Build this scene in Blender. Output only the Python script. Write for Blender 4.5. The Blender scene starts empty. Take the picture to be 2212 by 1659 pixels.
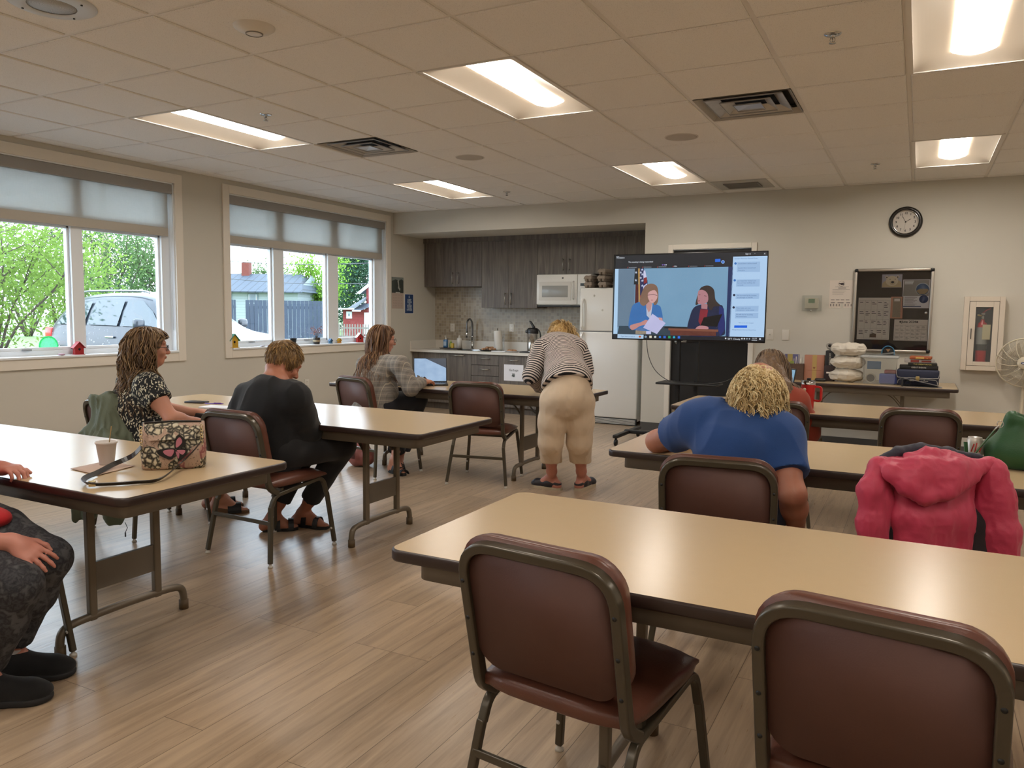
import bpy, math, random
import numpy as np
from mathutils import Vector, Matrix
random.seed(7)
rng = np.random.default_rng(7)
R_ = math.radians
SC = bpy.context.scene
COL = SC.collection
# ------------------------------------------------------------------ camera
IW, IH, FPX = 2212, 1659, 1682.5
EYE = 1.35
_yaw, _pit, _rol = R_(27.504), R_(-5.193), R_(0.66)
_f = Vector((-math.sin(_yaw)*math.cos(_pit), math.cos(_yaw)*math.cos(_pit), math.sin(_pit)))
_r = Vector((math.cos(_yaw), math.sin(_yaw), 0)); _u = _r.cross(_f)
_cr, _sr = math.cos(_rol), math.sin(_rol)
CR, CU, CF = _cr*_r+_sr*_u, -_sr*_r+_cr*_u, _f
cam = bpy.data.cameras.new('camera'); cam.sensor_width = 36; cam.lens = 36*FPX/IW; cam.clip_start = .05; cam.clip_end = 300
camo = bpy.data.objects.new('camera', cam); COL.objects.link(camo); SC.camera = camo
camo.matrix_world = Matrix(((CR.x, CU.x, -CF.x, 0), (CR.y, CU.y, -CF.y, 0), (CR.z, CU.z, -CF.z, EYE), (0, 0, 0, 1)))
# ------------------------------------------------------------------ view, world
vs = SC.view_settings; vs.view_transform = 'Standard'; vs.look = 'None'; vs.exposure = EXPOSURE = 1.1; vs.gamma = 1; vs.use_curve_mapping = False
SKY = 4.0
LAMP = 14.0
w = bpy.data.worlds.new('overcast_sky'); SC.world = w; w.use_nodes = True
nt = w.node_tree; nt.nodes.clear()
_o = nt.nodes.new('ShaderNodeOutputWorld'); _b = nt.nodes.new('ShaderNodeBackground')
_tc = nt.nodes.new('ShaderNodeTexCoord'); _sx = nt.nodes.new('ShaderNodeSeparateXYZ'); _rp = nt.nodes.new('ShaderNodeValToRGB')
nt.links.new(_tc.outputs['Generated'], _sx.inputs[0]); nt.links.new(_sx.outputs['Z'], _rp.inputs[0])
_rp.color_ramp.elements[0].position = 0.0; _rp.color_ramp.elements[0].color = (.80, .88, 1, 1)
_rp.color_ramp.elements[1].position = .6; _rp.color_ramp.elements[1].color = (.72, .84, 1, 1)
nt.links.new(_rp.outputs[0], _b.inputs[0]); _b.inputs[1].default_value = SKY; nt.links.new(_b.outputs[0], _o.inputs[0])
try:
    SC.cycles.max_bounces = 8; SC.cycles.diffuse_bounces = 4; SC.cycles.glossy_bounces = 3; SC.cycles.transmission_bounces = 6
    SC.cycles.transparent_max_bounces = 24; SC.cycles.caustics_reflective = False; SC.cycles.caustics_refractive = False
    SC.cycles.sample_clamp_indirect = 4; SC.cycles.use_denoising = True
except Exception: pass

# ------------------------------------------------------------------ pixel -> point on a real plane (photo frame 2212 x 1659)
def ray(x, y): return CR*((x-IW/2)/FPX) - CU*((y-IH/2)/FPX) + CF
def atz(x, y, z): d = ray(x, y); t = (z-EYE)/d.z; return Vector((d.x*t, d.y*t, z))
def aty(x, y, Y): d = ray(x, y); t = Y/d.y; return Vector((d.x*t, Y, EYE+d.z*t))
def atx(x, y, X): d = ray(x, y); t = X/d.x; return Vector((X, d.y*t, EYE+d.z*t))

# ------------------------------------------------------------------ materials
def lin(c):
    if isinstance(c, str): c = [int(c[i:i+2], 16) for i in (0, 2, 4)]
    o = []
    for v in c[:3]:
        v = v/255
        o.append(v/12.92 if v <= .04045 else ((v+.055)/1.055)**2.4)
    return (*o, 1)
MATS = {}
class NT:
    def __init__(s, name):
        s.m = bpy.data.materials.new(name); s.m.use_nodes = True; s.t = s.m.node_tree
        s.b = s.t.nodes['Principled BSDF']; s.out = s.t.nodes['Material Output']
    def n(s, kind, **kw):
        k = s.t.nodes.new('ShaderNode'+kind)
        for a, v in kw.items(): setattr(k, a, v)
        return k
    def l(s, a, b): s.t.links.new(a, b)
    def pos(s, kind='Object'):
        return s.n('TexCoord').outputs[kind]
    def wpos(s): return s.n('NewGeometry').outputs['Position']
    def mp(s, vec, sc=(1, 1, 1), rot=(0, 0, 0), loc=(0, 0, 0)):
        m = s.n('Mapping'); s.l(vec, m.inputs[0]); m.inputs['Scale'].default_value = sc; m.inputs['Rotation'].default_value = rot; m.inputs['Location'].default_value = loc
        return m.outputs[0]
    def noise(s, vec, scale, detail=2, rough=.5, dist=0):
        k = s.n('TexNoise'); s.l(vec, k.inputs['Vector']); k.inputs['Scale'].default_value = scale; k.inputs['Detail'].default_value = detail
        k.inputs['Roughness'].default_value = rough; k.inputs['Distortion'].default_value = dist; return k.outputs['Fac']
    def ramp(s, fac, stops, interp='LINEAR'):
        k = s.n('ValToRGB'); s.l(fac, k.inputs[0]); cr = k.color_ramp; cr.interpolation = interp
        while len(cr.elements) < len(stops): cr.elements.new(.5)
        for e, (p, c) in zip(cr.elements, stops): e.position = p; e.color = c if len(c) == 4 else (*c, 1)
        return k.outputs[0]
    def mix(s, fac, a, b, mode='MIX'):
        k = s.n('Mix', data_type='RGBA', blend_type=mode)
        for v, i in ((fac, 0), (a, 6), (b, 7)):
            if isinstance(v, (int, float)): k.inputs[i].default_value = v
            elif isinstance(v, tuple): k.inputs[i].default_value = v
            else: s.l(v, k.inputs[i])
        return k.outputs[2]
    def math(s, op, a, b=0.0, clamp=False):
        k = s.n('Math', operation=op, use_clamp=clamp)
        for v, i in ((a, 0), (b, 1)):
            if isinstance(v, (int, float)): k.inputs[i].default_value = v
            else: s.l(v, k.inputs[i])
        return k.outputs[0]
    def bump(s, h, strength=.2, dist=.01):
        k = s.n('Bump'); s.l(h, k.inputs['Height']); k.inputs['Strength'].default_value = strength; k.inputs['Distance'].default_value = dist
        s.l(k.outputs[0], s.b.inputs['Normal'])
    def set(s, **kw):
        for a, v in kw.items():
            i = s.b.inputs[a.replace('_', ' ')]
            if isinstance(v, (int, float, tuple)): i.default_value = v
            else: s.l(v, i)
        return s
def M(name, col, rough=.5, metal=0, var=.0, vs=8, bump=0, bs=60, coat=0, trans=0, emit=None, es=0, spec=.5, sheen=0):
    if name in MATS: return MATS[name]
    k = NT(name); c = lin(col)
    k.set(Roughness=rough, Metallic=metal, Base_Color=c); k.b.inputs['Specular IOR Level'].default_value = spec
    p = k.pos()
    if var:
        f = k.noise(p, vs, 3)
        k.set(Base_Color=k.mix(f, tuple(x*(1-var) for x in c[:3])+(1,), tuple(min(1, x*(1+var)) for x in c[:3])+(1,)))
    if bump: k.bump(k.noise(p, bs, 3), bump)
    if coat: k.b.inputs['Coat Weight'].default_value = coat; k.b.inputs['Coat Roughness'].default_value = .1
    if trans: k.b.inputs['Transmission Weight'].default_value = trans
    if sheen: k.b.inputs['Sheen Weight'].default_value = sheen
    if emit: k.b.inputs['Emission Color'].default_value = lin(emit); k.b.inputs['Emission Strength'].default_value = es
    MATS[name] = k.m; return k.m
def fres(k, ior):
    # same reflectance from both sides of a thin pane
    g = k.n('NewGeometry'); f = k.n('Fresnel'); a = k.math('ADD', k.math('MULTIPLY', g.outputs['Backfacing'], 1/ior-ior), ior); k.l(a, f.inputs[0]); return f
def reg(k): MATS[k.m.name] = k.m; return k.m

# ------------------------------------------------------------------ objects
def tag(o, label=None, cat=None, group=None, kind=None):
    if label: o['label'] = label
    if cat: o['category'] = cat
    if group: o['group'] = group
    if kind: o['kind'] = kind
    return o
def empty(name, loc=(0, 0, 0), rz=0, label=None, cat=None, group=None):
    o = bpy.data.objects.new(name, None); o.empty_display_size = .1; COL.objects.link(o); o.location = loc; o.rotation_euler.z = rz
    return tag(o, label, cat, group)
def link_mesh(name, verts, faces, mats, parent=None, smooth=False, fm=None):
    me = bpy.data.meshes.new(name); me.from_pydata(verts, [], faces)
    if not isinstance(mats, (list, tuple)): mats = [mats]
    for m in mats: me.materials.append(m)
    if fm is not None: me.polygons.foreach_set('material_index', fm)
    if smooth: me.polygons.foreach_set('use_smooth', [True]*len(me.polygons))
    me.update()
    o = bpy.data.objects.new(name, me); COL.objects.link(o)
    if parent: o.parent = parent
    return o
KIDS = {}
def kids(o): return [c for c in COL.objects if c.parent == o]
def copy_tree(o, parent=None, recs=None):
    c = o.copy(); COL.objects.link(c)
    if parent: c.parent = parent
    for ch in kids(o): copy_tree(ch, c)
    return c
class MB:
    """collects shapes; build() links them as ONE mesh object"""
    def __init__(s): s.v = []; s.f = []; s.m = []; s.sm = []; s.mi = 0
    def add(s, vs, fs, smooth=False):
        n = len(s.v); s.v += [tuple(v) for v in vs]; s.f += [tuple(i+n for i in f) for f in fs]; s.m += [s.mi]*len(fs); s.sm += [smooth]*len(fs); return s
    def box(s, a, b, mat=None):
        (x0, y0, z0), (x1, y1, z1) = a, b
        vs = [(x, y, z) for z in (z0, z1) for y in (y0, y1) for x in (x0, x1)]
        if mat is not None: vs = [mat @ Vector(v) for v in vs]
        return s.add(vs, [(0, 2, 3, 1), (4, 5, 7, 6), (0, 1, 5, 4), (2, 6, 7, 3), (0, 4, 6, 2), (1, 3, 7, 5)])
    def cbox(s, c, d, mat=None, bev=0):
        a = [c[i]-d[i]/2 for i in range(3)]; b = [c[i]+d[i]/2 for i in range(3)]
        if bev: return s.rbox(a, b, bev, mat)
        return s.box(a, b, mat)
    def rbox(s, a, b, r, mat=None, seg=3):
        # rounded box through a bevelled superellipsoid-like grid: corner spheres hull
        import bmesh
        bm = bmesh.new(); bmesh.ops.create_cube(bm, size=1)
        d = [b[i]-a[i] for i in range(3)]; c = [(a[i]+b[i])/2 for i in range(3)]
        for v in bm.verts: v.co = Vector((v.co.x*d[0]+c[0], v.co.y*d[1]+c[1], v.co.z*d[2]+c[2]))
        bmesh.ops.bevel(bm, geom=list(bm.edges), offset=min(r, min(d)*.49), segments=seg, profile=.5, affect='EDGES')
        bm.verts.index_update()
        vs = [v.co.copy() for v in bm.verts]; fs = [[v.index for v in f.verts] for f in bm.faces]; bm.free()
        if mat is not None: vs = [mat @ v for v in vs]
        return s.add(vs, fs, True)
    def quad(s, *p): return s.add(p, [tuple(range(len(p)))])
    def prism(s, pts, z0, z1, mat=None, smooth=False):
        n = len(pts); vs = [Vector((p[0], p[1], z0)) for p in pts]+[Vector((p[0], p[1], z1)) for p in pts]
        if mat is not None: vs = [mat @ v for v in vs]
        s.add(vs, [tuple(range(n))[::-1], tuple(range(n, 2*n))])
        k = len(s.v)-2*n
        for i in range(n):
            j = (i+1) % n; s.f.append((k+i, k+j, k+n+j, k+n+i)); s.m.append(s.mi); s.sm.append(smooth)
        return s
    def tube(s, pts, r, seg=8, caps=True, closed=False, up=None, sq=None):
        """sq=(w,h): rectangular section"""
        P = [Vector(p) for p in pts]; n = len(P)
        rs = r if isinstance(r, (list, tuple)) else [r]*n
        T = []
        for i in range(n):
            if closed: t = (P[(i+1) % n]-P[i-1])
            else: t = (P[min(i+1, n-1)]-P[max(i-1, 0)])
            T.append(t.normalized())
        N = Vector(up) if up else (Vector((0, 0, 1)) if abs(T[0].z) < .9 else Vector((0, 1, 0)))
        vs = []
        if sq: ang = [math.atan2(b, a) for a, b in ((1, 1), (-1, 1), (-1, -1), (1, -1))]; seg = 4
        for i in range(n):
            N = (N - T[i]*N.dot(T[i]))
            if N.length < 1e-6: N = T[i].orthogonal()
            N.normalize(); B = T[i].cross(N)
            for k in range(seg):
                if sq:
                    sx, sy = ((1, 1), (-1, 1), (-1, -1), (1, -1))[k]
                    vs.append(P[i]+N*(sx*sq[0]/2*(rs[i] if rs[i] else 1))+B*(sy*sq[1]/2*(rs[i] if rs[i] else 1)))
                else:
                    a = 2*math.pi*k/seg; vs.append(P[i]+N*(math.cos(a)*rs[i])+B*(math.sin(a)*rs[i]))
        fs = []
        m = n if closed else n-1
        for i in range(m):
            for k in range(seg):
                a = i*seg+k; b = i*seg+(k+1) % seg; c = ((i+1) % n)*seg+(k+1) % seg; d = ((i+1) % n)*seg+k
                fs.append((a, b, c, d))
        if caps and not closed: fs += [tuple(range(seg))[::-1], tuple(range((n-1)*seg, n*seg))]
        return s.add(vs, fs, not sq)
    def lathe(s, prof, c=(0, 0, 0), seg=24, mat=None, smooth=True):
        vs = []; n = len(prof)
        for (r, z) in prof:
            for k in range(seg):
                a = 2*math.pi*k/seg; v = Vector((c[0]+r*math.cos(a), c[1]+r*math.sin(a), c[2]+z)); vs.append(mat @ v if mat is not None else v)
        fs = [(i*seg+k, i*seg+(k+1) % seg, (i+1)*seg+(k+1) % seg, (i+1)*seg+k) for i in range(n-1) for k in range(seg)]
        return s.add(vs, fs, smooth)
    def cyl(s, a, b, r, seg=16, r2=None):
        return s.tube([a, b], [r, r if r2 is None else r2], seg)
    def build(s, name, mats, parent=None, bev=0, bseg=2, angle=40, sub=0):
        o = link_mesh(name, s.v, s.f, mats, parent, fm=s.m)
        o.data.polygons.foreach_set('use_smooth', s.sm)
        if bev:
            b = o.modifiers.new('bevel', 'BEVEL'); b.width = bev; b.segments = bseg; b.limit_method = 'ANGLE'; b.angle_limit = R_(angle)
            o.data.polygons.foreach_set('use_smooth', [True]*len(s.sm))
            try: b.harden_normals = True
            except Exception: pass
        if sub: m = o.modifiers.new('sub', 'SUBSURF'); m.levels = m.render_levels = sub
        return o
def rrect(w, h, r, seg=6, cx=0, cy=0):
    pts = []
    for qx, qy, a0 in ((1, 1, 0), (-1, 1, 90), (-1, -1, 180), (1, -1, 270)):
        for k in range(seg+1):
            a = R_(a0+90*k/seg); pts.append((cx+qx*(w/2-r)+r*math.cos(a), cy+qy*(h/2-r)+r*math.sin(a)))
    return pts
def smooth_path(pts, n=6, closed=False):
    P = [Vector(p) for p in pts]; out = []; m = len(P)
    rngi = range(m if closed else m-1)
    for i in rngi:
        p0 = P[(i-1) % m] if closed or i > 0 else P[i]; p1 = P[i]; p2 = P[(i+1) % m]; p3 = P[(i+2) % m] if closed or i+2 < m else p2
        for k in range(n):
            t = k/n; out.append(.5*((2*p1)+(-p0+p2)*t+(2*p0-5*p1+4*p2-p3)*t*t+(-p0+3*p1-3*p2+p3)*t**3))
    if not closed: out.append(P[-1])
    return out
def fillet(pts, r, seg=5):
    P = [Vector(p) for p in pts]; out = [P[0]]
    for i in range(1, len(P)-1):
        a, b, c = P[i-1], P[i], P[i+1]; u = (a-b); v = (c-b); d = min(r, u.length*.49, v.length*.49)
        p = b+u.normalized()*d; q = b+v.normalized()*d
        for k in range(seg+1):
            t = k/seg; out.append(p*(1-t)**2+b*2*t*(1-t)+q*t*t)
    out.append(P[-1]); return out
FONT = None
def text_mesh(txt, size, mat, parent, M4, name='lettering', align='CENTER', ext=.0004, bold=0, aspect=1.0, valign='CENTER'):
    cu = bpy.data.curves.new(name, 'FONT'); cu.body = txt; cu.size = size; cu.align_x = align; cu.align_y = valign; cu.extrude = ext; cu.offset = bold; cu.resolution_u = 2
    t = bpy.data.objects.new(name, cu); COL.objects.link(t)
    bpy.context.view_layer.update()
    me = bpy.data.meshes.new_from_object(t.evaluated_get(bpy.context.evaluated_depsgraph_get()))
    COL.objects.unlink(t); bpy.data.objects.remove(t)
    me.materials.clear(); me.materials.append(mat)
    me.transform(M4 @ Matrix.Diagonal((aspect, 1, 1, 1)))
    o = bpy.data.objects.new(name, me); COL.objects.link(o)
    if parent: o.parent = parent
    return o
def text_data(txt, size, M4, align='CENTER', bold=0, aspect=1.0, ext=.0004):
    """returns verts, faces so many lines can share one mesh"""
    o = text_mesh(txt, size, MATS.get('ink black') or M('ink black', '151515', .6), None, M4, align=align, bold=bold, aspect=aspect, ext=ext)
    vs = [v.co.copy() for v in o.data.vertices]; fs = [tuple(p.vertices) for p in o.data.polygons]
    me = o.data; bpy.data.objects.remove(o); bpy.data.meshes.remove(me); return vs, fs
# frames for flat things: on the back wall (facing -Y) and on the left wall (facing +X)
def FB(x, y, z): return Matrix(((1, 0, 0, x), (0, 0, -1, y), (0, 1, 0, z), (0, 0, 0, 1)))      # local x right, y up, z towards room
def FLW(x, y, z): return Matrix(((0, 0, 1, x), (1, 0, 0, y), (0, 1, 0, z), (0, 0, 0, 1)))      # local x -> +Y, y -> up, z -> +X
# ================================================================== SETTING
XL, YB, YN, CZ = -6.40, 8.75, 9.80, 2.688
XR, YF = 3.7, -3.3
GX, GY, GT = -.127, 3.117, .6096
NX = -2.85                                     # right edge of the kitchen niche
def struct(name, mb, mats, parent=None, **k):
    o = mb.build(name, mats, parent, **k)
    if not parent: o['kind'] = 'structure'
    return o
# materials of the room
wall_m = M('greige wall paint', 'cbc7bc', .75, var=.02, vs=3, bump=.05, bs=220)
cream = M('cream trim paint', 'e4ddd1', .45)
vinyl = M('white vinyl', 'e9edf0', .35)
def mk_floor():
    k = NT('oak look vinyl planks'); p = k.wpos()
    v = k.mp(p, rot=(0, 0, R_(90)))
    br = k.n('TexBrick'); k.l(v, br.inputs['Vector']); br.offset = .37; br.offset_frequency = 3
    br.inputs['Scale'].default_value = 1; br.inputs['Mortar Size'].default_value = .0012; br.inputs['Mortar Smooth'].default_value = .2
    br.inputs['Brick Width'].default_value = 1.22; br.inputs['Row Height'].default_value = .18; br.inputs['Bias'].default_value = 0
    br.inputs['Color1'].default_value = (0, 0, 0, 1); br.inputs['Color2'].default_value = (1, 1, 1, 1); br.inputs['Mortar'].default_value = (.5, .5, .5, 1)
    sep = k.n('SeparateColor'); k.l(br.outputs['Color'], sep.inputs[0]); tone = sep.outputs[0]
    # grain shifted per plank
    off = k.n('CombineXYZ'); k.l(k.math('MULTIPLY', tone, 37.0), off.inputs[1]); k.l(k.math('MULTIPLY', tone, 11.0), off.inputs[0])
    ad = k.n('VectorMath', operation='ADD'); k.l(p, ad.inputs[0]); k.l(off.outputs[0], ad.inputs[1]); q = ad.outputs[0]
    g1 = k.noise(k.mp(q, sc=(26, 1.5, 1)), 1.0, 6, .62, .6); g2 = k.noise(k.mp(q, sc=(150, 7, 1)), 1.0, 4, .6)
    g3 = k.noise(k.mp(q, sc=(6, .8, 1)), 1.0, 3, .5, 1.2)
    c1 = k.ramp(g1, [(.28, lin('826f5c')), (.5, lin('ab947a')), (.72, lin('c2aa8d'))])
    c2 = k.mix(k.math('MULTIPLY', g2, .45), c1, lin('7d6955'))
    c3 = k.mix(k.ramp(g3, [(.35, (0, 0, 0, 1)), (.7, (.5, .5, .5, 1))]), c2, lin('b29d84'))
    hs = k.n('HueSaturation'); k.l(c3, hs.inputs['Color']); k.l(k.math('ADD', k.math('MULTIPLY', tone, .22), .9), hs.inputs['Value'])
    col = k.mix(br.outputs['Fac'], hs.outputs[0], lin('5a4a3a'))
    k.set(Base_Color=col, Roughness=k.math('ADD', k.math('MULTIPLY', g2, .16), .22)); k.b.inputs['Specular IOR Level'].default_value = .5
    k.bump(k.math('SUBTRACT', k.math('MULTIPLY', g2, .5), br.outputs['Fac']), .12, .004)
    return reg(k)
floor_m = mk_floor()
struct('floor', MB().box((XL-.2, YF-.2, -.06), (XR+.2, YN+.2, 0)), floor_m)
# walls
W_ADDED = (-.825, 1.865); W1 = (2.535, 5.225); W2 = (5.895, 8.585); WZ = (.935, 2.55)  # first opening is unseen, put in for extra daylight
mb = MB()
xs = (XL-.2, XL)
ys = [YF-.2, W_ADDED[0], W_ADDED[1], W1[0], W1[1], W2[0], W2[1], YN+.2]
for a, b in ((ys[0], ys[1]), (ys[2], ys[3]), (ys[4], ys[5]), (ys[6], ys[7])): mb.box((xs[0], a, 0), (xs[1], b, CZ+.35))
for a, b in (W_ADDED, W1, W2): mb.box((xs[0], a, 0), (xs[1], b, WZ[0])); mb.box((xs[0], a, WZ[1]), (xs[1], b, CZ+.35))
struct('wall_left', mb, wall_m)
DX = (-2.515, -1.65); DZ = 2.085
mb = MB()
mb.box((NX, YB, 0), (DX[0], YB+.2, CZ+.35)); mb.box((DX[1], YB, 0), (XR+.2, YB+.2, CZ+.35)); mb.box((DX[0], YB, DZ), (DX[1], YB+.2, CZ+.35))
mb.box((XL, YB, 2.40), (NX, YN, CZ+.35)); mb.box((NX, YB+.2, 0), (NX+.15, YN+.2, CZ+.35)); mb.box((XL-.2, YN, 0), (NX+.15, YN+.2, CZ+.35))
struct('wall_back', mb, wall_m)
struct('wall_right', MB().box((XR, YF-.2, 0), (XR+.2, YB+.2, CZ+.35)), wall_m)
struct('wall_front', MB().box((XL-.2, YF-.2, 0), (XR+.2, YF, CZ+.35)), wall_m)
bb = M('dark grey rubber base', '4d4b49', .5)
struct('baseboard_back', MB().box((NX, YB-.008, 0), (DX[0]-.05, YB, .1)).box((DX[1]+.05, YB-.008, 0), (XR, YB, .1)), bb)
struct('baseboard_left', MB().box((XL, YF, 0), (XL+.008, 9.17, .1)), bb)
struct('baseboard_right', MB().box((XR-.008, YF, 0), (XR, YB, .1)), bb)
# ---- ceiling
def mk_tile():
    k = NT('mineral fibre ceiling tile'); p = k.wpos()
    n1 = k.noise(p, 260, 2, .6); n2 = k.noise(p, 90, 3, .6)
    pits = k.ramp(n1, [(.30, (0, 0, 0, 1)), (.40, (1, 1, 1, 1))])
    c = k.mix(pits, lin('b5b0a8'), lin('ece9e4')); c = k.mix(k.math('MULTIPLY', n2, .25), c, lin('dcd8d2'))
    k.set(Base_Color=c, Roughness=.95); k.bump(n1, .35, .003); return reg(k)
tile_m = mk_tile(); grid_m = M('white enamelled grid', 'dedad3', .5)
lights = {(i, j) for i in (-8, -4, 0, 4) for j in (-9, -4, 1, 6)}
skip = set()
for i, j in lights: skip |= {(i, j), (i, j+1)}
vents = [(-2, 3), (-7, 3)]; slots = [(-3, 8)]
skip |= set(vents)
mb = MB()
def cell(i, j):
    g = .013; return max(XL, GX+i*GT+g), min(XR, GX+(i+1)*GT-g), max(YF, GY+j*GT+g), min(YB, GY+(j+1)*GT-g)
for i in range(-11, 7):
    for j in range(-11, 10):
        if (i, j) in skip: continue
        x0, x1, y0, y1 = cell(i, j)
        if x1-x0 < .02 or y1-y0 < .02: continue
        b = .006; zt = CZ+.03; zf = CZ-.004; zr = CZ+.002
        vs = [(x0, y0, zt), (x1, y0, zt), (x1, y1, zt), (x0, y1, zt), (x0, y0, zr), (x1, y0, zr), (x1, y1, zr), (x0, y1, zr),
              (x0+b, y0+b, zf), (x1-b, y0+b, zf), (x1-b, y1-b, zf), (x0+b, y1-b, zf)]
        mb.add(vs, [(4, 5, 1, 0), (5, 6, 2, 1), (6, 7, 3, 2), (7, 4, 0, 3), (8, 9, 5, 4), (9, 10, 6, 5), (10, 11, 7, 6), (11, 8, 4, 7), (11, 10, 9, 8)])
ceil = struct('ceiling', mb, tile_m)
mb = MB()
for i in range(-10, 8):
    x = GX+i*GT; mb.box((x-.012, YF, CZ+.004), (x+.012, YB, CZ+.03))
for j in range(-10, 10):
    y = GY+j*GT
    for i in range(-11, 7):
        if (i, j-1) in lights: continue
        x0, x1 = max(XL, GX+i*GT+.012), min(XR, GX+(i+1)*GT-.012)
        mb.box((x0, y-.012, CZ+.0042), (x1, y+.012, CZ+.03))
mb.box((XL, YF, CZ), (XL+.022, YB, CZ+.03)).box((XL+.022, YB-.022, CZ), (XR, YB, CZ+.03))
mb.build('ceiling_grid', grid_m, ceil)
struct('trim_1', MB().box((XL-.2, YF-.2, CZ+.33), (XR+.2, YN+.2, CZ+.36)), wall_m)      # roof deck above the tiles
# ---- windows
glass_m = None
def mk_glass():
    k = NT('window glass with rain drops'); k.t.nodes.remove(k.b)
    tr = k.n('BsdfTransparent'); gl = k.n('BsdfGlossy'); gl.inputs['Roughness'].default_value = .02; fr = fres(k, 1.45)
    tr.inputs[0].default_value = (.93, .96, .96, 1)
    mx = k.n('MixShader'); k.l(k.math('MULTIPLY', fr.outputs[0], .9), mx.inputs[0]); k.l(tr.outputs[0], mx.inputs[1]); k.l(gl.outputs[0], mx.inputs[2])
    # dried rain drops low on the pane
    df = k.n('BsdfTranslucent'); df.inputs[0].default_value = (.9, .95, 1, 1); mx2 = k.n('MixShader')
    p = k.wpos(); n = k.noise(p, 75, 1, .5); sx = k.n('SeparateXYZ'); k.l(p, sx.inputs[0])
    th = k.math('ADD', k.math('MULTIPLY', sx.outputs[2], .25), .52); n2 = k.noise(p, 5, 2)
    th = k.math('SUBTRACT', th, k.math('MULTIPLY', n2, .08))
    d = k.math('MULTIPLY', k.math('GREATER_THAN', n, th), .35)
    k.l(d, mx2.inputs[0]); k.l(mx.outputs[0], mx2.inputs[1]); k.l(df.outputs[0], mx2.inputs[2]); k.l(mx2.outputs[0], k.out.inputs[0])
    return reg(k)
glass_m = mk_glass()
def mk_shade():
    k = NT('sheer roller shade fabric'); k.t.nodes.remove(k.b)
    d = k.n('BsdfDiffuse'); d.inputs[0].default_value = lin('c9c6bf'); t = k.n('BsdfTranslucent'); t.inputs[0].default_value = lin('bfc2c0'); x = k.n('BsdfTransparent'); x.inputs[0].default_value = (.9, .92, .92, 1)
    a = k.n('MixShader'); a.inputs[0].default_value = .42; k.l(d.outputs[0], a.inputs[1]); k.l(t.outputs[0], a.inputs[2])
    p = k.wpos(); wv = k.noise(k.mp(p, sc=(1, 300, 20)), 1, 2); wv2 = k.noise(k.mp(p, sc=(1, 20, 300)), 1, 2)
    b = k.n('MixShader'); k.l(k.math('ADD', k.math('MULTIPLY', k.math('ADD', wv, wv2), .10), .0), b.inputs[0]); k.l(a.outputs[0], b.inputs[1]); k.l(x.outputs[0], b.inputs[2]); k.l(b.outputs[0], k.out.inputs[0])
    return reg(k)
shade_m = mk_shade(); val_m = M('grey shade cassette', '9c9a97', .5); hem_m = M('shade hem fabric', 'b5aea2', .8)
def window(n, oy, panes, right):
    y0, y1 = oy; z0, z1 = WZ; cw = .087
    root = empty('window_%d' % n, (XL, (y0+y1)/2, z0)); root['kind'] = 'structure'
    inv = Matrix.Translation(-Vector(root.location))
    def P(mb, name, mats, par=root, **k):
        o = mb.build(name, mats, par, **k); o.matrix_parent_inverse = inv if par is root else Matrix(); return o
    c = MB(); t = .018
    c.box((XL, y0-cw, z0-cw), (XL+t, y0, z1+cw)).box((XL, y1, z0-cw), (XL+t, y1+cw, z1+cw)).box((XL, y0, z1), (XL+t, y1, z1+cw)).box((XL, y0, z0-cw), (XL+t, y1, z0))
    P(c, 'casing', cream, bev=.003)
    P(MB().rbox((XL-.07, y0+.001, z0-.004), (XL+.03, y1-.001, z0+.018), .006), 'window_sill', vinyl)
    j = MB(); j.box((XL-.07, y0, z0+.018), (XL, y0+.012, z1)).box((XL-.07, y1-.012, z0+.018), (XL, y1, z1)).box((XL-.07, y0, z1-.012), (XL, y1, z1))
    P(j, 'jamb', vinyl)
    X0, X1 = XL-.165, XL-.07; g = XL-.13
    f = MB()
    edges = [y0]+[v for p in panes for v in p]+[y1]
    for a, b in zip(edges[::2], edges[1::2]):
        f.box((X0, a, z0), (X1, b, z1)); 
    for a, b in panes:
        f.box((X0, a, z0), (X1-.02, b, z0+.06)); f.box((X0, a, 2.05), (X1, b, 2.155)); f.box((X0, a, z1-.07), (X1, b, z1))
        for s in (a, b-.018): f.box((X0+.02, s, z0+.06), (X1-.03, s+.018, 2.05))     # sash stiles stepping in
        f.box((X0+.02, a, z0+.06), (X1-.03, b, z0+.085)); f.box((X0+.02, a, 2.03), (X1-.03, b, 2.05))
    P(f, 'window_frame', vinyl, bev=.003)
    for a, b in panes:
        P(MB().box((g, a+.018, z0+.085), (g+.004, b-.018, 2.03)), 'pane', glass_m)
        P(MB().box((g, a, 2.155), (g+.004, b, z1-.07)), 'transom_pane', glass_m)
        P(MB().cbox((X1-.012, (a+b)/2, z0+.068), (.02, .07, .012)), 'latch', M('grey latch', '8c8c8c', .4))
    # the shade hangs in the opening
    sh = empty('roller_shade', (XL-.04, (y0+y1)/2, z1), 0, 'sheer grey roller shade half lowered in the %s window' % right, 'shade', 'roller shades in the two windows')
    iv = Matrix.Translation(-Vector(sh.location))
    for mb, nm, m in ((MB().rbox((XL-.055, y0+.013, 2.447), (XL-.002, y1-.013, z1-.013), .004), 'cassette', val_m),
                      (MB().box((XL-.036, y0+.014, 2.125), (XL-.035, y1-.045, 2.447)), 'fabric', shade_m),
                      (MB().rbox((XL-.042, y0+.014, 2.045), (XL-.029, y1-.045, 2.125), .005), 'hem', hem_m),
                      (MB().tube([(XL-.02, y1-.022, 2.447), (XL-.02, y1-.022, 1.15)], .0025, 6).tube([(XL-.02, y1-.030, 2.447), (XL-.02, y1-.030, 1.15)], .0025, 6), 'chain', vinyl)):
        o = mb.build(nm, m, sh); o.matrix_parent_inverse = iv
    return root
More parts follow.
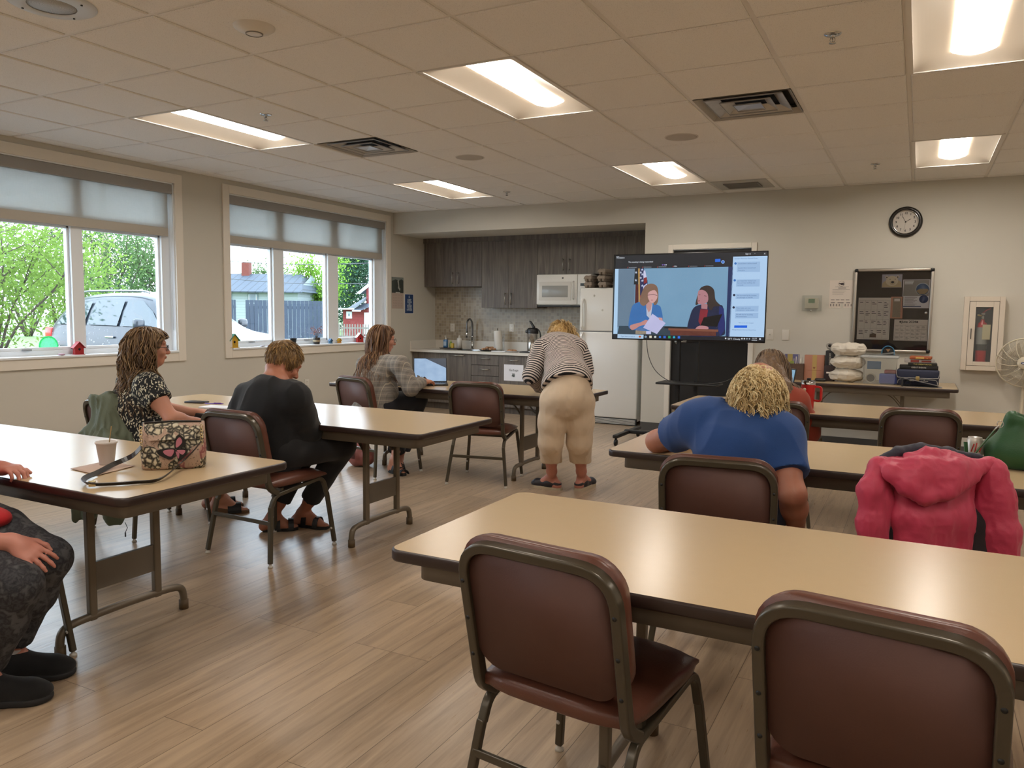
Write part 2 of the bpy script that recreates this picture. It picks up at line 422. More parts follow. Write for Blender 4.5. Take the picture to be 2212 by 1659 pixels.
window(3, W_ADDED, [(-.79, -.10), (.06, .98), (1.14, 1.80)], 'added unseen')  # added window behind the camera, brings more daylight to the near floor
window(1, W1, [(2.60, 3.26), (3.42, 4.228), (4.335, 5.13)], 'left')
window(2, W2, [(5.93, 6.591), (6.75, 7.505), (7.69, 8.424)], 'right')
# ---- door in the back wall
root = empty('door_1', ((DX[0]+DX[1])/2, YB, 0)); root['kind'] = 'structure'
def PR(mb, name, mats, par, **k):
    o = mb.build(name, mats, par, **k); r = par
    while r.parent: r = r.parent
    o.matrix_parent_inverse = (Matrix.Translation(r.location) @ Matrix.Rotation(r.rotation_euler.z, 4, 'Z')).inverted() if par is r else Matrix()
    return o
black_door = M('dark brown black door', '191716', .45)
t = .018
PR(MB().box((DX[0]-.055, YB-t, 0), (DX[0], YB, DZ+.055)).box((DX[1], YB-t, 0), (DX[1]+.055, YB, DZ+.055)).box((DX[0], YB-t, DZ), (DX[1], YB, DZ+.055)), 'casing', cream, root, bev=.003)
PR(MB().box((DX[0]+.004, YB+.02, .008), (DX[1]-.004, YB+.065, DZ-.004)), 'door_leaf', black_door, root)
PR(MB().box((DX[0]+.03, YB+.016, .02), (DX[1]-.03, YB+.02, .27)), 'kick_plate', M('satin metal plate', 'a89c88', .45, .6), root)
steel = M('satin steel', 'a9a9a6', .3, .9)
hx = DX[0]+.07
PR(MB().lathe([(0, 0), (.032, 0), (.032, .012), (.01, .014)], mat=Matrix.Translation((hx, YB+.02, 1.05)) @ Matrix.Rotation(R_(90), 4, 'X')).tube([(hx, YB+.006, 1.05), (hx, YB-.04, 1.05), (hx+.12, YB-.04, 1.05)], .009), 'lever_handle', steel, root)
for z in (.25, 1.05, 1.85): PR(MB().cyl((DX[1]-.006, YB-.004, z), (DX[1]-.006, YB-.004, z+.11), .009), 'hinge', steel, root)

# ---- outside ground
def mk_ground():
    k = NT('grass and wet road'); p = k.wpos(); n = k.noise(p, .35, 5); n2 = k.noise(p, 14, 4)
    sx = k.n('SeparateXYZ'); k.l(p, sx.inputs[0])
    g = k.mix(n2, lin('4c6630'), lin('708a48'))
    road = k.mix(n2, lin('5c6064'), lin('6d7074'))
    f = k.math('GREATER_THAN', k.math('ADD', k.math('MULTIPLY', sx.outputs[0], -1), k.math('MULTIPLY', n, 4)), 24.5)
    f2 = k.math('LESS_THAN', sx.outputs[0], -29.5)
    rf = k.math('SUBTRACT', 1, k.math('MULTIPLY', f, 1)); k.set(Base_Color=k.mix(rf, g, road), Roughness=.7); return reg(k)
struct('ground', MB().box((-140, -80, -.3), (XL-.2, 160, -.12)), mk_ground())
# ================================================================== CEILING FITTINGS
lens_m = None
k = NT('glowing troffer lens'); k.set(Base_Color=(1, 1, 1, 1)); k.b.inputs['Emission Color'].default_value = (1, .925, .84, 1); k.b.inputs['Emission Strength'].default_value = LAMP
lens_m = reg(k)
basin_m = M('white troffer enamel', 'cfc4b4', .45)
def troffer():
    L, Wd = 1.195, .583
    root = empty('troffer_light', (0, 0, CZ))
    mb = MB(); prof = []
    for s in range(13):
        t = s/12; x = -Wd/2+.012 + t*(Wd/2-.012-.088); z = .002+.062*math.sin(t*math.pi/2)**.8
        prof.append((x, z))
    full = prof+[(-x, z) for x, z in prof[::-1]]
    e = .10
    vs = []
    for y in (-L/2+.012, -L/2+e, L/2-e, L/2-.012):
        for x, z in full: vs.append((x, y, z if abs(y) < L/2-.05 else .002))
    n = len(full)
    fs = [(a*n+b, a*n+b+1, (a+1)*n+b+1, (a+1)*n+b) for a in range(3) for b in range(n-1)]
    mb.add(vs, fs, True)
    mb.build('reflector', basin_m, root)
    fr = MB(); o, i = (Wd/2+.012, L/2+.002), (Wd/2-.012, L/2-.012)
    fr.box((-o[0], -o[1], -.003), (-i[0], o[1], .01)).box((i[0], -o[1], -.003), (o[0], o[1], .01)).box((-i[0], -o[1], -.003), (i[0], -i[1], .01)).box((-i[0], i[1], -.003), (i[0], o[1], .01))
    fr.build('frame', grid_m, root)
    ln = MB(); nn = 10; vs = []
    ys = [-L/2+.07, -L/2+.09, L/2-.09, L/2-.07]
    for q, y in enumerate(ys):
        for a in range(nn+1):
            x = -.1+.2*a/nn; sag = .022*math.cos(math.pi*(a/nn-.5)); vs.append((x, y, .058-(sag if 0 < q < 3 else -.004)))
    fs = [(a*(nn+1)+b, (a+1)*(nn+1)+b, (a+1)*(nn+1)+b+1, a*(nn+1)+b+1) for a in range(3) for b in range(nn)]
    ln.add(vs, fs, True); ln.build('lens', lens_m, root)
    MB().box((-Wd/2+.002, -L/2+.002, .07), (Wd/2-.002, L/2-.002, .10)).build('housing', grid_m, root)
    return root
proto = troffer(); first = True
rows = {1: 'near', 6: 'far'}
names = {(-8, 1): 'long recessed ceiling light nearest the left window', (-8, 6): 'recessed ceiling light over the kitchen counter end, smallest one by the windows',
         (-4, 1): 'recessed ceiling light in the middle, largest whole one in view', (-4, 6): 'recessed ceiling light above the television, second row from the camera',
         (0, 1): 'bright recessed ceiling light cut off by the top right corner', (0, 6): 'square looking recessed ceiling light at the right above the wall clock'}
for (i, j) in sorted(lights, key=lambda q: (q[1], q[0])):
    o = proto if first else copy_tree(proto); first = False
    o.location = (GX+(i+1)*GT-GT/2, GY+(j+1)*GT, CZ)
    tag(o, names.get((i, j), 'recessed ceiling light outside the picture'), 'ceiling light', 'recessed ceiling lights')
# square diffusers
alu = M('brushed diffuser metal', 'b8b5b0', .38, .55, var=.15, vs=14); darkv = M('dark duct', '151413', .8); gridpaint = M('diffuser enamel', 'a8a39b', .45)
def diffuser(label):
    root = empty('air_diffuser', (0, 0, CZ), 0, label, 'air vent', 'ceiling air diffusers')
    s = GT/2-.012
    MB().box((-s, -s, .055), (s, s, .06)).build('backing', darkv, root)
    fr = MB()
    for a in range(4):
        m = Matrix.Rotation(a*math.pi/2, 4, 'Z')
        fr.add([m @ Vector(v) for v in ((-s, -s, -.002), (s, -s, -.002), (s-.035, -s+.035, .03), (-s+.035, -s+.035, .03))], [(3, 2, 1, 0)])
    fr.build('frame', gridpaint, root)
    for n_, (ro, ri, zo, zi) in enumerate(((.235, .165, .004, .035), (.155, .095, .0, .032), (.085, .0, -.004, .006))):
        c = MB()
        for a in range(4):
            m = Matrix.Rotation(a*math.pi/2, 4, 'Z')
            c.add([m @ Vector(v) for v in ((-ro, -ro, zo), (ro, -ro, zo), (ri, -ri, zi), (-ri, -ri, zi))], [(3, 2, 1, 0)])
            c.add([m @ Vector(v) for v in ((-ro, -ro, zo), (ro, -ro, zo), (ro, -ro, zo-.006), (-ro, -ro, zo-.006))], [(0, 1, 2, 3)])
        o = c.build('louvre', alu, root); 
        so = o.modifiers.new('s', 'SOLIDIFY'); so.thickness = .002
    return root
a = diffuser('square metal air vent in the ceiling near the right'); a.location = (GX-1.5*GT, GY+3.5*GT, CZ)
a = diffuser('square metal air vent in the ceiling over the left middle table'); a.location = (GX-6.5*GT, GY+3.5*GT, CZ)
c = aty(1605, 399, 0.0+8.3); p = atz(1605, 399, CZ-.005)
root = empty('return_grille', (p.x, p.y, CZ-.004), 0, 'small rectangular grille in the ceiling tile above the doorway', 'air vent')
MB().box((-.27, -.27, -.004), (.27, .27, .0)).build('plate', M('grey tile plate', 'b4b2ac', .6), root)
g = MB()
for q in range(12): g.box((-.16, -.13+q*.022, -.012), (.16, -.122+q*.022, -.004))
g.box((-.17, -.14, -.014), (-.16, .14, -.004)).box((.16, -.14, -.014), (.17, .14, -.004)).box((-.16, -.14, -.014), (.16, -.132, -.004)).box((-.16, .132, -.014), (.16, .14, -.004))
g.build('slats', M('grey grille', '77736d', .5), root)
# speakers, access point, sprinklers
zc = CZ-.004
spk = M('perforated white speaker', 'cfc9c0', .6); spkd = M('speaker mesh', 'b7b0a6', .8); wht = M('white plastic', 'd9d4cb', .45); chrome = M('chrome', 'c8c8c8', .12, 1)
def mk_rings():
    k = NT('ring perforated grille'); p = k.pos(); sx = k.n('SeparateXYZ'); k.l(p, sx.inputs[0])
    r = k.math('SQRT', k.math('ADD', k.math('MULTIPLY', sx.outputs[0], sx.outputs[0]), k.math('MULTIPLY', sx.outputs[1], sx.outputs[1])))
    rr = k.math('SINE', k.math('MULTIPLY', r, 1500)); an = k.math('SINE', k.math('MULTIPLY', k.math('ARCTAN2', sx.outputs[1], sx.outputs[0]), 90))
    f = k.math('GREATER_THAN', k.math('MINIMUM', rr, k.math('ADD', an, .6)), .05)
    k.set(Base_Color=k.mix(f, lin('c9ccce'), lin('5c5f62')), Roughness=.5); return reg(k)
ring_m = mk_rings()
for (x, y, r, lab) in ((1015, 340, .115, 'round flush ceiling speaker left of the far right of the middle lights'), (1472, 296, .115, 'round flush ceiling speaker beside the square air vent')):
    p = atz(x, y, zc); root = empty('ceiling_speaker', (p.x, p.y, zc), 0, lab.replace('left of the far right of the middle lights', 'above the kitchen and far lights'), 'speaker', 'flush round ceiling speakers')
    MB().lathe([(0, -.004), (r-.012, -.004), (r, -.001), (r, .004)], seg=40).build('grille', spkd, root)
    MB().lathe([(r, .004), (r+.002, -.004), (r+.009, -.003), (r+.012, .004)], seg=40).build('rim', spk, root)
p = atz(112, 8, zc); root = empty('ceiling_speaker', (p.x, p.y, zc), 0, 'large round white ceiling speaker with ringed grille, top left corner', 'speaker')
MB().lathe([(.098, -.012), (.10, -.014), (.165, -.010), (.178, -.004), (.18, .004)], seg=56).build('rim', M('white speaker rim', 'c9cdd0', .5), root)
MB().lathe([(0, -.010), (.1, -.0105), (.1, -.004)], seg=56).build('grille', ring_m, root)
for a in (20, 110, 200, 290): MB().lathe([(0, -.0155), (.005, -.0155), (.005, -.01)], c=(.142*math.cos(R_(a)), .142*math.sin(R_(a)), 0), seg=10).build('screw', M('dark screw', '333333', .4, .5), root)
p = atz(549, 58, zc); root = empty('smoke_detector', (p.x, p.y, zc), 0, 'round white dome device on the ceiling left of the large middle light', 'ceiling device')
MB().lathe([(0, -.034), (.035, -.034), (.04, -.031), (.075, -.02), (.095, -.006), (.098, .004)], seg=40).build('dome', wht, root)
MB().lathe([(.036, -.0355), (.04, -.0355), (.04, -.031), (.036, -.031)], seg=32).build('ring', M('grey ring', '8a857d', .5), root)
def sprinkler(x, y, lab):
    p = atz(x, y, zc); root = empty('fire_sprinkler', (p.x, p.y, zc), 0, lab, 'sprinkler', 'ceiling fire sprinklers')
    MB().lathe([(.016, -.004), (.036, -.005), (.042, .003)], seg=28).build('escutcheon', chrome, root)
    b = MB(); b.cyl((0, 0, .01), (0, 0, -.018), .009, 10); b.tube([(.008, 0, -.016), (.012, 0, -.03), (.003, 0, -.042)], .0022, 6).tube([(-.008, 0, -.016), (-.012, 0, -.03), (-.003, 0, -.042)], .0022, 6).cyl((0, 0, -.018), (0, 0, -.04), .003, 8)
    b.build('body', chrome, root); d = MB(); d.lathe([(0, -.044), (.016, -.044), (.016, -.042), (0, -.042)], seg=16); d.build('deflector', chrome, root)
sprinkler(574, 247, 'chrome fire sprinkler beside the long light near the left window')
sprinkler(1095, 414, 'small chrome fire sprinkler between the two far lights')
sprinkler(1799, 73, 'chrome fire sprinkler at the top right, nearest the camera')
sprinkler(1891, 354, 'small pale fire sprinkler above the wall clock')
# ================================================================== CHAIRS AND TABLES
frame_m = M('dark bronze tube', '4a4336', .28, .3, spec=.6)
vinyl_m = M('reddish brown vinyl', '5e382b', .34, var=.08, vs=25, bump=.08, bs=160)
panel_m = M('maroon back panel', '54352c', .6, var=.06, vs=30, bump=.05, bs=300)
glide_m = M('clear nylon glide', 'bdb8ae', .3); dot_m = M('white bumper', 'c9c6bf', .5); screw_m = M('dark screw head', '0e0d0c', .5)
def banquet_chair():
    root = empty('banquet_chair')
    hw = .206; zt = .812
    def bk(z): return -.205-(z-.38)*.22            # y of the back plane at height z
    # back frame: inverted U of flat rectangular tube
    pts = [(-hw, bk(.385)+.055, .372), (-hw, bk(.41), .41), (-hw, bk(.6), .6), (-hw, bk(zt-.013), zt-.013), (hw, bk(zt-.013), zt-.013), (hw, bk(.6), .6), (hw, bk(.41), .41), (hw, bk(.385)+.055, .372)]
    P = fillet(pts[:3]+[pts[3]], .03, 3)[:-1]
    P = fillet([pts[0], pts[1], pts[3]], .03, 3)[:-1]+fillet([Vector(pts[1]).lerp(Vector(pts[3]), .5), pts[3], pts[4], Vector(pts[6]).lerp(Vector(pts[4]), .5)], .095, 8)[1:-1]+fillet([pts[4], pts[6], pts[7]], .03, 3)[1:]
    MB().tube(P, 0, sq=(.026, .032), up=(1, 0, 0)).build('back_frame', frame_m, root, bev=.006)
    bf = kids(root)[0]
    for sx in (-1, 1):
        for z in (.50, .60, .70): MB().cyl((sx*hw, bk(z)-.0155, z), (sx*hw, bk(z)-.0175, z), .0055, 10).build('screw', screw_m, bf)
    # padded backrest in front of the frame, slightly proud of it at the top
    def slab(y0, y1, w, z0, z1, r, name, m, bev):
        out = []
        zc = (z0+z1)/2; pts = rrect(w, z1-z0, r, 7)
        n = len(pts); vs = []
        prof = [(y0, 1), (y1-bev, 1), (y1-bev*.3, .985), (y1, .95)] if bev else [(y0, 1), (y1, 1)]
        for y, k in prof:
            for px_, pz in pts:
                z = zc+pz*k; x = px_*k; vs.append((x, bk(z)+y, z))
        fs = [(a*n+b, a*n+(b+1) % n, (a+1)*n+(b+1) % n, (a+1)*n+b) for a in range(len(prof)-1) for b in range(n)]
        fs += [tuple(range(n))[::-1], tuple(range((len(prof)-1)*n, len(prof)*n))]
        fs = [f[::-1] for f in fs]
        mb = MB(); mb.add(vs, fs, True); return mb.build(name, m, root)
    slab(.012, .058, .436, .475, .824, .085, 'backrest', vinyl_m, .03)
    slab(-.004, .012, .394, .47, .802, .07, 'back_panel', panel_m, 0)
    # seat
    mb = MB(); prof = []
    nx, ny = 12, 14; W_, D = .222, .235
    import itertools
    def seat_pt(u, v, top):
        # superellipse rounded plan
        x = u*W_; y = v*D; 
        e = (abs(u)**5+abs(v)**5)**.2 if (u or v) else 0; m = max(abs(u), abs(v)); f = m/e if e > 0 else 1
        f = max(.93, f); x *= f; y *= f
        crown = (1-u**4)*(1-v**4)
        if top: z = .428+.034*crown**.5 + (.006 if v < .3 else -.012*(v-.3))
        else: z = .412-.012*crown**.4
        return (x, y+.005, z)
    vs = []; idx = {}
    for t in (0, 1):
        for a in range(nx+1):
            for b in range(ny+1):
                u = math.sin((a/nx*2-1)*math.pi/2); v = math.sin((b/ny*2-1)*math.pi/2); idx[t, a, b] = len(vs); vs.append(seat_pt(u, v, t == 0))
    fs = []
    for a in range(nx):
        for b in range(ny):
            fs.append((idx[0, a, b], idx[0, a+1, b], idx[0, a+1, b+1], idx[0, a, b+1])); fs.append((idx[1, a, b], idx[1, a, b+1], idx[1, a+1, b+1], idx[1, a+1, b]))
    for a in range(nx):
        fs.append((idx[1, a, 0], idx[1, a+1, 0], idx[0, a+1, 0], idx[0, a, 0])); fs.append((idx[0, a, ny], idx[0, a+1, ny], idx[1, a+1, ny], idx[1, a, ny]))
    for b in range(ny):
        fs.append((idx[0, 0, b], idx[0, 0, b+1], idx[1, 0, b+1], idx[1, 0, b])); fs.append((idx[1, nx, b], idx[1, nx, b+1], idx[0, nx, b+1], idx[0, nx, b]))
    mb.add(vs, fs, True); mb.build('seat', vinyl_m, root)
    tq = (.024, .022)
    for sx in (-1, 1):
        x0 = sx*.207; xf = sx*.240; xr = sx*.243
        rail = fillet([(x0, -.205, .30), (x0, -.175, .365), (x0, .185, .405), (x0+sx*.004, .215, .30)], .05, 5)
        MB().tube(rail, 0, sq=tq, up=(sx, 0, 0)).build('side_rail', frame_m, root, bev=.005)
        for nm, (a, b) in (('rear', ((x0, -.205, .31), (xr, -.248, .018))), ('front', ((x0+sx*.004, .215, .31), (xf, .243, .018)))):
            l = MB().tube([a, b], 0, sq=tq, up=(sx, 0, 0)).build('leg', frame_m, root, bev=.005)
            MB().lathe([(.008, .02), (.007, .012), (.013, .008), (.014, 0), (0, 0)][::-1], c=(b[0], b[1], 0), seg=12).build('glide', glide_m, l)
            if nm == 'front': MB().cyl((b[0]-sx*.018, b[1]-.006, .085), (b[0]-sx*.009, b[1]-.006, .085), .008, 12).cyl((b[0]-sx*.005, b[1]-.010, .1), (b[0]-sx*.005, b[1]-.020, .1), .007, 12).build('bumper', dot_m, l)
    MB().tube([(-.222, -.222, .225), (.222, -.222, .225)], 0, sq=(.022, .014)).build('stretcher', frame_m, root, bev=.004)
    MB().tube([(-.205, .10, .395), (.205, .10, .395)], 0, sq=(.02, .02)).tube([(-.205, -.12, .388), (.205, -.12, .388)], 0, sq=(.02, .02)).build('seat_support', frame_m, root)
    return root
chair0 = banquet_chair(); used = [False]
def place_chair(x, y, deg, label, group=None):
    o = chair0 if not used[0] else copy_tree(chair0); used[0] = True
    o.location = (x, y, 0); o.rotation_euler.z = R_(deg); tag(o, label, 'chair', group or 'brown banquet chairs')
    return o
place_chair(-.715, 1.85, -7, 'empty brown vinyl chair at the nearest right table, its seat and legs in view')
place_chair(-.01, 1.80, -7, 'empty brown vinyl chair in the bottom right corner, nearest the camera')
CH_BLUE = place_chair(-.68, 3.20, 7, 'brown vinyl chair of the person in the blue polo shirt')
CH_PINK = place_chair(.085, 3.42, 2, 'brown chair hidden under the pink rain jacket')
place_chair(-.005, 5.40, 8, 'empty brown chair at the far right table, behind the pink jacket')
CH_RUST = place_chair(-.83, 5.36, 8, 'brown chair of the long haired person in the rust top')
place_chair(-3.06, 5.43, 12, 'empty brown vinyl chair in the middle beside the bending person in stripes')
CH_PLAID = place_chair(-4.0, 5.28, -14.7, 'brown chair of the person in the plaid blazer')
CH_BLACK = place_chair(-3.2, 3.22, -2, 'brown vinyl chair of the person in the black cardigan')
CH_RED = place_chair(-3.1, 1.57, 0, 'brown chair of the person in red, almost outside the left edge')
CH_FLOR = place_chair(-4.185, 3.2, -9, 'chair of the woman in the floral top, with a green jacket over it')
# -------- folding tables
def mk_lam():
    k = NT('tan speckled laminate'); p = k.wpos(); n = k.noise(p, 420, 2, .7); n2 = k.noise(p, 30, 3)
    c = k.mix(k.math('MULTIPLY', n, .5), lin('b8a07c'), lin('ccb592')); c = k.mix(k.math('MULTIPLY', n2, .2), c, lin('b09873'))
    k.set(Base_Color=c, Roughness=.25); k.b.inputs['Specular IOR Level'].default_value = .5; return reg(k)
lam = mk_lam(); edge_m = M('dark brown vinyl edge', '30231f', .35); apron_m = M('taupe painted steel', '6a6256', .45, .1, var=.05); leg_m = M('bronze grey tube', '6b6050', .38, .2); cap_m = M('brown rubber cap', '57462f', .6)
def folding_table(x0, x1, y0, y1, label, z=.737, group='tan folding tables', mesh_from=None):
    if z > .73: q = 1.041; x0, x1, y0, y1, z = x0*q, x1*q, y0*q, y1*q, .712
    L = x1-x0; Wd = y1-y0
    root = empty('folding_table', ((x0+x1)/2, (y0+y1)/2, 0), 0, label, 'table', group)
    top = rrect(L-.012, Wd-.012, .035, 6)
    MB().prism(top, z-.004, z).build('table_top', lam, root)
    o = rrect(L, Wd, .04, 6); n = len(o); prof = [(0, -.004), (.0, -.030), (-.004, -.034), (-.02, -.034), (-.02, -.004), (-.006, 0.0), (-.003, -.001)]
    vs = []; cx = L/2; 
    for off, dz in [(-.007, .0), (-.002, -.002), (0, -.006), (0, -.026), (-.003, -.032), (-.03, -.033)]:
        pp = rrect(L+2*off, Wd+2*off, .04+off, 6); vs += [(a, b, z+dz) for a, b in pp]
    fs = [(a*n+b, (a+1)*n+b, (a+1)*n+(b+1) % n, a*n+(b+1) % n) for a in range(5) for b in range(n)]
    MB().add(vs, fs, True).build('edge_band', edge_m, root)
    MB().prism(rrect(L-.05, Wd-.05, .03, 4), z-.031, z-.005).build('core', M('particle board', '6b5a45', .8), root)
    ap = MB(); io = rrect(L-.13, Wd-.10, .035, 5); ii = rrect(L-.134, Wd-.104, .033, 5); m = len(io); za, zb = z-.033, z-.088
    vs = [(a, b, za) for a, b in io]+[(a, b, zb) for a, b in io]+[(a, b, zb) for a, b in ii]+[(a, b, za) for a, b in ii]
    ap.add(vs, [(a*m+b, (a+1)*m+b, (a+1)*m+(b+1) % m, a*m+(b+1) % m) for a in range(3) for b in range(m)], True); ap.build('apron', apron_m, root)
    for s in (-1, 1):
        xl = s*(L/2-.55) if L > 2 else s*(L/2-.45)
        g = MB()
        for sy in (-1, 1): g.tube([(xl, sy*.15, z-.035), (xl, sy*.15, .10)], 0, sq=(.03, .034), up=(1, 0, 0))
        lg = g.build('leg_frame', leg_m, root, bev=.007)
        foot = smooth_path([(xl, -.287, .02), (xl, -.287, .06), (xl, -.272, .098), (xl, -.225, .113), (xl, -.12, .118), (xl, 0, .12), (xl, .12, .118), (xl, .225, .113), (xl, .272, .098), (xl, .287, .06), (xl, .287, .02)], 4)
        MB().tube(foot, .0165, 12).build('foot_bar', leg_m, root)
        for sy in (-1, 1): MB().cyl((xl, sy*.287, 0), (xl, sy*.287, .042), .0205, 16).build('foot_cap', cap_m, root)
        MB().box((xl-.008, -.137, .22), (xl+.008, .137, .335)).build('cross_panel', apron_m, lg)
        xi = xl-s*.30
        for sy in (-1, 1):
            MB().tube(fillet([(xi, sy*.09, z-.05), (xl-s*.09, sy*.115, z-.115), (xl-s*.012, sy*.128, z-.21)], .04, 3), 0, sq=(.02, .006), up=(0, 1, 0)).build('brace', leg_m, root)
    return root
T = {}
T['Lf'] = folding_table(-4.69, -2.25, 1.607, 2.369, 'tan folding table at the left holding the floral handbag and foam cup')
T['Lm'] = folding_table(-4.63, -2.19, 3.215, 3.985, 'tan folding table in the left middle, beyond the person in the black cardigan')
T['Bm'] = folding_table(-4.50, -2.205, 5.195, 5.95, 'tan folding table with the open laptop, in front of the kitchen')
T['Rf'] = folding_table(-1.20, 1.24, 1.605, 2.367, 'large empty tan folding table nearest the camera at the right')
T['Rm'] = folding_table(-1.235, 1.205, 3.31, 4.08, 'tan folding table the person in blue leans on, behind the pink jacket')
T['Rb'] = folding_table(-1.49, .95, 5.20, 5.965, 'tan folding table at the far right with the red tumbler')
T['W'] = folding_table(-1.30, .34, 7.92, 8.69, 'tan folding table against the back wall holding boxes and books', z=.72)
# ================================================================== KITCHEN NICHE
def mk_wood(name, a, b, c_, vert=True):
    k = NT(name); p = k.pos(); info = k.n('ObjectInfo')
    off = k.n('CombineXYZ'); k.l(k.math('MULTIPLY', info.outputs['Random'], 9.0), off.inputs[0]); k.l(k.math('MULTIPLY', info.outputs['Random'], 5.0), off.inputs[2])
    ad = k.n('VectorMath', operation='ADD'); k.l(p, ad.inputs[0]); k.l(off.outputs[0], ad.inputs[1]); q = ad.outputs[0]
    n1 = k.noise(k.mp(q, sc=(26, 26, 1.6)), 1, 5, .6, .7); n2 = k.noise(k.mp(q, sc=(130, 130, 5)), 1, 3, .6)
    c = k.ramp(n1, [(.3, lin(a)), (.5, lin(b)), (.72, lin(c_))]); c = k.mix(k.math('MULTIPLY', n2, .5), c, lin(a))
    k.set(Base_Color=c, Roughness=.5); return reg(k)
cab = mk_wood('grey brown wood laminate', '4f4842', '6a6159', '82786d'); nick = M('brushed nickel', 'b0aba3', .3, .9)
def handle(par, a, b, out):
    """bar pull from a to b standing out by vector out (local to par)"""
    a, b, out = Vector(a), Vector(b), Vector(out); d = (b-a).normalized()
    MB().tube([a+out-d*.012, b+out+d*.012], .006, 10).cyl(a, a+out, .005, 8).cyl(b, b+out, .005, 8).build('bar_handle', nick, par)
def unit(name, x0, x1, y0, y1, z0, z1, label, fronts, group):
    root = empty(name, (x0, y0, 0), 0, label, 'cabinet', group)
    MB().box((0.001, .022, z0), (x1-x0-.001, y1-y0, z1)).build('body', cab, root)
    for (a, b, c, d, h) in fronts:      # x0 x1 z0 z1 relative; h: handle spec
        a -= x0; b -= x0
        f = MB().box((a+.0015, 0, c+.0015), (b-.0015, .019, d-.0015)).build('drawer' if h and h[0] == 'd' else 'door', cab, root, bev=.001)
        if h and h[0] == 'v': hx = b-.045 if h[1] == 'r' else a+.045; handle(f, (hx, 0, h[2]), (hx, 0, h[3]), (0, -.03, 0))
        elif h: m = (a+b)/2; handle(f, (m-h[2], 0, h[1]), (m+h[2], 0, h[1]), (0, -.03, 0))
    return root
yu, zb, zt2 = 9.47, 1.715, 2.335
G = 'upper kitchen cabinets'
unit('wall_cabinet', -6.39, -5.425, yu, YN-.002, zb, zt2, 'grey wood upper cabinet pair at the left end, above the sink', [(-6.30, -5.845, zb, zt2, ('v', 'r', 1.765, 1.905)), (-5.845, -5.425, zb, zt2, ('v', 'l', 1.765, 1.905))], G)
unit('wall_cabinet', -5.425, -4.566, yu, YN-.002, 1.42, zt2, 'taller grey wood upper cabinet pair left of the microwave', [(-5.425, -5.0, 1.42, zt2, ('v', 'r', 1.475, 1.615)), (-5.0, -4.566, 1.42, zt2, ('v', 'l', 1.475, 1.615))], G)
unit('wall_cabinet', -4.566, -3.743, yu, YN-.002, 1.868, zt2, 'short grey wood upper cabinet pair above the microwave', [(-4.566, -4.143, 1.868, zt2, ('v', 'r', 1.925, 2.06)), (-4.143, -3.743, 1.868, zt2, ('v', 'l', 1.925, 2.06))], G)
unit('wall_cabinet', -3.743, NX-.002, yu, YN-.002, 1.868, zt2, 'grey wood upper cabinet pair above the refrigerator and egg cartons', [(-3.743, -3.356, 1.868, zt2, None), (-3.356, -2.90, 1.868, zt2, None)], G)
o = MB().box((XL+.001, yu+.004, zt2), (NX-.001, yu+.03, 2.399)).build('cabinet_fascia', cab); tag(o, 'grey wood filler strip between the upper cabinets and the niche ceiling', 'trim')
# base units
yf = 9.17; zc_ = .79; G = 'lower kitchen cabinets'
unit('base_cabinet', XL+.012, -5.407, yf, YN-.002, .09, zc_, 'grey wood sink cabinet at the left end of the counter', [(-6.30, -5.855, .09, .785, ('v', 'r', .52, .66)), (-5.855, -5.407, .09, .785, ('d', .762, .11))], G)
unit('base_cabinet', -5.407, -4.975, yf, YN-.002, .09, zc_, 'grey wood unit of stacked drawers in the middle of the counter', [(-5.407, -4.975, .645, .785, ('d', .735, .065)), (-5.407, -4.975, .50, .641, ('d', .59, .065)), (-5.407, -4.975, .30, .496, ('d', .42, .065)), (-5.407, -4.975, .09, .296, ('d', .22, .065))], G)
unit('base_cabinet', -4.975, -4.535, yf, YN-.002, .09, zc_, 'grey wood lower cabinet with the garbage notice on its door', [(-4.975, -4.535, .09, .785, ('d', .725, .065))], G)
unit('base_cabinet', -4.535, -3.79, yf, YN-.002, .09, zc_, 'grey wood lower cabinet right of the garbage notice, behind the person in stripes', [(-4.535, -4.16, .09, .785, ('v', 'r', .52, .66)), (-4.16, -3.79, .09, .785, ('v', 'l', .52, .66))], G)
o = MB().box((XL+.01, yf+.06, 0), (-3.79, yf+.08, .09)).build('toe_kick', cab); tag(o, 'recessed toe board under the kitchen counter', 'trim')
quartz = M('white quartz', 'd9d4ca', .3, var=.03, vs=60)
root = empty('countertop', (XL, yf, .79), 0, 'long white countertop with an upstand, running under the upper cabinets', 'countertop')
def PC(mb, name, m, par, **k):
    o = mb.build(name, m, par, **k)
    if par.type == 'EMPTY': o.matrix_parent_inverse = Matrix.Translation(-Vector(par.location))
    return o
sink = (-5.99, -5.45, 9.33, 9.66)
c = MB(); x0, x1, y0, y1 = XL+.001, -3.775, yf-.03, YN-.001
c.box((x0, y0, .792), (sink[0], y1, .826)).box((sink[1], y0, .792), (x1, y1, .826)).box((sink[0], y0, .792), (sink[1], sink[2], .826)).box((sink[0], sink[3], .792), (sink[1], y1, .826))
PC(c, 'slab', quartz, root)
PC(MB().box((x0+.02, y1-.02, .826), (x1, y1, .945)), 'upstand', quartz, root); PC(MB().box((x0, y0, .826), (x0+.02, y1, .945)), 'side_upstand', quartz, root)
b = MB(); a0, a1, b0, b1 = sink; zz = .68
b.add([(a0, b0, .824), (a1, b0, .824), (a1, b1, .824), (a0, b1, .824), (a0+.02, b0+.02, zz), (a1-.02, b0+.02, zz), (a1-.02, b1-.02, zz), (a0+.02, b1-.02, zz)], [(0, 1, 5, 4), (1, 2, 6, 5), (2, 3, 7, 6), (3, 0, 4, 7), (4, 5, 6, 7)])
o = b.build('sink', M('stainless steel', '9a9b9b', .25, .95)); tag(o, 'stainless sink bowl set into the white countertop', 'sink')
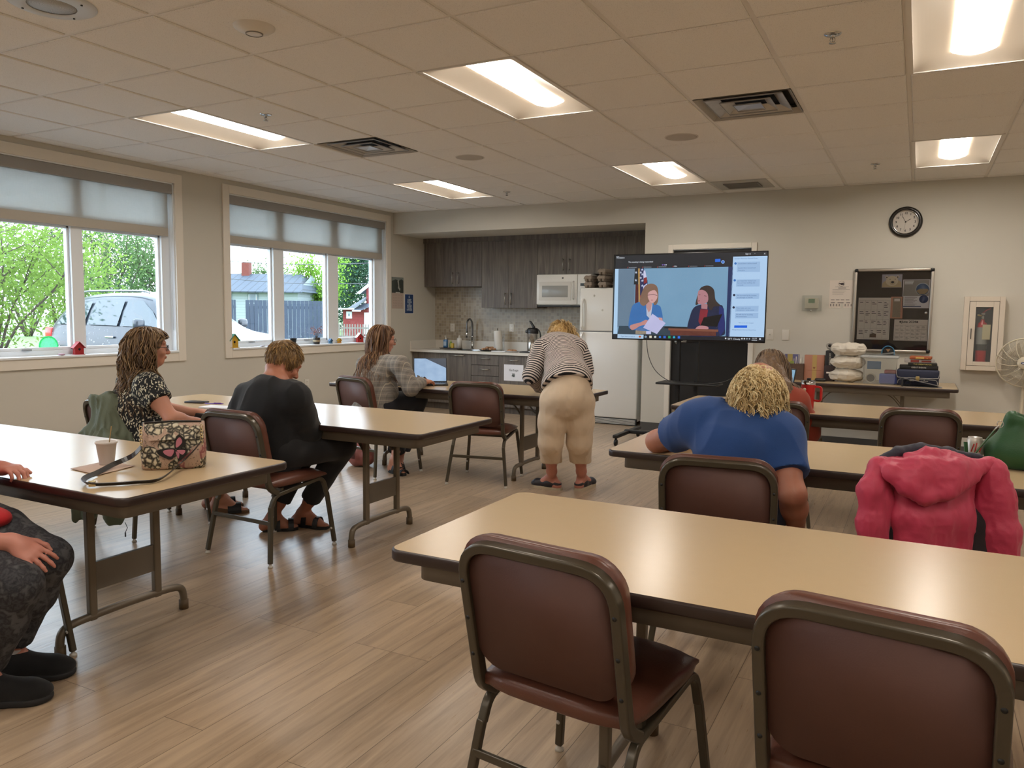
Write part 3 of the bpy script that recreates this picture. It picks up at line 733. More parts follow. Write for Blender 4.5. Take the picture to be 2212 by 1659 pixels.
# faucet
root = empty('faucet', (-5.715, 9.72, .826), 0, 'tall chrome pull-down faucet behind the sink', 'faucet')
MB().lathe([(0, 0), (.03, 0), (.03, .008), (.02, .012), (.018, .17), (.02, .172), (.017, .20), (0, .2)], seg=20).build('body', chrome, root)
MB().tube(smooth_path([(0, 0, .19), (0, 0, .33), (0, -.02, .40), (0, -.08, .435), (0, -.14, .40), (0, -.155, .33), (0, -.155, .25)], 5), .0125, 12).build('spout', M('dark chrome hose', '77787a', .3, .9), root)
MB().tube([(0, -.155, .26), (0, -.155, .17)], [.016, .018], 14).build('spray_head', chrome, root)
MB().tube([(-.015, 0, .10), (-.06, 0, .135)], .006, 8).build('lever', chrome, root)
# mosaic splash
def mk_mosaic():
    k = NT('beige mosaic tile'); p = k.wpos(); s = .0425
    sx = k.n('SeparateXYZ'); k.l(p, sx.inputs[0]); cx = k.n('CombineXYZ')
    k.l(k.math('DIVIDE', sx.outputs[0], s), cx.inputs[0]); k.l(k.math('DIVIDE', sx.outputs[2], s), cx.inputs[1])
    fl = k.n('VectorMath', operation='FLOOR'); k.l(cx.outputs[0], fl.inputs[0]); fr = k.n('VectorMath', operation='FRACTION'); k.l(cx.outputs[0], fr.inputs[0])
    wn = k.n('TexWhiteNoise'); wn.noise_dimensions = '2D'; k.l(fl.outputs[0], wn.inputs['Vector'])
    f2 = k.n('SeparateXYZ'); k.l(fr.outputs[0], f2.inputs[0])
    e = k.math('MINIMUM', k.math('MINIMUM', f2.outputs[0], k.math('SUBTRACT', 1, f2.outputs[0])), k.math('MINIMUM', f2.outputs[1], k.math('SUBTRACT', 1, f2.outputs[1])))
    g = k.math('LESS_THAN', e, .045)
    n = k.noise(p, 40, 4); c = k.ramp(wn.outputs['Value'], [(0, lin('8f8474')), (.35, lin('a2957f')), (.7, lin('ab9f8b')), (1, lin('b9ae9a'))]); c = k.mix(k.math('MULTIPLY', n, .35), c, lin('958a7b'))
    k.set(Base_Color=k.mix(g, c, lin('b6b0a5')), Roughness=k.math('ADD', k.math('MULTIPLY', g, .4), .3)); k.bump(e, .1, .002); return reg(k)
o = MB().box((XL+.001, YN-.008, .945), (NX-.001, YN-.001, 1.90)).build('tile_backsplash', mk_mosaic()); tag(o, 'beige mosaic tile splash on the niche wall behind the counter', 'tiles')
plate_m = M('white wall plate', 'd9d5cc', .4); slot_m = M('dark slot', '3a3835', .6)
def outlet(M4, label, kind='outlet', w=.072, h=.115):
    root = empty('wall_outlet' if kind == 'outlet' else 'light_switch', (0, 0, 0), 0, label, 'outlet' if kind == 'outlet' else 'switch'); root.matrix_world = M4
    MB().rbox((-w/2, -h/2, -.001), (w/2, h/2, .006), .003).build('plate', plate_m, root)
    if kind == 'outlet':
        s = MB(); s.rbox((-.017, .008, .005), (.017, .04, .009), .003).rbox((-.017, -.04, .005), (.017, -.008, .009), .003); s.build('sockets', plate_m, root)
        t = MB()
        for yy in (.026, -.022):
            for xx in (-.006, .006): t.box((xx-.0012, yy-.004, .0085), (xx+.0012, yy+.005, .0095))
        t.build('slots', slot_m, root)
    elif kind == 'toggle':
        MB().box((-.006, -.012, .005), (.006, .012, .007)).build('recess', plate_m, root); MB().tube([(0, 0, .006), (0, .006, .02)], .0045, 8).build('toggle', plate_m, root)
    return root
outlet(FB(-6.095, YN-.009, 1.13), 'white double outlet on the mosaic tiles left of the faucet')
outlet(FB(-5.112, YN-.009, 1.142), 'white double outlet on the mosaic tiles beside the paper towels')
outlet(FLW(XL, 7.026, .49), 'white outlet low on the window wall behind the person in the black cardigan')
outlet(FB(-1.425, YB, 1.152), 'white toggle light switch plate right of the doorway, nearer the television', 'toggle')
outlet(FB(-1.265, YB, 1.152), 'blank white wall plate right of the toggle light switch', 'blank')
outlet(FB(.08, YB, .36), 'white outlet low on the back wall under the wall table', 'outlet')
# garbage notice
ink = M('ink black', '1c1c1c', .6); paper = M('white paper', 'e6e6ea', .7)
root = empty('garbage_notice', (-4.752, yf, .56), 0, 'white paper sign reading Garbage taped to the lower cabinet', 'sign')
MB().box((-.145, -.0015, -.108), (.145, -.0002, .108)).build('paper', paper, root)
text_mesh('Garbage', .042, ink, root, FB(0, -.0018, .035))
gi = M('grey green print', '5b6260', .7)
g = MB(); m4 = FB(0, -.0018, -.03); g.prism([(-.014, -.025), (.016, -.025), (.02, .012), (-.02, .012)], 0, .0003, m4).prism([(-.024, .014), (.018, .022), (.018, .028), (-.026, .02)], 0, .0003, m4).prism([(-.03, -.012), (-.022, -.02), (-.01, .0), (-.018, .006)], 0, .0003, m4)
g.build('bin_picture', gi, root)
# microwave
app = M('white appliance', 'dedcd6', .3, coat=.3); app2 = M('white appliance panel', 'cfccc5', .35)
root = empty('microwave', (-4.535, 9.38, 1.44), 0, 'white over-the-range microwave under the short upper cabinets', 'microwave')
W_, H_ = .775, .425
MB().rbox((0, .03, .02), (W_, .41, H_), .006).build('body', app, root)
d = MB().rbox((.003, 0, .03), (.585, .03, H_-.004), .008).build('door', app, root)
f = MB(); f.rbox((.04, -.004, .085), (.50, .002, .325), .004); f.build('window_frame', app2, d)
MB().rbox((.085, -.007, .125), (.455, -.003, .275), .003).build('window', M('grey microwave window', '9b9b97', .15), d)
MB().tube(fillet([(.535, 0, .10), (.535, -.035, .11), (.535, -.035, .32), (.535, 0, .33)], .02, 4), .009, 10).build('handle', app, d)
MB().lathe([(0, 0), (.012, 0), (.012, .003), (0, .003)], mat=Matrix.Translation((.38, 0, .375)) @ Matrix.Rotation(R_(90), 4, 'X')).build('badge', M('grey badge', '6b6d70', .4), d)
cp = MB().rbox((.59, 0, .03), (W_-.002, .03, H_-.004), .006).build('control_panel', app, root)
MB().box((.63, -.003, .27), (.72, .001, .305)).build('display', M('dark display', '20241f', .2), cp)
b = MB()
for r_ in range(5):
    for q in range(3): b.rbox((.625+q*.037, -.002, .06+r_*.038), (.652+q*.037, .001, .085+r_*.038), .002)
o = b.build('keypad', app2, cp)
MB().box((.01, .02, 0), (W_-.01, .40, .02)).build('vent', M('black vent', '1d1d1d', .6), root)
# fridge
root = empty('refrigerator', (-3.745, 8.99, 0), 0, 'tall white top-freezer refrigerator behind the television', 'refrigerator')
W_, H_ = .765, 1.672
MB().rbox((.004, .07, .05), (W_-.004, .78, H_-.005), .006).build('body', app, root)
MB().rbox((0, 0, .085), (W_, .065, 1.133), .014).build('fridge_door', app, root); fz = MB().rbox((0, 0, 1.143), (W_, .065, H_), .014).build('freezer_door', app, root)
MB().box((.005, .02, 1.130), (W_-.005, .06, 1.146)).build('gasket', M('grey gasket', '7c7f82', .5), root)
MB().tube(fillet([(.045, .002, 1.165), (.045, -.045, 1.19), (.045, -.045, 1.50), (.045, .002, 1.53)], .03, 4), 0, sq=(.022, .03), up=(1, 0, 0)).build('handle', app, fz)
MB().tube(fillet([(.045, .002, .62), (.045, -.045, .65), (.045, -.045, 1.09), (.045, .002, 1.115)], .03, 4), 0, sq=(.022, .03), up=(1, 0, 0)).build('handle', app, root)
g = MB(); g.box((.01, .02, .005), (W_-.01, .05, .08))
gl = g.build('grille', M('dark grille', '3b3d3f', .5), root)
g = MB()
for q in range(5): g.box((.02, .008, .014+q*.013), (W_-.02, .022, .020+q*.013))
g.build('grille_bars', app2, root)
red = M('red magnet letters', 'b3302a', .5)
g = MB()
for q, (a, b, c, d) in enumerate(((0, .0, .022, .012), (.0, .018, .03, .028), (.03, .002, .05, .010), (.052, .004, .07, .022), (.035, .016, .048, .03), (.074, .0, .086, .012), (.072, .018, .10, .026), (.092, -.004, .104, .012), (.108, .002, .125, .024), (.245, -.10, .262, -.088), (.24, -.12, .252, -.104))):
    g.box((.465+a, -.003, 1.53+b), (.465+c, 0, 1.53+d))
g.build('magnet_words', red, root)
st = M('clear sticker', 'b5b2a6', .5)
for (px_, pz_, r) in ((.19, 1.575, .018), (.30, 1.40, .018)):
    n = []
    for q in range(10): rr = r if q % 2 == 0 else r*.45; n.append((px_+rr*math.cos(q*math.pi/5), pz_+rr*math.sin(q*math.pi/5)))
    MB().prism([(a, b) for a, b in n], 0, .003, Matrix(((1, 0, 0, 0), (0, 0, -1, 0), (0, 1, 0, 0), (0, 0, 0, 1)))).build('flower_magnet', st, root)
MB().cyl((.16, .0, .85), (.16, -.004, .85), .006, 10)
# egg cartons
pulp = M('grey brown egg carton pulp', '8d8073', .9, var=.12, vs=30, bump=.3, bs=220)
def carton():
    root = empty('egg_carton'); L, D = .29, .105
    b = MB()
    for a in range(6):
        for c in range(2):
            x = -L/2+.024+a*.048; y = -.0255+c*.051
            b.lathe([(.0001, .0), (.014, 0), (.02, .012), (.024, .034)], c=(x, y, 0), seg=10)
    b.box((-L/2, -D/2, .032), (L/2, D/2, .037)); b.build('tray', pulp, root)
    t = MB(); vs = []
    prof = [(0, .037, 1, 1), (.0, .05, .98, .97), (0, .066, .9, .82), (0, .070, .84, .7)]
    for _, z, sx, sy in prof: vs += [(sx*L/2*u, sy*D/2*v, z) for u, v in ((-1, -1), (1, -1), (1, 1), (-1, 1))]
    fs = [(a*4+b_, a*4+(b_+1) % 4, a*4+4+(b_+1) % 4, a*4+4+b_) for a in range(3) for b_ in range(4)]+[(12, 13, 14, 15)]
    t.add(vs, fs)
    for a in range(6):
        for c in (-1, 1): t.lathe([(.018, .060), (.012, .0745), (.0001, .076)], c=(-L/2+.024+a*.048, c*.022, 0), seg=8)
    t.build('lid', pulp, root, bev=.004)
    return root
c0 = carton(); pos = []
bz = 1.672
spec = [(-3.64, 9.20, 0, 90, 'bottom left'), (-3.64, 9.20, 1, 88, 'second layer left'), (-3.45, 9.18, 0, 91, 'bottom middle'), (-3.45, 9.17, 1, 86, 'second layer middle'), (-3.45, 9.19, 2, 84, 'top of the middle stack, tilted'),
        (-3.255, 9.17, 0, 90, 'bottom right beside the television'), (-3.255, 9.18, 1, 93, 'second layer right beside the television'), (-3.25, 9.2, 2, 88, 'top right beside the television')]
for q, (x, y, l, a, s) in enumerate(spec):
    o = c0 if q == 0 else copy_tree(c0); o.location = (x, y-.08, bz+l*.0765); o.rotation_euler = (0, 0, R_(a))
    if 'tilted' in s: o.rotation_euler = (R_(4), R_(0), R_(a)); o.location.z += .004
    tag(o, 'grey egg carton on the refrigerator, '+s, 'egg carton', 'egg cartons stacked on the refrigerator')
# counter things
def place(root, x, y, z): root.location = (x, y, z); return root
CT = .826
root = empty('paper_towel_holder', (-5.222, 9.62, CT), 0, 'upright roll of white paper towels leaning on its chrome stand', 'paper towels')
m4 = Matrix.Rotation(R_(-5), 4, 'Y')
MB().lathe([(.02, .006), (.055, .006), (.057, .012), (.057, .272), (.054, .278), (.02, .278)], seg=24, mat=m4).build('towel_roll', M('paper towel', 'dfdbd3', .9, bump=.2, bs=120), root)
MB().lathe([(0, 0), (.075, 0), (.075, .006), (0, .006)], seg=24).tube([(0, 0, 0), (-.027, 0, .31)], .005, 8).build('stand', chrome, root); MB().tube([(.08, 0, 0), (.08, 0, .24)], .003, 6).build('tension_arm', chrome, root)
root = empty('airpot', (-4.60, 9.42, CT), 0, 'steel and black airpot coffee dispenser beside the person in stripes', 'coffee pot')
MB().lathe([(0, 0), (.075, 0), (.075, .02), (.072, .022), (.072, .25), (.078, .255), (0, .255)], seg=32).build('steel_body', M('polished steel', 'b0aca6', .2, .95), root)
blk = M('black plastic', '1b1a1a', .4)
lid = MB().lathe([(.078, .255), (.08, .28), (.075, .315), (.06, .33), (0, .333)], seg=32).rbox((-.085, -.06, .262), (.01, .06, .30), .01).build('lid', blk, root)
MB().tube(smooth_path([(.02, 0, .33), (-.005, 0, .37), (-.03, 0, .405), (-.05, 0, .42)], 4), [.02]*4+[.016]*5+[.011]*4, 10).build('pump_lever', blk, lid)
MB().tube(smooth_path([(.06, 0, .315), (.10, 0, .29), (.115, 0, .22), (.105, 0, .17)], 4), .009, 8).build('carry_handle', blk, root)
MB().rbox((-.14, -.12, 0), (.09, .1, .014), .005).build('drip_tray', blk, root)
root.location.z += 0
# soap bottles on a tray
root = empty('soap_tray', (-5.94, 9.47, CT), 0, 'small dark tray under the soap bottles left of the sink', 'tray')
MB().rbox((-.13, -.06, 0), (.16, .07, .014), .005).build('base', M('pale tray', '9b9186', .5), root); MB().rbox((-.14, -.07, .014), (.17, .08, .02), .004).build('rim', M('dark tray rim', '4a4037', .5), root)
root = empty('soap_bottle', (-6.01, 9.47, CT+.02), 0, 'blue soap dispenser with a white pump, leftmost on the tray', 'soap bottle')
MB().rbox((-.032, -.022, 0), (.032, .022, .12), .012).build('bottle', M('blue soap', '3c6a96', .25, coat=.4), root)
MB().lathe([(.012, .118), (.012, .14), (.005, .142), (.005, .17), (0, .17)], seg=12).tube([(0, 0, .17), (0, -.03, .168)], .006, 8).build('pump', plate_m, root); MB().box((-.022, -.0235, .03), (.022, -.022, .09)).build('sticker', M('pale blue label', 'a9bdd0', .5), root)
root = empty('soap_bottle', (-5.935, 9.49, CT+.02), 0, 'green dish liquid bottle with a pale cap on the tray', 'soap bottle')
MB().lathe([(0, 0), (.022, 0), (.024, .03), (.018, .07), (.01, .085), (0, .085)], seg=16).build('bottle', M('green soap', '7f9a3c', .3, coat=.3), root); MB().lathe([(.009, .084), (.009, .105), (0, .108)], seg=10).build('cap', M('yellow green cap', 'a8b56a', .5), root)
root = empty('yellow_sponge', (-5.885, 9.45, CT+.02), 0, 'small yellow bottle cap block on the soap tray', 'sponge')
root.name = 'dish_sponge'; tag(root, 'yellow sponge standing on the soap tray', 'sponge'); MB().rbox((-.02, -.02, 0), (.025, .015, .07), .006).build('foam', M('yellow sponge foam', 'c7a94a', .95, bump=.4, bs=150), root)
root = empty('soap_bottle', (-5.80, 9.50, CT+.02), 0, 'plain white squeeze bottle on the soap tray', 'soap bottle')
MB().lathe([(0, 0), (.036, 0), (.037, .12), (.03, .14), (.012, .15), (0, .15)], seg=20).build('bottle', M('milky plastic', 'cfcbc2', .4), root); MB().lathe([(.012, .148), (.01, .165), (.003, .185), (0, .185)], seg=12).build('nozzle', plate_m, root)
# plate of baked goods
root = empty('pastry_plate', (-5.26, 9.38, CT), 0, 'dark plate of wrapped pastries left of the paper towels', 'plate')
MB().lathe([(0, .004), (.09, .004), (.125, .016), (.127, .018), (.09, .0), (0, 0)], seg=32).build('plate', M('dark plate', '2d2925', .35), root)
past = M('pastry crust', 'b48b6a', .7, var=.3, vs=60, bump=.4, bs=80)
for q in range(9):
    a = q*2.4; r = .028*math.sqrt(q)
    o = MB().rbox((-.03, -.02, 0), (.03, .02, .03), .012, Matrix.Translation((r*math.cos(a), r*math.sin(a), .012+(.02 if q < 4 else 0))) @ Matrix.Rotation(a, 4, 'Z')).build('pastry_piece', past, root)
root = empty('napkin_stack', (-5.07, 9.33, CT), R_(8), 'white napkins and plastic cutlery lying on the counter', 'napkins')
MB().rbox((-.09, -.05, 0), (.11, .05, .012), .003).rbox((.1, -.02, .0), (.19, .06, .008), .003).build('napkins', paper, root)
root = empty('pastry_plate', (-4.90, 9.40, CT), 0, 'white paper plate of buns beside the coffee airpot', 'plate')
MB().lathe([(0, .004), (.08, .004), (.11, .014), (.112, .014), (.08, 0), (0, 0)], seg=32).build('plate', paper, root)
for q in range(4): MB().lathe([(.035, .004), (.036, .015), (.02, .03), (0, .033)], c=(.04*math.cos(q*1.6), .04*math.sin(q*1.6), 0), seg=14).build('bun', past, root)
# ================================================================== OUTSIDE, seen through the windows
def atd(x, y, D): d = ray(x, y); return Vector((d.x*D, d.y*D, EYE+d.z*D))
def mk_leaf(name, a, b, tr=.3):
    k = NT(name); p = k.wpos(); n = k.noise(p, 2.2, 3); n2 = k.noise(p, 30, 1)
    c = k.mix(k.math('ADD', k.math('MULTIPLY', n, .7), k.math('MULTIPLY', n2, .3)), lin(a), lin(b))
    k.t.nodes.remove(k.b); d = k.n('BsdfDiffuse'); t = k.n('BsdfTranslucent'); k.l(c, d.inputs[0]); k.l(c, t.inputs[0]); m = k.n('MixShader'); m.inputs[0].default_value = tr
    k.l(d.outputs[0], m.inputs[1]); k.l(t.outputs[0], m.inputs[2]); k.l(m.outputs[0], k.out.inputs[0]); return reg(k)
bark = M('grey brown bark', '4a4038', .9, var=.2, vs=10)
leafA = mk_leaf('spring green leaves', '4a6b2c', '94ad58', .45); leafB = mk_leaf('mid green leaves', '3d5436', '6f8a58', .35); leafC = mk_leaf('dark evergreen leaves', '233a2c', '4a6650', .2); leafD = mk_leaf('lime leaves', '56802a', '93b850', .45)
def leaves(pts, size, rg):
    n = len(pts); v = rg.normal(size=(n, 3)); v /= np.linalg.norm(v, axis=1)[:, None]
    u = np.cross(v, rg.normal(size=(n, 3))); u /= np.linalg.norm(u, axis=1)[:, None]; w_ = np.cross(v, u)
    s = (size*(.6+.8*rg.random(n)))[:, None]
    a = pts-u*s; b = pts+w_*s*.45; c = pts+u*s; d = pts-w_*s*.45
    V = np.stack([a, b, c, d], 1).reshape(-1, 3)
    return V, np.arange(4*n).reshape(-1, 4)
def tree(base, height, crown, label, leaf, n, size, seed, group='trees beyond the windows', trunks=5, low=.15, name='broadleaf_tree', shape='round'):
    rg = np.random.default_rng(seed); root = empty(name, base, 0, label, 'tree', group)
    mb = MB(); tips = []
    for k_ in range(trunks):
        a = 2*math.pi*k_/trunks+rg.random()*.8; r = crown*(.25+.55*rg.random()); hh = height*(.7+.28*rg.random())
        p = [Vector((.12*math.cos(a), .12*math.sin(a), 0)), Vector((r*.35*math.cos(a), r*.35*math.sin(a), hh*.38)), Vector((r*.75*math.cos(a+.2), r*.75*math.sin(a+.2), hh*.72)), Vector((r*math.cos(a+.1), r*math.sin(a+.1), hh))]
        sp = smooth_path(p, 4); m = len(sp); r0 = .022*height/2
        mb.tube(sp, [r0*(1-.85*i/m) for i in range(m)], 6); tips += sp[4:]
        for q in range(5):
            s = sp[int(rg.integers(3, m-2))]; a2 = rg.random()*6.28; l = crown*(.3+.4*rg.random())
            e = s+Vector((math.cos(a2)*l, math.sin(a2)*l, l*(.3+.6*rg.random()))); br = smooth_path([s, s.lerp(e, .5)+Vector((0, 0, .1*l)), e], 3)
            mb.tube(br, [r0*.35*(1-.8*i/len(br)) for i in range(len(br))], 5); tips += br[1:]
    mb.build('trunk', bark, root)
    T_ = np.array([tuple(t) for t in tips]); cz = height*.58
    if shape == 'cone':
        z = height*(low+(1-low)*rg.random(n)); rr = crown*(1-(z/height-low)/(1-low)*.9)*np.sqrt(rg.random(n))*1.0; a = rg.random(n)*6.283
        P = np.stack([rr*np.cos(a), rr*np.sin(a), z], 1)
    else:
        # clumps of leaves round the branch points, kept inside the crown
        c = T_[rg.integers(0, len(T_), n)]; P = c+rg.normal(size=(n, 3))*crown*.16
        P[:, 2] = np.maximum(P[:, 2], height*low*rg.random(n)+.05)
    V, F_ = leaves(P, size, rg)
    o = link_mesh('foliage', V.tolist(), F_.tolist(), leaf, root); o['kind'] = 'stuff'
    return root
GZ = -.12
def gb(x, D):
    p = atd(x, 680, D); return (p.x, p.y, GZ)
tree(gb(-30, 17), 3.6, 2.5, 'bright green bushy tree filling the left window pane beside the grey car', leafA, 9000, .055, 1, trunks=9, low=.04)
tree(gb(135, 21), 3.3, 1.6, 'smaller bright green tree right behind the tail of the grey car', leafA, 4000, .055, 11, trunks=6, low=.04)
tree(gb(235, 30), 4.9, 2.3, 'mid green tree behind the grey car, left of the two', leafB, 6000, .07, 2, trunks=8)
tree(gb(330, 33), 5.0, 2.4, 'mid green tree behind the grey car, right of the two', leafB, 6000, .07, 3, trunks=8)
tree(gb(60, 40), 5.2, 4.0, 'dark green tree in the distance behind the bright green tree', leafB, 5000, .10, 4, trunks=8)
tree(gb(575, 62), 6.3, 2.0, 'thin pale tree rising behind the white house roof', leafB, 2500, .10, 5, trunks=4, low=.4)
tree(gb(682, 46), 4.6, 1.9, 'lime green tree between the white house and the window post', leafD, 6500, .085, 6, trunks=7)
tree(gb(748, 62), 7.6, 1.6, 'light green tree left of the tall evergreen', leafD, 4500, .11, 8, trunks=5)
tree(gb(778, 58), 7.9, 3.0, 'tall dark evergreen tree behind the red house', leafC, 11000, .12, 7, name='evergreen_tree', shape='cone', trunks=1, low=.02)
# low hedge of grass at left
rg = np.random.default_rng(12); c = gb(40, 15.5); n = 4000
P = np.stack([rg.normal(size=n)*1.2+c[0], rg.normal(size=n)*2.0+c[1], GZ+.45*rg.random(n)**1.2], 1)
V, F_ = leaves(P, .07, rg); o = link_mesh('tall_grass', V.tolist(), F_.tolist(), leafA); tag(o, 'tall bright grass growing below the left window pane', 'grass', kind='stuff')
# utility pole
p = gb(231, 34); root = empty('utility_pole', p, 0, 'weathered wooden utility pole rising among the trees behind the car', 'pole')
MB().tube([(0, 0, 0), (0, 0, 8)], [.16, .13], 12).build('pole', M('weathered wood', '9a8c78', .9, var=.15, vs=4), root); MB().box((-.9, -.06, 7.2), (.9, .06, 7.32)).build('crossarm', bark, root)
# overhead wires
for (ya, yb, D, lab) in ((553, 560, 24, 'upper thin black overhead wire crossing the right window'), (600.5, 606, 24, 'lower thin black overhead wire crossing the right window')):
    a, b = atd(380, ya-4 if ya < 560 else ya-16, D+8), atd(900, yb+2, D-2)
    pts = [a.lerp(b, t/12)-Vector((0, 0, .25*(1-(t/6-1)**2))) for t in range(13)]
    o = MB().tube(pts, .013, 5).build('overhead_wire', M('black cable', '3a3c40', .6)); tag(o, lab, 'wire', 'overhead wires')
# ---- the parked SUV, nose towards the building
paint = M('metallic grey car paint', '2a2f36', .3, .35, coat=.5); chromec = M('car chrome', 'c9ccd0', .15, 1); tyre = M('tyre rubber', '1b1b1c', .8)
k = NT('tinted car glass'); k.set(Base_Color=lin('26343a'), Roughness=.04, Metallic=0.0); k.b.inputs['Specular IOR Level'].default_value = .9; cglass = reg(k)
def suv():
    root = empty('parked_car', (-12.75, 10.25, GZ), R_(1), 'dark grey SUV parked outside with its nose towards the building', 'car')
    # side profile (x along car, z up), half width per station
    L0 = -2.4
    st = [  # x, z_bottom, z_belt, half width belt, z_top, half width top
        (-2.40, .45, .95, .80, .98, .74), (-2.33, .38, 1.08, .90, 1.12, .78), (-2.10, .34, 1.13, .945, 1.50, .68), (-1.75, .30, 1.15, .955, 1.72, .66), (-1.0, .28, 1.15, .965, 1.775, .66),
        (-.2, .28, 1.13, .965, 1.775, .66), (.35, .28, 1.11, .965, 1.72, .65), (.75, .28, 1.09, .965, 1.42, .70), (1.15, .28, 1.07, .96, 1.11, .82), (1.5, .28, 1.04, .955, 1.075, .80), (2.05, .30, .97, .93, 1.02, .74), (2.33, .36, .86, .87, .93, .68), (2.42, .48, .74, .80, .78, .62)]
    vs = []; m = 0
    for x, zb_, zt_, hw, ztt, ht in st:
        ring = [(-hw*.92, zb_), (-hw, zb_+.12), (-hw*1.0, (zb_+zt_)/2), (-hw*.985, zt_), (-ht-.02, ztt-.03), (-ht*.85, ztt), (0, ztt+.02), (ht*.85, ztt), (ht+.02, ztt-.03), (hw*.985, zt_), (hw, (zb_+zt_)/2), (hw, zb_+.12), (hw*.92, zb_)]
        m = len(ring); vs += [(x, y, z) for y, z in ring]
    fs = [(a*m+b, a*m+b+1, (a+1)*m+b+1, (a+1)*m+b) for a in range(len(st)-1) for b in range(m-1)]
    fs += [tuple(range(m)), tuple(range((len(st)-1)*m, len(st)*m))[::-1]]
    b_ = MB().add(vs, fs, True).build('body', paint, root, sub=1)
    # glass: side windows, windscreen, rear; a few mm proud
    def yt(x, z, s):
        for a, b in zip(st, st[1:]):
            if a[0] <= x <= b[0]:
                t = (x-a[0])/(b[0]-a[0]); q = [a[i]+(b[i]-a[i])*t for i in range(6)]
                f = (z-q[2])/max(.05, q[4]-q[2]); return s*(q[3]*.985+(q[5]+.02-q[3]*.985)*min(1, max(0, f))+.004)
        return s*.8
    for s in (-1, 1):
        for pts in ([(-2.02, 1.17), (-1.20, 1.17), (-1.16, 1.60), (-1.72, 1.60)], [(-1.10, 1.17), (-.26, 1.16), (-.26, 1.64), (-1.05, 1.63)], [(-.18, 1.16), (.86, 1.13), (.52, 1.42), (.20, 1.62), (-.18, 1.64)]):
            q = [(x, yt(x, z, s), z) for x, z in pts]; MB().add(q+[(a, b-s*.01, c) for a, b, c in q], [tuple(range(len(q))) if s < 0 else tuple(range(len(q)))[::-1]], False).build('side_window', cglass, root)
        mr = MB().rbox((.60, s*1.20-.10, 1.12), (.72, s*1.20+.10, 1.30), .05).build('wing_mirror', paint, root); MB().tube([(.66, s*.95, 1.14), (.66, s*1.12, 1.16)], .03, 8).build('mirror_arm', tyre, root)
        MB().tube(smooth_path([(-1.7, s*.63, 1.745), (-1.4, s*.64, 1.80), (.0, s*.64, 1.80), (.25, s*.63, 1.765)], 4), .018, 8).build('roof_rail', M('grey rail', '8a9098', .3, .8), root)
        for xx in (-.40, -1.25): MB().rbox((xx-.14, s*.975-.02, .93), (xx+.08, s*.975+.02, .97), .015).build('door_handle', chromec, root)
        MB().rbox((-2.42, s*.80-.12, .86), (-2.22, s*.80+.13, 1.10), .04).build('tail_light', M('red tail light', 'c2281c', .2, coat=.5), root)
        MB().rbox((2.10, s*.70-.16, .72), (2.40, s*.70+.18, .86), .05).build('headlight', M('headlight glass', 'c6d2da', .1, coat=.5), root)
        for xx in (-1.45, 1.48):
            w_ = MB(); m4 = Matrix.Translation((xx, s*.86, .37)) @ Matrix.Rotation(R_(90), 4, 'X'); w_.lathe([(0, -.11), (.24, -.11), (.36, -.09), (.375, 0), (.36, .09), (.24, .11), (0, .11)], seg=28, mat=m4)
            o = w_.build('wheel', tyre, root); MB().lathe([(0, -.13), (.2, -.125), (.23, -.09), (.23, .09), (.2, .125), (0, .13)], seg=20, mat=m4).build('rim', chromec, o)
    q = [(1.06, -.72, 1.125), (.42, -.60, 1.70), (.42, .60, 1.70), (1.06, .72, 1.125)]
    MB().add([(a+.03, b, c+.015) for a, b, c in q], [(0, 1, 2, 3)]).build('windscreen', cglass, root)
    g = MB()
    for k_ in range(7): g.rbox((2.37, -.42+k_*.12, .60), (2.44, -.34+k_*.12, .78), .02)
    MB().rbox((2.30, -.48, .58), (2.42, .48, .80), .03).build('grille', tyre, root); g.build('grille_slots', chromec, root)
    MB().rbox((2.28, -.85, .36), (2.47, .85, .56), .06).build('bumper', paint, root)
    text_mesh('Jeep', .15, M('badge letters', '5a6068', .3, .6), root, Matrix.Translation((2.36, 0, .895)) @ Matrix(((0, 0, 1, 0), (1, 0, 0, 0), (0, 1, 0, 0), (0, 0, 0, 1))) @ Matrix.Rotation(R_(-38), 4, 'X'), name='bonnet_badge', ext=.004)
    return root
suv()
# ---- fence
k = NT('blue grey board fence'); p = k.wpos(); n = k.noise(p, 3, 3); k.set(Base_Color=k.mix(n, lin('2e3743'), lin('3b4654')), Roughness=.8); fen_m = reg(k)
def fence(a, b, h, label):
    a, b = Vector(a), Vector(b); d = (b-a); L = d.length; root = empty('board_fence', a, math.atan2(d.y, d.x), label, 'fence')
    bo = MB(); x = 0
    while x < L: bo.box((x+.004, -.01, .03), (min(L, x+.14), .012, h)); x += .145
    bo.build('boards', fen_m, root); r_ = MB().box((0, .012, .3), (L, .06, .4)).box((0, .012, h-.3), (L, .06, h-.2)); r_.build('rails', fen_m, root); return root
F1 = atd(400, 650, 27); F2 = atd(509, 650, 27.3)
fence((F1.x, F1.y, GZ), (F2.x, F2.y, GZ), 1.83, 'short left piece of the blue grey board fence beyond the car hood')
F3 = atd(530, 650, 27.6); F4 = atd(712, 652, 28.5)
fence((F3.x, F3.y, GZ), (F4.x, F4.y, GZ), 1.83, 'long blue grey board fence across the middle of the right window')
fence((F2.x, F2.y+.5, GZ), (F3.x, F3.y+.5, GZ), 1.55, 'lower gate piece in the gap of the blue grey fence')
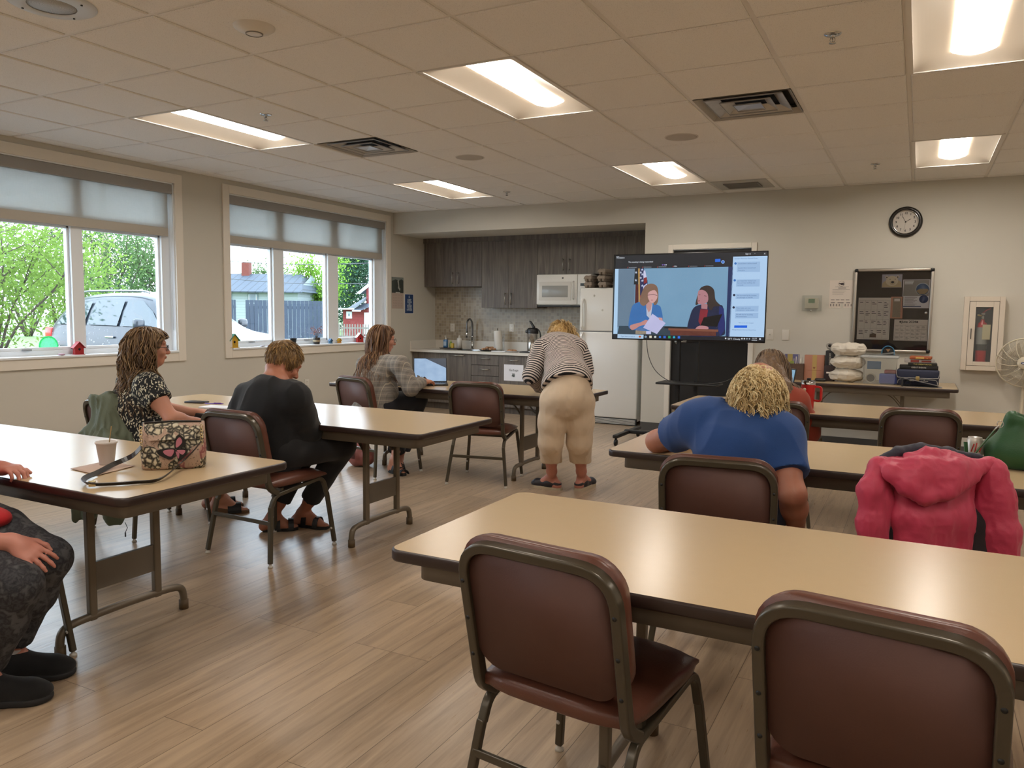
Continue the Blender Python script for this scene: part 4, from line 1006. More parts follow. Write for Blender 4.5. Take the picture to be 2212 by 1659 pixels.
# ---- white house
siding = None
def mk_siding(name, col):
    k = NT(name); p = k.wpos(); sx = k.n('SeparateXYZ'); k.l(p, sx.inputs[0]); f = k.math('FRACT', k.math('DIVIDE', sx.outputs[2], .15)); c = lin(col)
    k.set(Base_Color=k.mix(k.math('LESS_THAN', f, .12), c, tuple(v*.7 for v in c[:3])+(1,)), Roughness=.7); k.bump(f, .5, .02); return reg(k)
k = NT('blue grey metal roof'); p = k.pos(); sx = k.n('SeparateXYZ'); k.l(p, sx.inputs[0]); f = k.math('FRACT', k.math('DIVIDE', sx.outputs[0], .4))
k.set(Base_Color=k.mix(k.math('LESS_THAN', f, .14), lin('39434f'), lin('262d36')), Roughness=.75, Metallic=.0); roof_m = reg(k)
whs = mk_siding('white siding', '8f989c'); reds = mk_siding('red siding', '7e2c2c'); wtrim = M('house trim white', 'c9d0d4', .6); hglass = M('house window glass', '5c6a74', .15); brick = M('red chimney brick', '6e3a30', .9, var=.25, vs=12)
def house_frame(pxl, pxr, D, yaw_extra=0):
    a = atd(pxl, 680, D); b = atd(pxr, 680, D); d = b-a; return Vector((a.x, a.y, GZ)), math.atan2(d.y, d.x)+yaw_extra, math.hypot(d.x, d.y)
o, yw, L = house_frame(380, 644, 42)
root = empty('white_house', o, yw, 'white sided house with a blue grey metal roof and brick chimney beyond the fence', 'house')
eh = 2.55; rh = 3.55
MB().box((0, 0, 0), (L, 6, eh)).add([(0, 0, eh), (0, 6, eh), (0, 3, rh-.05), (L, 0, eh), (L, 6, eh), (L, 3, rh-.05)], [(0, 1, 2), (3, 5, 4)]).build('wall', whs, root)
MB().add([(-.3, -.4, eh-.08), (L+.35, -.4, eh-.08), (L-.55, 3, rh), (-.3, 3, rh), (L+.35, 6.4, eh-.08), (-.3, 6.4, eh-.08), (-.3, -.4, eh-.14), (L+.35, -.4, eh-.14)], [(0, 1, 2, 3), (3, 2, 4, 5), (1, 4, 2), (0, 6, 7, 1)]).build('roof', roof_m, root)
ch = MB().box((L*.44-.22, 2.6, rh-.5), (L*.44+.20, 3.1, rh+.62)).build('chimney', brick, root)
def px2x(px): # local x on that facade
    q = atd(px, 680, 42); return math.hypot(q.x-o.x, q.y-o.y)
for px_ in (491, 547.5, 590): 
    x = px2x(px_); f = MB().box((x-.28, -.05, 1.30), (x+.28, .02, 2.4)).build('window', M('dark window trim', '6b7880', .6), root)
    MB().box((x-.21, -.08, 1.36), (x+.21, -.045, 2.32)).build('pane', hglass, f); MB().box((x-.22, -.10, 1.82), (x+.22, -.08, 1.87)).box((x-.21, -.10, 1.36), (x-.18, -.08, 2.32)).box((x+.18, -.10, 1.36), (x+.21, -.08, 2.32)).build('sash', wtrim, f)
o2, y2, L2 = house_frame(637, 668, 50)
root = empty('grey_garage', o2, y2, 'pale garage gable peeking out right of the white house', 'house')
MB().box((0, 0, 0), (L2, 4, 2.3)).build('wall', whs, root); MB().add([(-.2, -.2, 2.2), (L2, -.2, 2.85), (L2, 4, 2.85), (-.2, 4, 2.2), (-.2, -.2, 2.32), (L2, -.2, 2.97), (L2, 4, 2.97), (-.2, 4, 2.32)], [(3, 2, 1, 0), (4, 5, 6, 7), (0, 1, 5, 4), (1, 2, 6, 5), (2, 3, 7, 6), (3, 0, 4, 7)]).build('roof', wtrim, root)
# ---- red house
D = 44
o3, y3, L3 = house_frame(741, 786, D)
root = empty('red_house', o3, y3, 'red clapboard house with white trim at the right end of the right window', 'house')
def hz(y, x=770): return atd(x, y, D).z-GZ
def hx_(px_): q = atd(px_, 680, D); return math.hypot(q.x-o3.x, q.y-o3.y)
zt_ = hz(668); MB().box((0, 0, 0), (hx_(830), 4, zt_)).build('porch_wall', reds, root)
xr = hx_(786); MB().box((xr, .8, 0), (xr+6, 8, hz(618))).add([(xr, .8, hz(618)), (xr+6, .8, hz(618)), (xr+3, .8, hz(535)), (xr, 8, hz(618)), (xr+6, 8, hz(618)), (xr+3, 8, hz(535))], [(0, 1, 2), (3, 5, 4)]).build('main_wall', reds, root)
sh_ = M('grey shingle roof', '555c66', .8, var=.1, vs=20)
MB().add([(-.7, -.35, hz(667)), (hx_(768), -.35, hz(667)), (hx_(789), -.35, hz(651)), (xr, 2.5, hz(634)), (.9, 3.2, hz(634)), (-.7, 4.2, hz(667))], [(0, 1, 2, 3, 4, 5)]).add([(hx_(765), -.5, hz(671)), (hx_(783), -.5, hz(671)), (hx_(803), -.5, hz(662)), (hx_(803), .8, hz(655)), (hx_(778), .8, hz(655))], [(0, 1, 2, 3, 4)]).build('porch_roof', sh_, root)
MB().add([(xr-.5, .55, hz(632)), (xr-.35, .55, hz(635)), (xr+3, .55, hz(530)), (xr+3, .55, hz(520)), (xr-.5, .75, hz(632)), (xr-.35, .75, hz(635)), (xr+3, .75, hz(530)), (xr+3, .75, hz(520))], [(0, 1, 2, 3), (0, 3, 7, 4), (7, 6, 5, 4), (1, 5, 6, 2)]).add([(xr-.5, .55, hz(632)), (xr+3, .55, hz(520)), (xr+3, 8, hz(520)), (xr-.5, 8, hz(632))], [(0, 1, 2, 3)]).build('gable_trim', wtrim, root)
MB().box((-.7, -.42, hz(669)), (hx_(768), -.34, hz(666))).box((hx_(765), -.55, hz(673)), (hx_(783), -.5, hz(670))).build('eave_trim', wtrim, root)
for (a, b, c, d, nm) in ((748.5, 760.5, 688, 673, 'window'), (797, 806, 643, 622, 'window'), (787, 812, 722, 675, 'door')):
    yv = -.03 if a != 797 else .77
    f = MB().box((hx_(a), yv-.04, hz(c)), (hx_(b), yv+.05, hz(d))).build(nm, wtrim, root); MB().box((hx_(a)+.12, yv-.06, hz(c)+(.12 if nm == 'window' else 1.1)), (hx_(b)-.12, yv-.035, hz(d)-.12)).build('pane', hglass, f)
# picket fence in front of the red house
a = atd(731, 695, 38); b = atd(835, 695, 38); d = b-a; root = empty('picket_fence', (a.x, a.y, GZ), math.atan2(d.y, d.x), 'low weathered picket fence in front of the red house', 'fence')
L = math.hypot(d.x, d.y); z = .85; pk = MB(); x = 0
while x < L: pk.box((x, 0, 0), (x+.06, .02, z)); x += .13
pk.box((0, .02, .2), (L, .05, .28)).box((0, .02, .62), (L, .05, .70)); pk.build('pickets', M('weathered pickets', '77706a', .9, var=.2, vs=10), root)
# ================================================================== TELEVISION ON ITS CART
YT = 7.85
def emis(name, c1, strength=None, grad=None):
    if name in MATS: return MATS[name]
    k = NT(name); k.set(Base_Color=(.01, .01, .01, 1), Roughness=.25)
    col = lin(c1)
    if grad:
        p = k.pos(); n = k.noise(p, grad[1], 2); col = k.mix(n, lin(c1), lin(grad[0])); k.l(col, k.b.inputs['Emission Color'])
    else: k.b.inputs['Emission Color'].default_value = col
    k.b.inputs['Emission Strength'].default_value = (strength or 1.0)/(2**EXPOSURE); return reg(k)
a, b = aty(1325.5, 550, YT), aty(1661, 541, YT); c = aty(1651, 741, YT); d = aty(1322.5, 733, YT)
tx0, tx1 = (a.x+d.x)/2-.002, (b.x+c.x)/2; tz1 = (a.z+b.z)/2; tz0 = (c.z+d.z)/2
root = empty('television', ((tx0+tx1)/2, YT, tz0), 0, 'large flat screen television showing a video meeting of two people', 'television')
TVR = root; TVL = Vector(root.location)
blackp = M('black bezel plastic', '0d0d0e', .3)
def TB(mb, name, m, par=None, **k):
    mb.v = [(Vector(v)-TVL)[:] for v in mb.v]; return mb.build(name, m, par or TVR, **k)
TB(MB().rbox((tx0, YT, tz0), (tx1, YT+.03, tz1), .004), 'bezel', blackp)
TB(MB().rbox((tx0+.25, YT+.03, tz0+.06), (tx1-.25, YT+.07, tz1-.2), .02), 'back_housing', blackp)
layer = [0]
def S(zx, zy, dy=0.0):   # point of the screen plane, from the 4.74x crop of the photograph
    p = aty(1300+zx/4.739, 500+zy/4.74, YT-.001-dy); return p
def poly(name, pts, mat, lay, par=None, sm=0):
    P_ = [S(x, y) for x, y in pts]
    if sm: P_ = smooth_path(P_, sm, closed=True)
    y1 = YT-.0006*lay; n = len(P_)
    mb = MB(); mb.add([(p.x, y1, p.z) for p in P_]+[(p.x, y1-.0005, p.z) for p in P_], [tuple(range(n)), tuple(range(n, 2*n))[::-1]]+[(i, (i+1) % n, n+(i+1) % n, n+i) for i in range(n)])
    return TB(mb, name, mat, par)
bg = poly('screen', [(145, 250), (1697, 205), (1660, 1125), (118, 1090)], emis('screen dark interface', '191c24', 1), 1)
vid = poly('video_picture', [(137, 384), (1306, 362), (1300, 1074), (118, 1048)], emis('video wall blue', '5f86a6', 1, ('7ea6c2', 1.6)), 2, bg)
V = [vid]
def vp(pts, col, lay, name='video_shape', sm=0, grad=None): return poly(name, pts, emis('screen '+col, col, 1, grad), lay, bg, sm)
vp([(137, 384), (172, 384), (158, 1048), (118, 1048)], 'a9c9e6', 3)
vp([(172, 384), (340, 380), (330, 960), (158, 980)], '556b82', 3, grad=('6a8296', 3))
vp([(1296, 362), (1345, 361), (1312, 1075), (1268, 1073)], '1d2d58', 3)
vp([(178, 965), (700, 970), (900, 985), (900, 1072), (160, 1048)], '2c3d4a', 3); vp([(640, 972), (880, 978), (880, 1000), (640, 992)], '14181c', 4)
vp([(340, 380), (380, 379), (372, 540), (328, 543)], '14171f', 4); vp([(345, 540), (375, 540), (376, 730), (340, 738)], '4a1518', 4)
vp([(388, 379), (430, 378), (468, 500), (470, 560), (430, 640), (392, 700)], '1b2350', 4); vp([(430, 400), (445, 400), (465, 500), (430, 512), (425, 440)], 'c2c4e0', 5)
vp([(430, 478), (460, 466), (465, 520), (430, 538)], '7e2426', 6); vp([(425, 560), (466, 530), (462, 600), (420, 650)], 'b9bce0', 5); vp([(392, 660), (425, 620), (415, 700), (392, 740)], '8c2a2c', 5)
vp([(373, 379), (390, 379), (392, 720), (378, 722)], 'b08a4c', 7)
def star(x, y, r=17): return [(x+r*(1 if q % 2 == 0 else .42)*math.sin(q*math.pi/5), y-r*(1 if q % 2 == 0 else .42)*math.cos(q*math.pi/5)) for q in range(10)]
for (x, y) in ((352, 420), (350, 500), (415, 392), (400, 420), (416, 440), (400, 475), (416, 505), (416, 555)): vp(star(x, y, 15), 'b9c4da', 8, 'flag_star')
# left presenter on screen
vp([(345, 1050), (350, 985), (440, 985), (480, 1052)], '6d6258', 6, grad=('a89a84', 40)); 
vp([(300, 800), (330, 745), (400, 722), (520, 740), (590, 760), (610, 800), (625, 900), (600, 990), (470, 1020), (340, 1010), (282, 990), (276, 930)], '2b5d99', 6, 'video_person', 3, ('3a74b4', 6))
vp([(455, 735), (520, 745), (500, 900), (460, 860)], 'b3b8c8', 7); vp([(462, 700), (520, 700), (505, 800), (480, 830), (455, 770)], 'b58a88', 8)
vp([(390, 700), (420, 600), (455, 550), (510, 535), (560, 555), (580, 620), (575, 720), (540, 755), (510, 700), (440, 760), (400, 745)], '6a4f42', 9, 'video_hair', 4, ('8a6b56', 8))
vp([(480, 625), (540, 600), (570, 640), (565, 690), (530, 730), (500, 725), (475, 680)], 'c69a98', 10, 'video_face', 3); vp([(470, 650), (530, 640), (570, 655), (568, 660), (530, 646), (470, 656)], '6a4a52', 11); vp([(505, 700), (525, 700), (522, 706), (508, 706)], '8c3c44', 11)
vp([(295, 960), (400, 930), (450, 905), (500, 925), (480, 950), (400, 965), (330, 1005), (298, 1000)], 'b9827c', 8, 'video_arm', 3); vp([(580, 880), (620, 885), (625, 915), (590, 905)], 'c28f8c', 10)
vp([(520, 842), (655, 938), (565, 1050), (425, 985)], 'c2c2e4', 9, 'video_paper', 0, ('a8a8d0', 6)); vp([(455, 1020), (505, 1020), (505, 1052), (455, 1050)], 'b8bce0', 10)
# right presenter on screen
vp([(875, 990), (900, 880), (935, 790), (1010, 750), (1200, 750), (1245, 790), (1262, 1000), (1220, 1070), (900, 1070)], '141c38', 6, 'video_person', 3, ('1e2848', 5))
vp([(1205, 760), (1250, 790), (1262, 1000), (1215, 1070), (1190, 1000)], '202a66', 7)
vp([(1010, 795), (1090, 800), (1060, 960), (1010, 960), (990, 920)], '6d1c28', 8, grad=('8a2a36', 10)); vp([(1020, 740), (1085, 740), (1080, 795), (1020, 790)], 'a4747a', 8)
vp([(960, 740), (1000, 600), (1040, 562), (1100, 556), (1150, 600), (1165, 700), (1215, 760), (1150, 770), (1120, 810), (1085, 760), (1060, 700), (990, 745)], '2a211f', 9, 'video_hair', 4, ('3c302c', 6))
vp([(990, 610), (1040, 600), (1085, 640), (1085, 720), (1020, 745), (985, 735), (982, 690)], 'a8777e', 10, 'video_face', 3); vp([(992, 648), (1010, 645), (1010, 650), (992, 652)], '4a2e30', 11); vp([(1050, 655), (1075, 660), (1073, 665), (1050, 660)], '4a2e30', 11); vp([(985, 710), (1005, 706), (1003, 714), (986, 715)], '7a3038', 11)
vp([(1045, 880), (1235, 845), (1180, 975), (1010, 965)], '07080c', 10); vp([(960, 998), (1000, 965), (1080, 972), (1090, 1000), (1020, 1005)], 'b07c80', 11, 'video_hands', 3)
vp([(683, 990), (1195, 1005), (1192, 1028), (683, 1012)], '7a4a38', 12); vp([(700, 1012), (1172, 1028), (1170, 1070), (705, 1062)], '4e2620', 12, grad=('6a3a2e', 20))
# chat panel
chat = poly('chat_panel', [(1345, 258), (1697, 250), (1660, 1082), (1300, 1076)], emis('chat panel blue', 'a9c8e8', 1), 3, bg)
for y0, y1, x0, x1 in ((312, 352, 1385, 1622), (354, 415, 1385, 1622), (492, 565, 1378, 1618), (638, 692, 1372, 1612), (765, 822, 1368, 1606), (836, 890, 1366, 1604)):
    vp([(x0, y0), (x1, y0-4), (x1-3, y1-2), (x0-3, y1)], '94b4d8', 4, 'chat_bubble')
for x, y, c in ((1369, 328, '2a6ab4'), (1361, 500, '2a6ab4'), (1355, 651, '1c2844'), (1350, 778, '1c2844')): vp([(x+13*math.cos(q*.785), y+13*math.sin(q*.785)) for q in range(8)], c, 5, 'chat_avatar')
vp([(1357, 962), (1489, 962), (1487, 986), (1355, 986)], '1560d8', 5, 'chat_button')
def swrite(items, mat, name, lay):
    vs, fs = [], []
    for (t, zx, zy, size, al) in items:
        p = S(zx, zy); v, f = text_data(t, size, FB(p.x, YT-.0006*lay-.0008, p.z), align=al, aspect=.95); n = len(vs); vs += [(q-TVL)[:] for q in v]; fs += [tuple(i+n for i in g) for g in f]
    return link_mesh(name, vs, fs, mat, bg)
ct = emis('screen text grey', '4f6c96', 1); wt = emis('screen text white', 'dfe6ee', 1)
s_ = .022
swrite([('Assistant Attorney General Fiona...', 1358, 280, .017, 'LEFT'), ('should there still be sound?', 1396, 330, .017, 'LEFT'), ('heard it for a second and', 1396, 375, .017, 'LEFT'), ('then gone', 1396, 397, .017, 'LEFT'), ('yes I heard the "testing" part', 1390, 506, .016, 'LEFT'), ('but can\'t hear anything else', 1390, 527, .016, 'LEFT'), ('currently', 1390, 549, .016, 'LEFT'),
        ('We are muted at the moment', 1384, 656, .016, 'LEFT'), ('we will begin at 2:00 PM', 1384, 677, .016, 'LEFT'), ('Please make sure your', 1378, 784, .016, 'LEFT'), ('microphones remain muted', 1378, 804, .016, 'LEFT'), ('We will also be recording', 1376, 850, .016, 'LEFT'), ('this presentation', 1376, 870, .016, 'LEFT'), ('Who can see your messages?', 1400, 935, .013, 'LEFT'), ('Message Assistant Attorney General Fiona', 1334, 1005, .014, 'LEFT')], ct, 'chat_text', 6)
swrite([('Workplace', 150, 271, .021, 'LEFT'), ('zoom', 150, 257, .014, 'LEFT'), ('This meeting is being transcribed', 272, 315, .021, 'LEFT'), ('Sign in', 1470, 230, .021, 'LEFT'), ('x', 1668, 224, .03, 'CENTER'), ('-', 1568, 224, .03, 'CENTER'), ('IMDL', 738, 357, .016, 'LEFT')], wt, 'interface_text', 3)
swrite([('58°F  Cloudy', 1288, 1100, .024, 'LEFT'), ('2:53 PM', 1562, 1095, .015, 'CENTER'), ('6/5/2024', 1562, 1114, .015, 'CENTER')], wt, 'taskbar_text', 3)
vp([(162, 1050), (428, 1058), (426, 1098), (160, 1092)], 'a8c4de', 3, 'search_box'); swrite([('Type here to search', 195, 1074, .02, 'LEFT')], ct, 'search_text', 4)
for x, c in ((390, 'b0562e'), (450, '7f9ab0'), (499, 'd8d2b8'), (547, 'c9d2cc'), (596, '2a7ad8'), (643, '2a64c8'), (692, '2c9a58'), (740, '2aa8c8'), (790, '2a6ad8'), (1435, 'd0d6dc'), (1460, 'd0d6dc'), (1486, '9aa4b0'), (1512, '9aa4b0'), (1620, 'd0dae4'), (1268, 'd8dce2')):
    yc = 1078+(x-450)*.018+(2 if x > 1000 else 0); r = 12 if x < 1000 else 8; vp([(x-r, yc-r), (x+r, yc-r), (x+r, yc+r), (x-r, yc+r)] if x in (499, 643, 692, 790, 1620) else [(x+r*math.cos(q*.785), yc+r*math.sin(q*.785)) for q in range(8)], c, 5, 'taskbar_icon')
vp([(1160, 283), (1215, 280), (1215, 310), (1160, 313)], '1f66d8', 3, 'top_button'); vp([(1240+18*math.cos(q*.628), 312+18*math.sin(q*.628)) for q in range(10)], '8ab4ec', 3, 'top_button'); vp([(1240+10*math.cos(q*.628), 312+10*math.sin(q*.628)) for q in range(10)], '2458b8', 4, 'top_button')
for x in (265, 417, 570, 728, 887, 1050):
    y = 368-(x-265)*.02; vp([(x-3, y+7), (x+5, y-7), (x+7, y-6), (x, y+8)], 'd04040', 3, 'mute_mark')
    if x != 728: vp([(x+12, y-3), (x+92, y-4), (x+92, y+4), (x+12, y+5)], '8d949e', 3, 'name_strip', 0, ('22252c', 260))
for i_, c in enumerate(('7a5ab4', '8a7ac4', 'd8dce8')): vp([(615+i_*18, 336), (630+i_*18, 336), (622+i_*18, 352)], c, 4, 'screen_emblem')
TB(MB().box(((tx0+tx1)/2-.02, YT-.003, tz0+.004), ((tx0+tx1)/2+.02, YT+.001, tz0+.008)), 'logo_bar', M('silver mark', '8e8a80', .3, .7))
# cart
root = empty('television_cart', ((tx0+tx1)/2-.04, YT+.10, 0), 0, 'black rolling stand with two posts and a shelf carrying the television', 'tv stand')
CL = Vector(root.location)
def CB(mb, name, m, par=None, **k): mb.v = [(Vector(v)-CL)[:] for v in mb.v]; return mb.build(name, m, par or root, **k)
cartm = M('black powder coat', '141414', .45)
pxA, pxB = aty(1466, 760, YT+.1).x, aty(1506, 760, YT+.1).x
for x in (pxA, pxB): CB(MB().box((x-.018, YT+.075, .12), (x+.018, YT+.125, 1.72)), 'post', cartm)
CB(MB().box((pxA-.02, YT+.07, 1.30), (pxB+.02, YT+.09, 1.62)), 'mount_plate', cartm)
sz = .648; x0, x1 = aty(1424, 829, YT-.1).x, aty(1524, 836, YT-.1).x
CB(MB().rbox((x0-.02, YT-.17, sz), (x1+.12, YT+.15, sz+.02), .005), 'shelf', cartm)
fx0, fx1 = -2.735, -1.55
CB(MB().rbox((fx0, YT-.0, .09), (fx1, YT+.06, .13), .008), 'base_bar', cartm)
for fx in (fx0+.03, fx1-.03):
    CB(MB().rbox((fx-.028, YT-.36, .085), (fx+.028, YT+.42, .12), .01), 'base_foot', cartm)
    for fy in (YT-.33, YT+.39):
        w_ = MB(); w_.lathe([(0, -.012), (.034, -.012), (.038, 0), (.034, .012), (0, .012)], seg=18, mat=Matrix.Translation((fx, fy, .038)) @ Matrix.Rotation(R_(90), 4, 'Y')); w_.cyl((fx, fy, .05), (fx, fy, .09), .012, 8)
        CB(w_, 'castor', cartm)
# hanging cable
pts = [(1397, 735), (1400, 765), (1412, 795), (1432, 815), (1458, 827), (1500, 832), (1545, 828), (1572, 822), (1610, 800)]
P_ = smooth_path([aty(x, y, YT+.02-i*.02) for i, (x, y) in enumerate(pts)], 5)
o = MB().tube(P_, .004, 7).build('power_cable', M('thin grey cable', '3b3835', .5)); tag(o, 'thin dark cable looping down from the left underside of the television', 'cable')

# ================================================================== BACK WALL FIXTURES
root = empty('wall_clock', (-.175, YB, 2.295), 0, 'round wall clock with a black rim, high on the back wall', 'clock'); root.rotation_euler = (R_(90), 0, 0)
MB().lathe([(.112, .004), (.116, .026), (.13, .034), (.148, .024), (.152, .001), (.11, .001)], seg=64).build('rim', M('black clock rim', '17130f', .3, coat=.3), root)
MB().lathe([(.112, .028), (.113, .030), (.117, .028), (.112, .01)], seg=64).build('bezel_ring', chrome, root)
MB().lathe([(0, .006), (.114, .006)], seg=64).build('dial', M('cream dial', 'cdc6bd', .6), root)
vs, fs = [], []
for h in range(1, 13):
    a = R_(90-30*h); v, f = text_data(str(h), .029, Matrix.Translation((.085*math.cos(a), .085*math.sin(a), .007)), bold=.0008); n = len(vs); vs += v; fs += [tuple(i+n for i in g) for g in f]
link_mesh('numerals', [v[:] for v in vs], fs, ink, root)
def hand(ang, L, wd, name, z, tail=.012, m=None):
    a = R_(90-ang); m4 = Matrix.Rotation(a, 4, 'Z'); pts = [(-tail, -wd*.6), (L*.6, -wd), (L*.72, -wd*1.6), (L, 0), (L*.72, wd*1.6), (L*.6, wd), (-tail, wd*.6)]
    MB().prism(pts, z, z+.0008, m4).build(name, m or ink, root)
hand(57.5, .058, .0022, 'hour_hand', .010); hand(331, .075, .0017, 'minute_hand', .012); hand(189, .09, .0006, 'second_hand', .0138, .02)
MB().lathe([(0, .015), (.005, .015), (.005, .008)], seg=16).build('hub', ink, root)
# thermostat in clear guard
root = empty('thermostat', (-1.015, YB, 1.49), 0, 'beige thermostat with a green display inside a clear locking guard', 'thermostat'); root.rotation_euler = (R_(90), 0, 0)
MB().rbox((-.066, -.055, 0), (.066, .055, .03), .004).build('body', M('beige plastic', 'bfb6a0', .5), root); MB().box((-.032, .002, .03), (.032, .045, .0315)).build('display', M('green display', '5f7a58', .3), root)
def mk_clear(name, tint=(.9, .93, .92, 1), fac=.12, rough=.05):
    k = NT(name); k.t.nodes.remove(k.b); t = k.n('BsdfTransparent'); t.inputs[0].default_value = tint; g = k.n('BsdfGlossy'); g.inputs['Roughness'].default_value = rough; d = k.n('BsdfDiffuse'); d.inputs[0].default_value = (.6, .62, .62, 1)
    fr = fres(k, 1.45); m1 = k.n('MixShader'); m1.inputs[0].default_value = fac; k.l(t.outputs[0], m1.inputs[1]); k.l(d.outputs[0], m1.inputs[2])
    m2 = k.n('MixShader'); k.l(fr.outputs[0], m2.inputs[0]); k.l(m1.outputs[0], m2.inputs[1]); k.l(g.outputs[0], m2.inputs[2]); k.l(m2.outputs[0], k.out.inputs[0]); return reg(k)
clear = mk_clear('clear acrylic')
gd = MB(); o_, i_ = (.098, .083), (.09, .075)
gd.add([(s*o_[0], t*o_[1], 0) for s, t in ((-1, -1), (1, -1), (1, 1), (-1, 1))]+[(s*i_[0], t*i_[1], .06) for s, t in ((-1, -1), (1, -1), (1, 1), (-1, 1))], [(0, 1, 5, 4), (1, 2, 6, 5), (2, 3, 7, 6), (3, 0, 4, 7), (4, 5, 6, 7)])
gd.build('guard', clear, root); MB().cyl((0, -.078, .055), (0, -.078, .068), .008, 12).build('lock', chrome, root)
# tear-off flyer
root = empty('tear_off_flyer', (-.735, YB, 1.585), 0, 'white flyer with tear-off tabs taped left of the notice board', 'flyer'); root.rotation_euler = (R_(90), 0, 0)
f = MB(); f.box((-.112, -.085, .0005), (.112, .142, .0015))
for q in range(8):
    if q in (4,): continue
    f.box((-.112+q*.028, -.142, .0005), (-.112+q*.028+.026, -.085, .0015+.001*(q % 3)))
f.build('sheet', M('flyer paper', 'd9cfc4', .8), root)
f = MB(); f.box((-.095, -.092, .0022), (.09, -.084, .0026))
for (x0, x1, y) in ((-.06, .07, .075), (-.085, .08, .045), (-.085, .04, .03), (-.085, .03, .015), (-.085, .02, -.0), (-.03, .045, .06)): f.box((x0, y, .0022), (x1, y+.0025 if y != .06 else y+.006, .0026))
for q in range(4): f.box((-.095+q*.047, -.062, .0022), (-.06+q*.047, -.055, .0026))
for q in range(8):
    if q != 4: f.box((-.1+q*.028, -.125, .0045), (-.092+q*.028, -.1, .005))
f.build('printed_lines', M('grey print', '77726f', .8), root)
f = MB(); f.lathe([(.026, .0022), (.027, .0028), (.028, .0022)], c=(0, .107, 0), seg=32); f.prism([(-.028, .112), (.02, .118), (.022, .1), (.028, .095), (-.006, .094), (-.01, .102), (-.028, .104)], .0024, .003); f.build('logo', M('dark logo', '3a3236', .7), root)

# notice board
bx0, bx1, bz0, bz1 = -.615, .105, 1.0, 1.84
root = empty('notice_board', (bx0, YB, bz0), 0, 'glass fronted brown notice board with an aluminium frame and black corners', 'notice board'); root.rotation_euler = (R_(90), 0, 0)
W_, H_ = bx1-bx0, bz1-bz0
MB().box((.02, .02, 0), (W_-.02, H_-.02, .012)).build('felt_panel', M('dark brown felt', '3c332c', .95, bump=.3, bs=400), root)
alum = M('brushed aluminium frame', 'b3aca2', .35, .8)
for nm, a, b in (('side_rail', (0, .03, 0), (.03, H_-.03, .04)), ('side_rail', (W_-.03, .03, 0), (W_, H_-.03, .04)), ('top_rail', (.03, H_-.03, 0), (W_-.03, H_, .04)), ('bottom_rail', (.03, 0, 0), (W_-.03, .03, .04))): MB().rbox(a, b, .012).build(nm, alum, root)
for x in (0, W_-.04):
    for y in (0, H_-.04): MB().rbox((x, y, -.001), (x+.04, y+.04, .043), .014).build('corner_cap', blackp, root)
def mk_front():
    k = NT('notice board glass'); k.t.nodes.remove(k.b); t = k.n('BsdfTransparent'); g = k.n('BsdfGlossy'); g.inputs['Roughness'].default_value = .01; fr = k.n('Fresnel'); fr.inputs[0].default_value = 1.6
    m2 = k.n('MixShader'); k.l(fr.outputs[0], m2.inputs[0]); k.l(t.outputs[0], m2.inputs[1]); k.l(g.outputs[0], m2.inputs[2]); k.l(m2.outputs[0], k.out.inputs[0]); return reg(k)
MB().quad((.028, .028, .031), (W_-.028, .028, .031), (W_-.028, H_-.028, .031), (.028, H_-.028, .031)).build('glass_door', mk_front(), root)
MB().cyl((W_-.055, .40, .03), (W_-.055, .40, .045), .012, 16).build('lock', chrome, root)
BR = root
def sheet(name, x0, x1, z0, z1, label, mat, group='papers pinned inside the notice board'):
    r = empty(name, ((x0+x1)/2, YB-.0125, (z0+z1)/2), 0, label, 'paper', group); r.rotation_euler = (R_(90), 0, 0)
    w2, h2 = (x1-x0)/2, (z1-z0)/2; MB().box((-w2, -h2, 0), (w2, h2, .001)).build('sheet', mat, r); return r, w2, h2
paperw = M('cream office paper', 'ebe4dc', .8); gp = M('fine grey print', '8d867f', .8); dk = M('dark print', '3d3936', .8)
def grid(r, w2, h2, nc, nr, y1, m, rng_=None, t=.0012, fill=True):
    g = MB(); z = .0012
    for q in range(nc+1): x = -w2*.94+2*w2*.94*q/nc; g.box((x-t/2, -h2*.94, z), (x+t/2, y1, z+.0003))
    for q in range(nr+1): y = -h2*.94+(y1+h2*.94)*q/nr; g.box((-w2*.94, y-t/2, z), (w2*.94, y+t/2, z+.0003))
    g.build('calendar_grid', gp, r)
    if fill:
        g = MB(); rr = random.Random(5)
        for a in range(nc):
            for b in range(nr):
                cw, chh = 2*w2*.94/nc, (y1+h2*.94)/nr
                for l in range(rr.randint(1, 4)): x0 = -w2*.94+a*cw+cw*.12; y = -h2*.94+b*chh+chh*(.78-.17*l); g.box((x0, y, z), (x0+cw*(.35+.4*rr.random()), y+chh*.07, z+.0003))
        g.build('calendar_entries', dk if nc < 6 else gp, r)
r, w2, h2 = sheet('calendar_page', -.566, -.268, 1.126, 1.549, 'tall white calendar page at the lower left of the notice board', paperw); grid(r, w2, h2, 5, 4, h2*.86, gp)
MB().prism([(-.03, -.19), (.03, -.19), (.03, -.155), (.0, -.145), (-.03, -.16)], .0012, .0016).build('small_picture', M('brown print', '6a594c', .8), r)
r, w2, h2 = sheet('calendar_page', -.227, .072, 1.121, 1.332, 'wide June 2024 calendar page at the lower right of the notice board', paperw); grid(r, w2, h2, 6, 4, h2*.45, gp)
text_mesh('June 2024', .032, dk, r, Matrix.Translation((-.02, h2*.78, .0013)), bold=.0008)
for x in (-.095, .055): MB().lathe([(0, .0016), (.009, .0016), (.009, .001)], c=(x, h2*.78, 0), seg=14).build('paw_mark', dk, r)
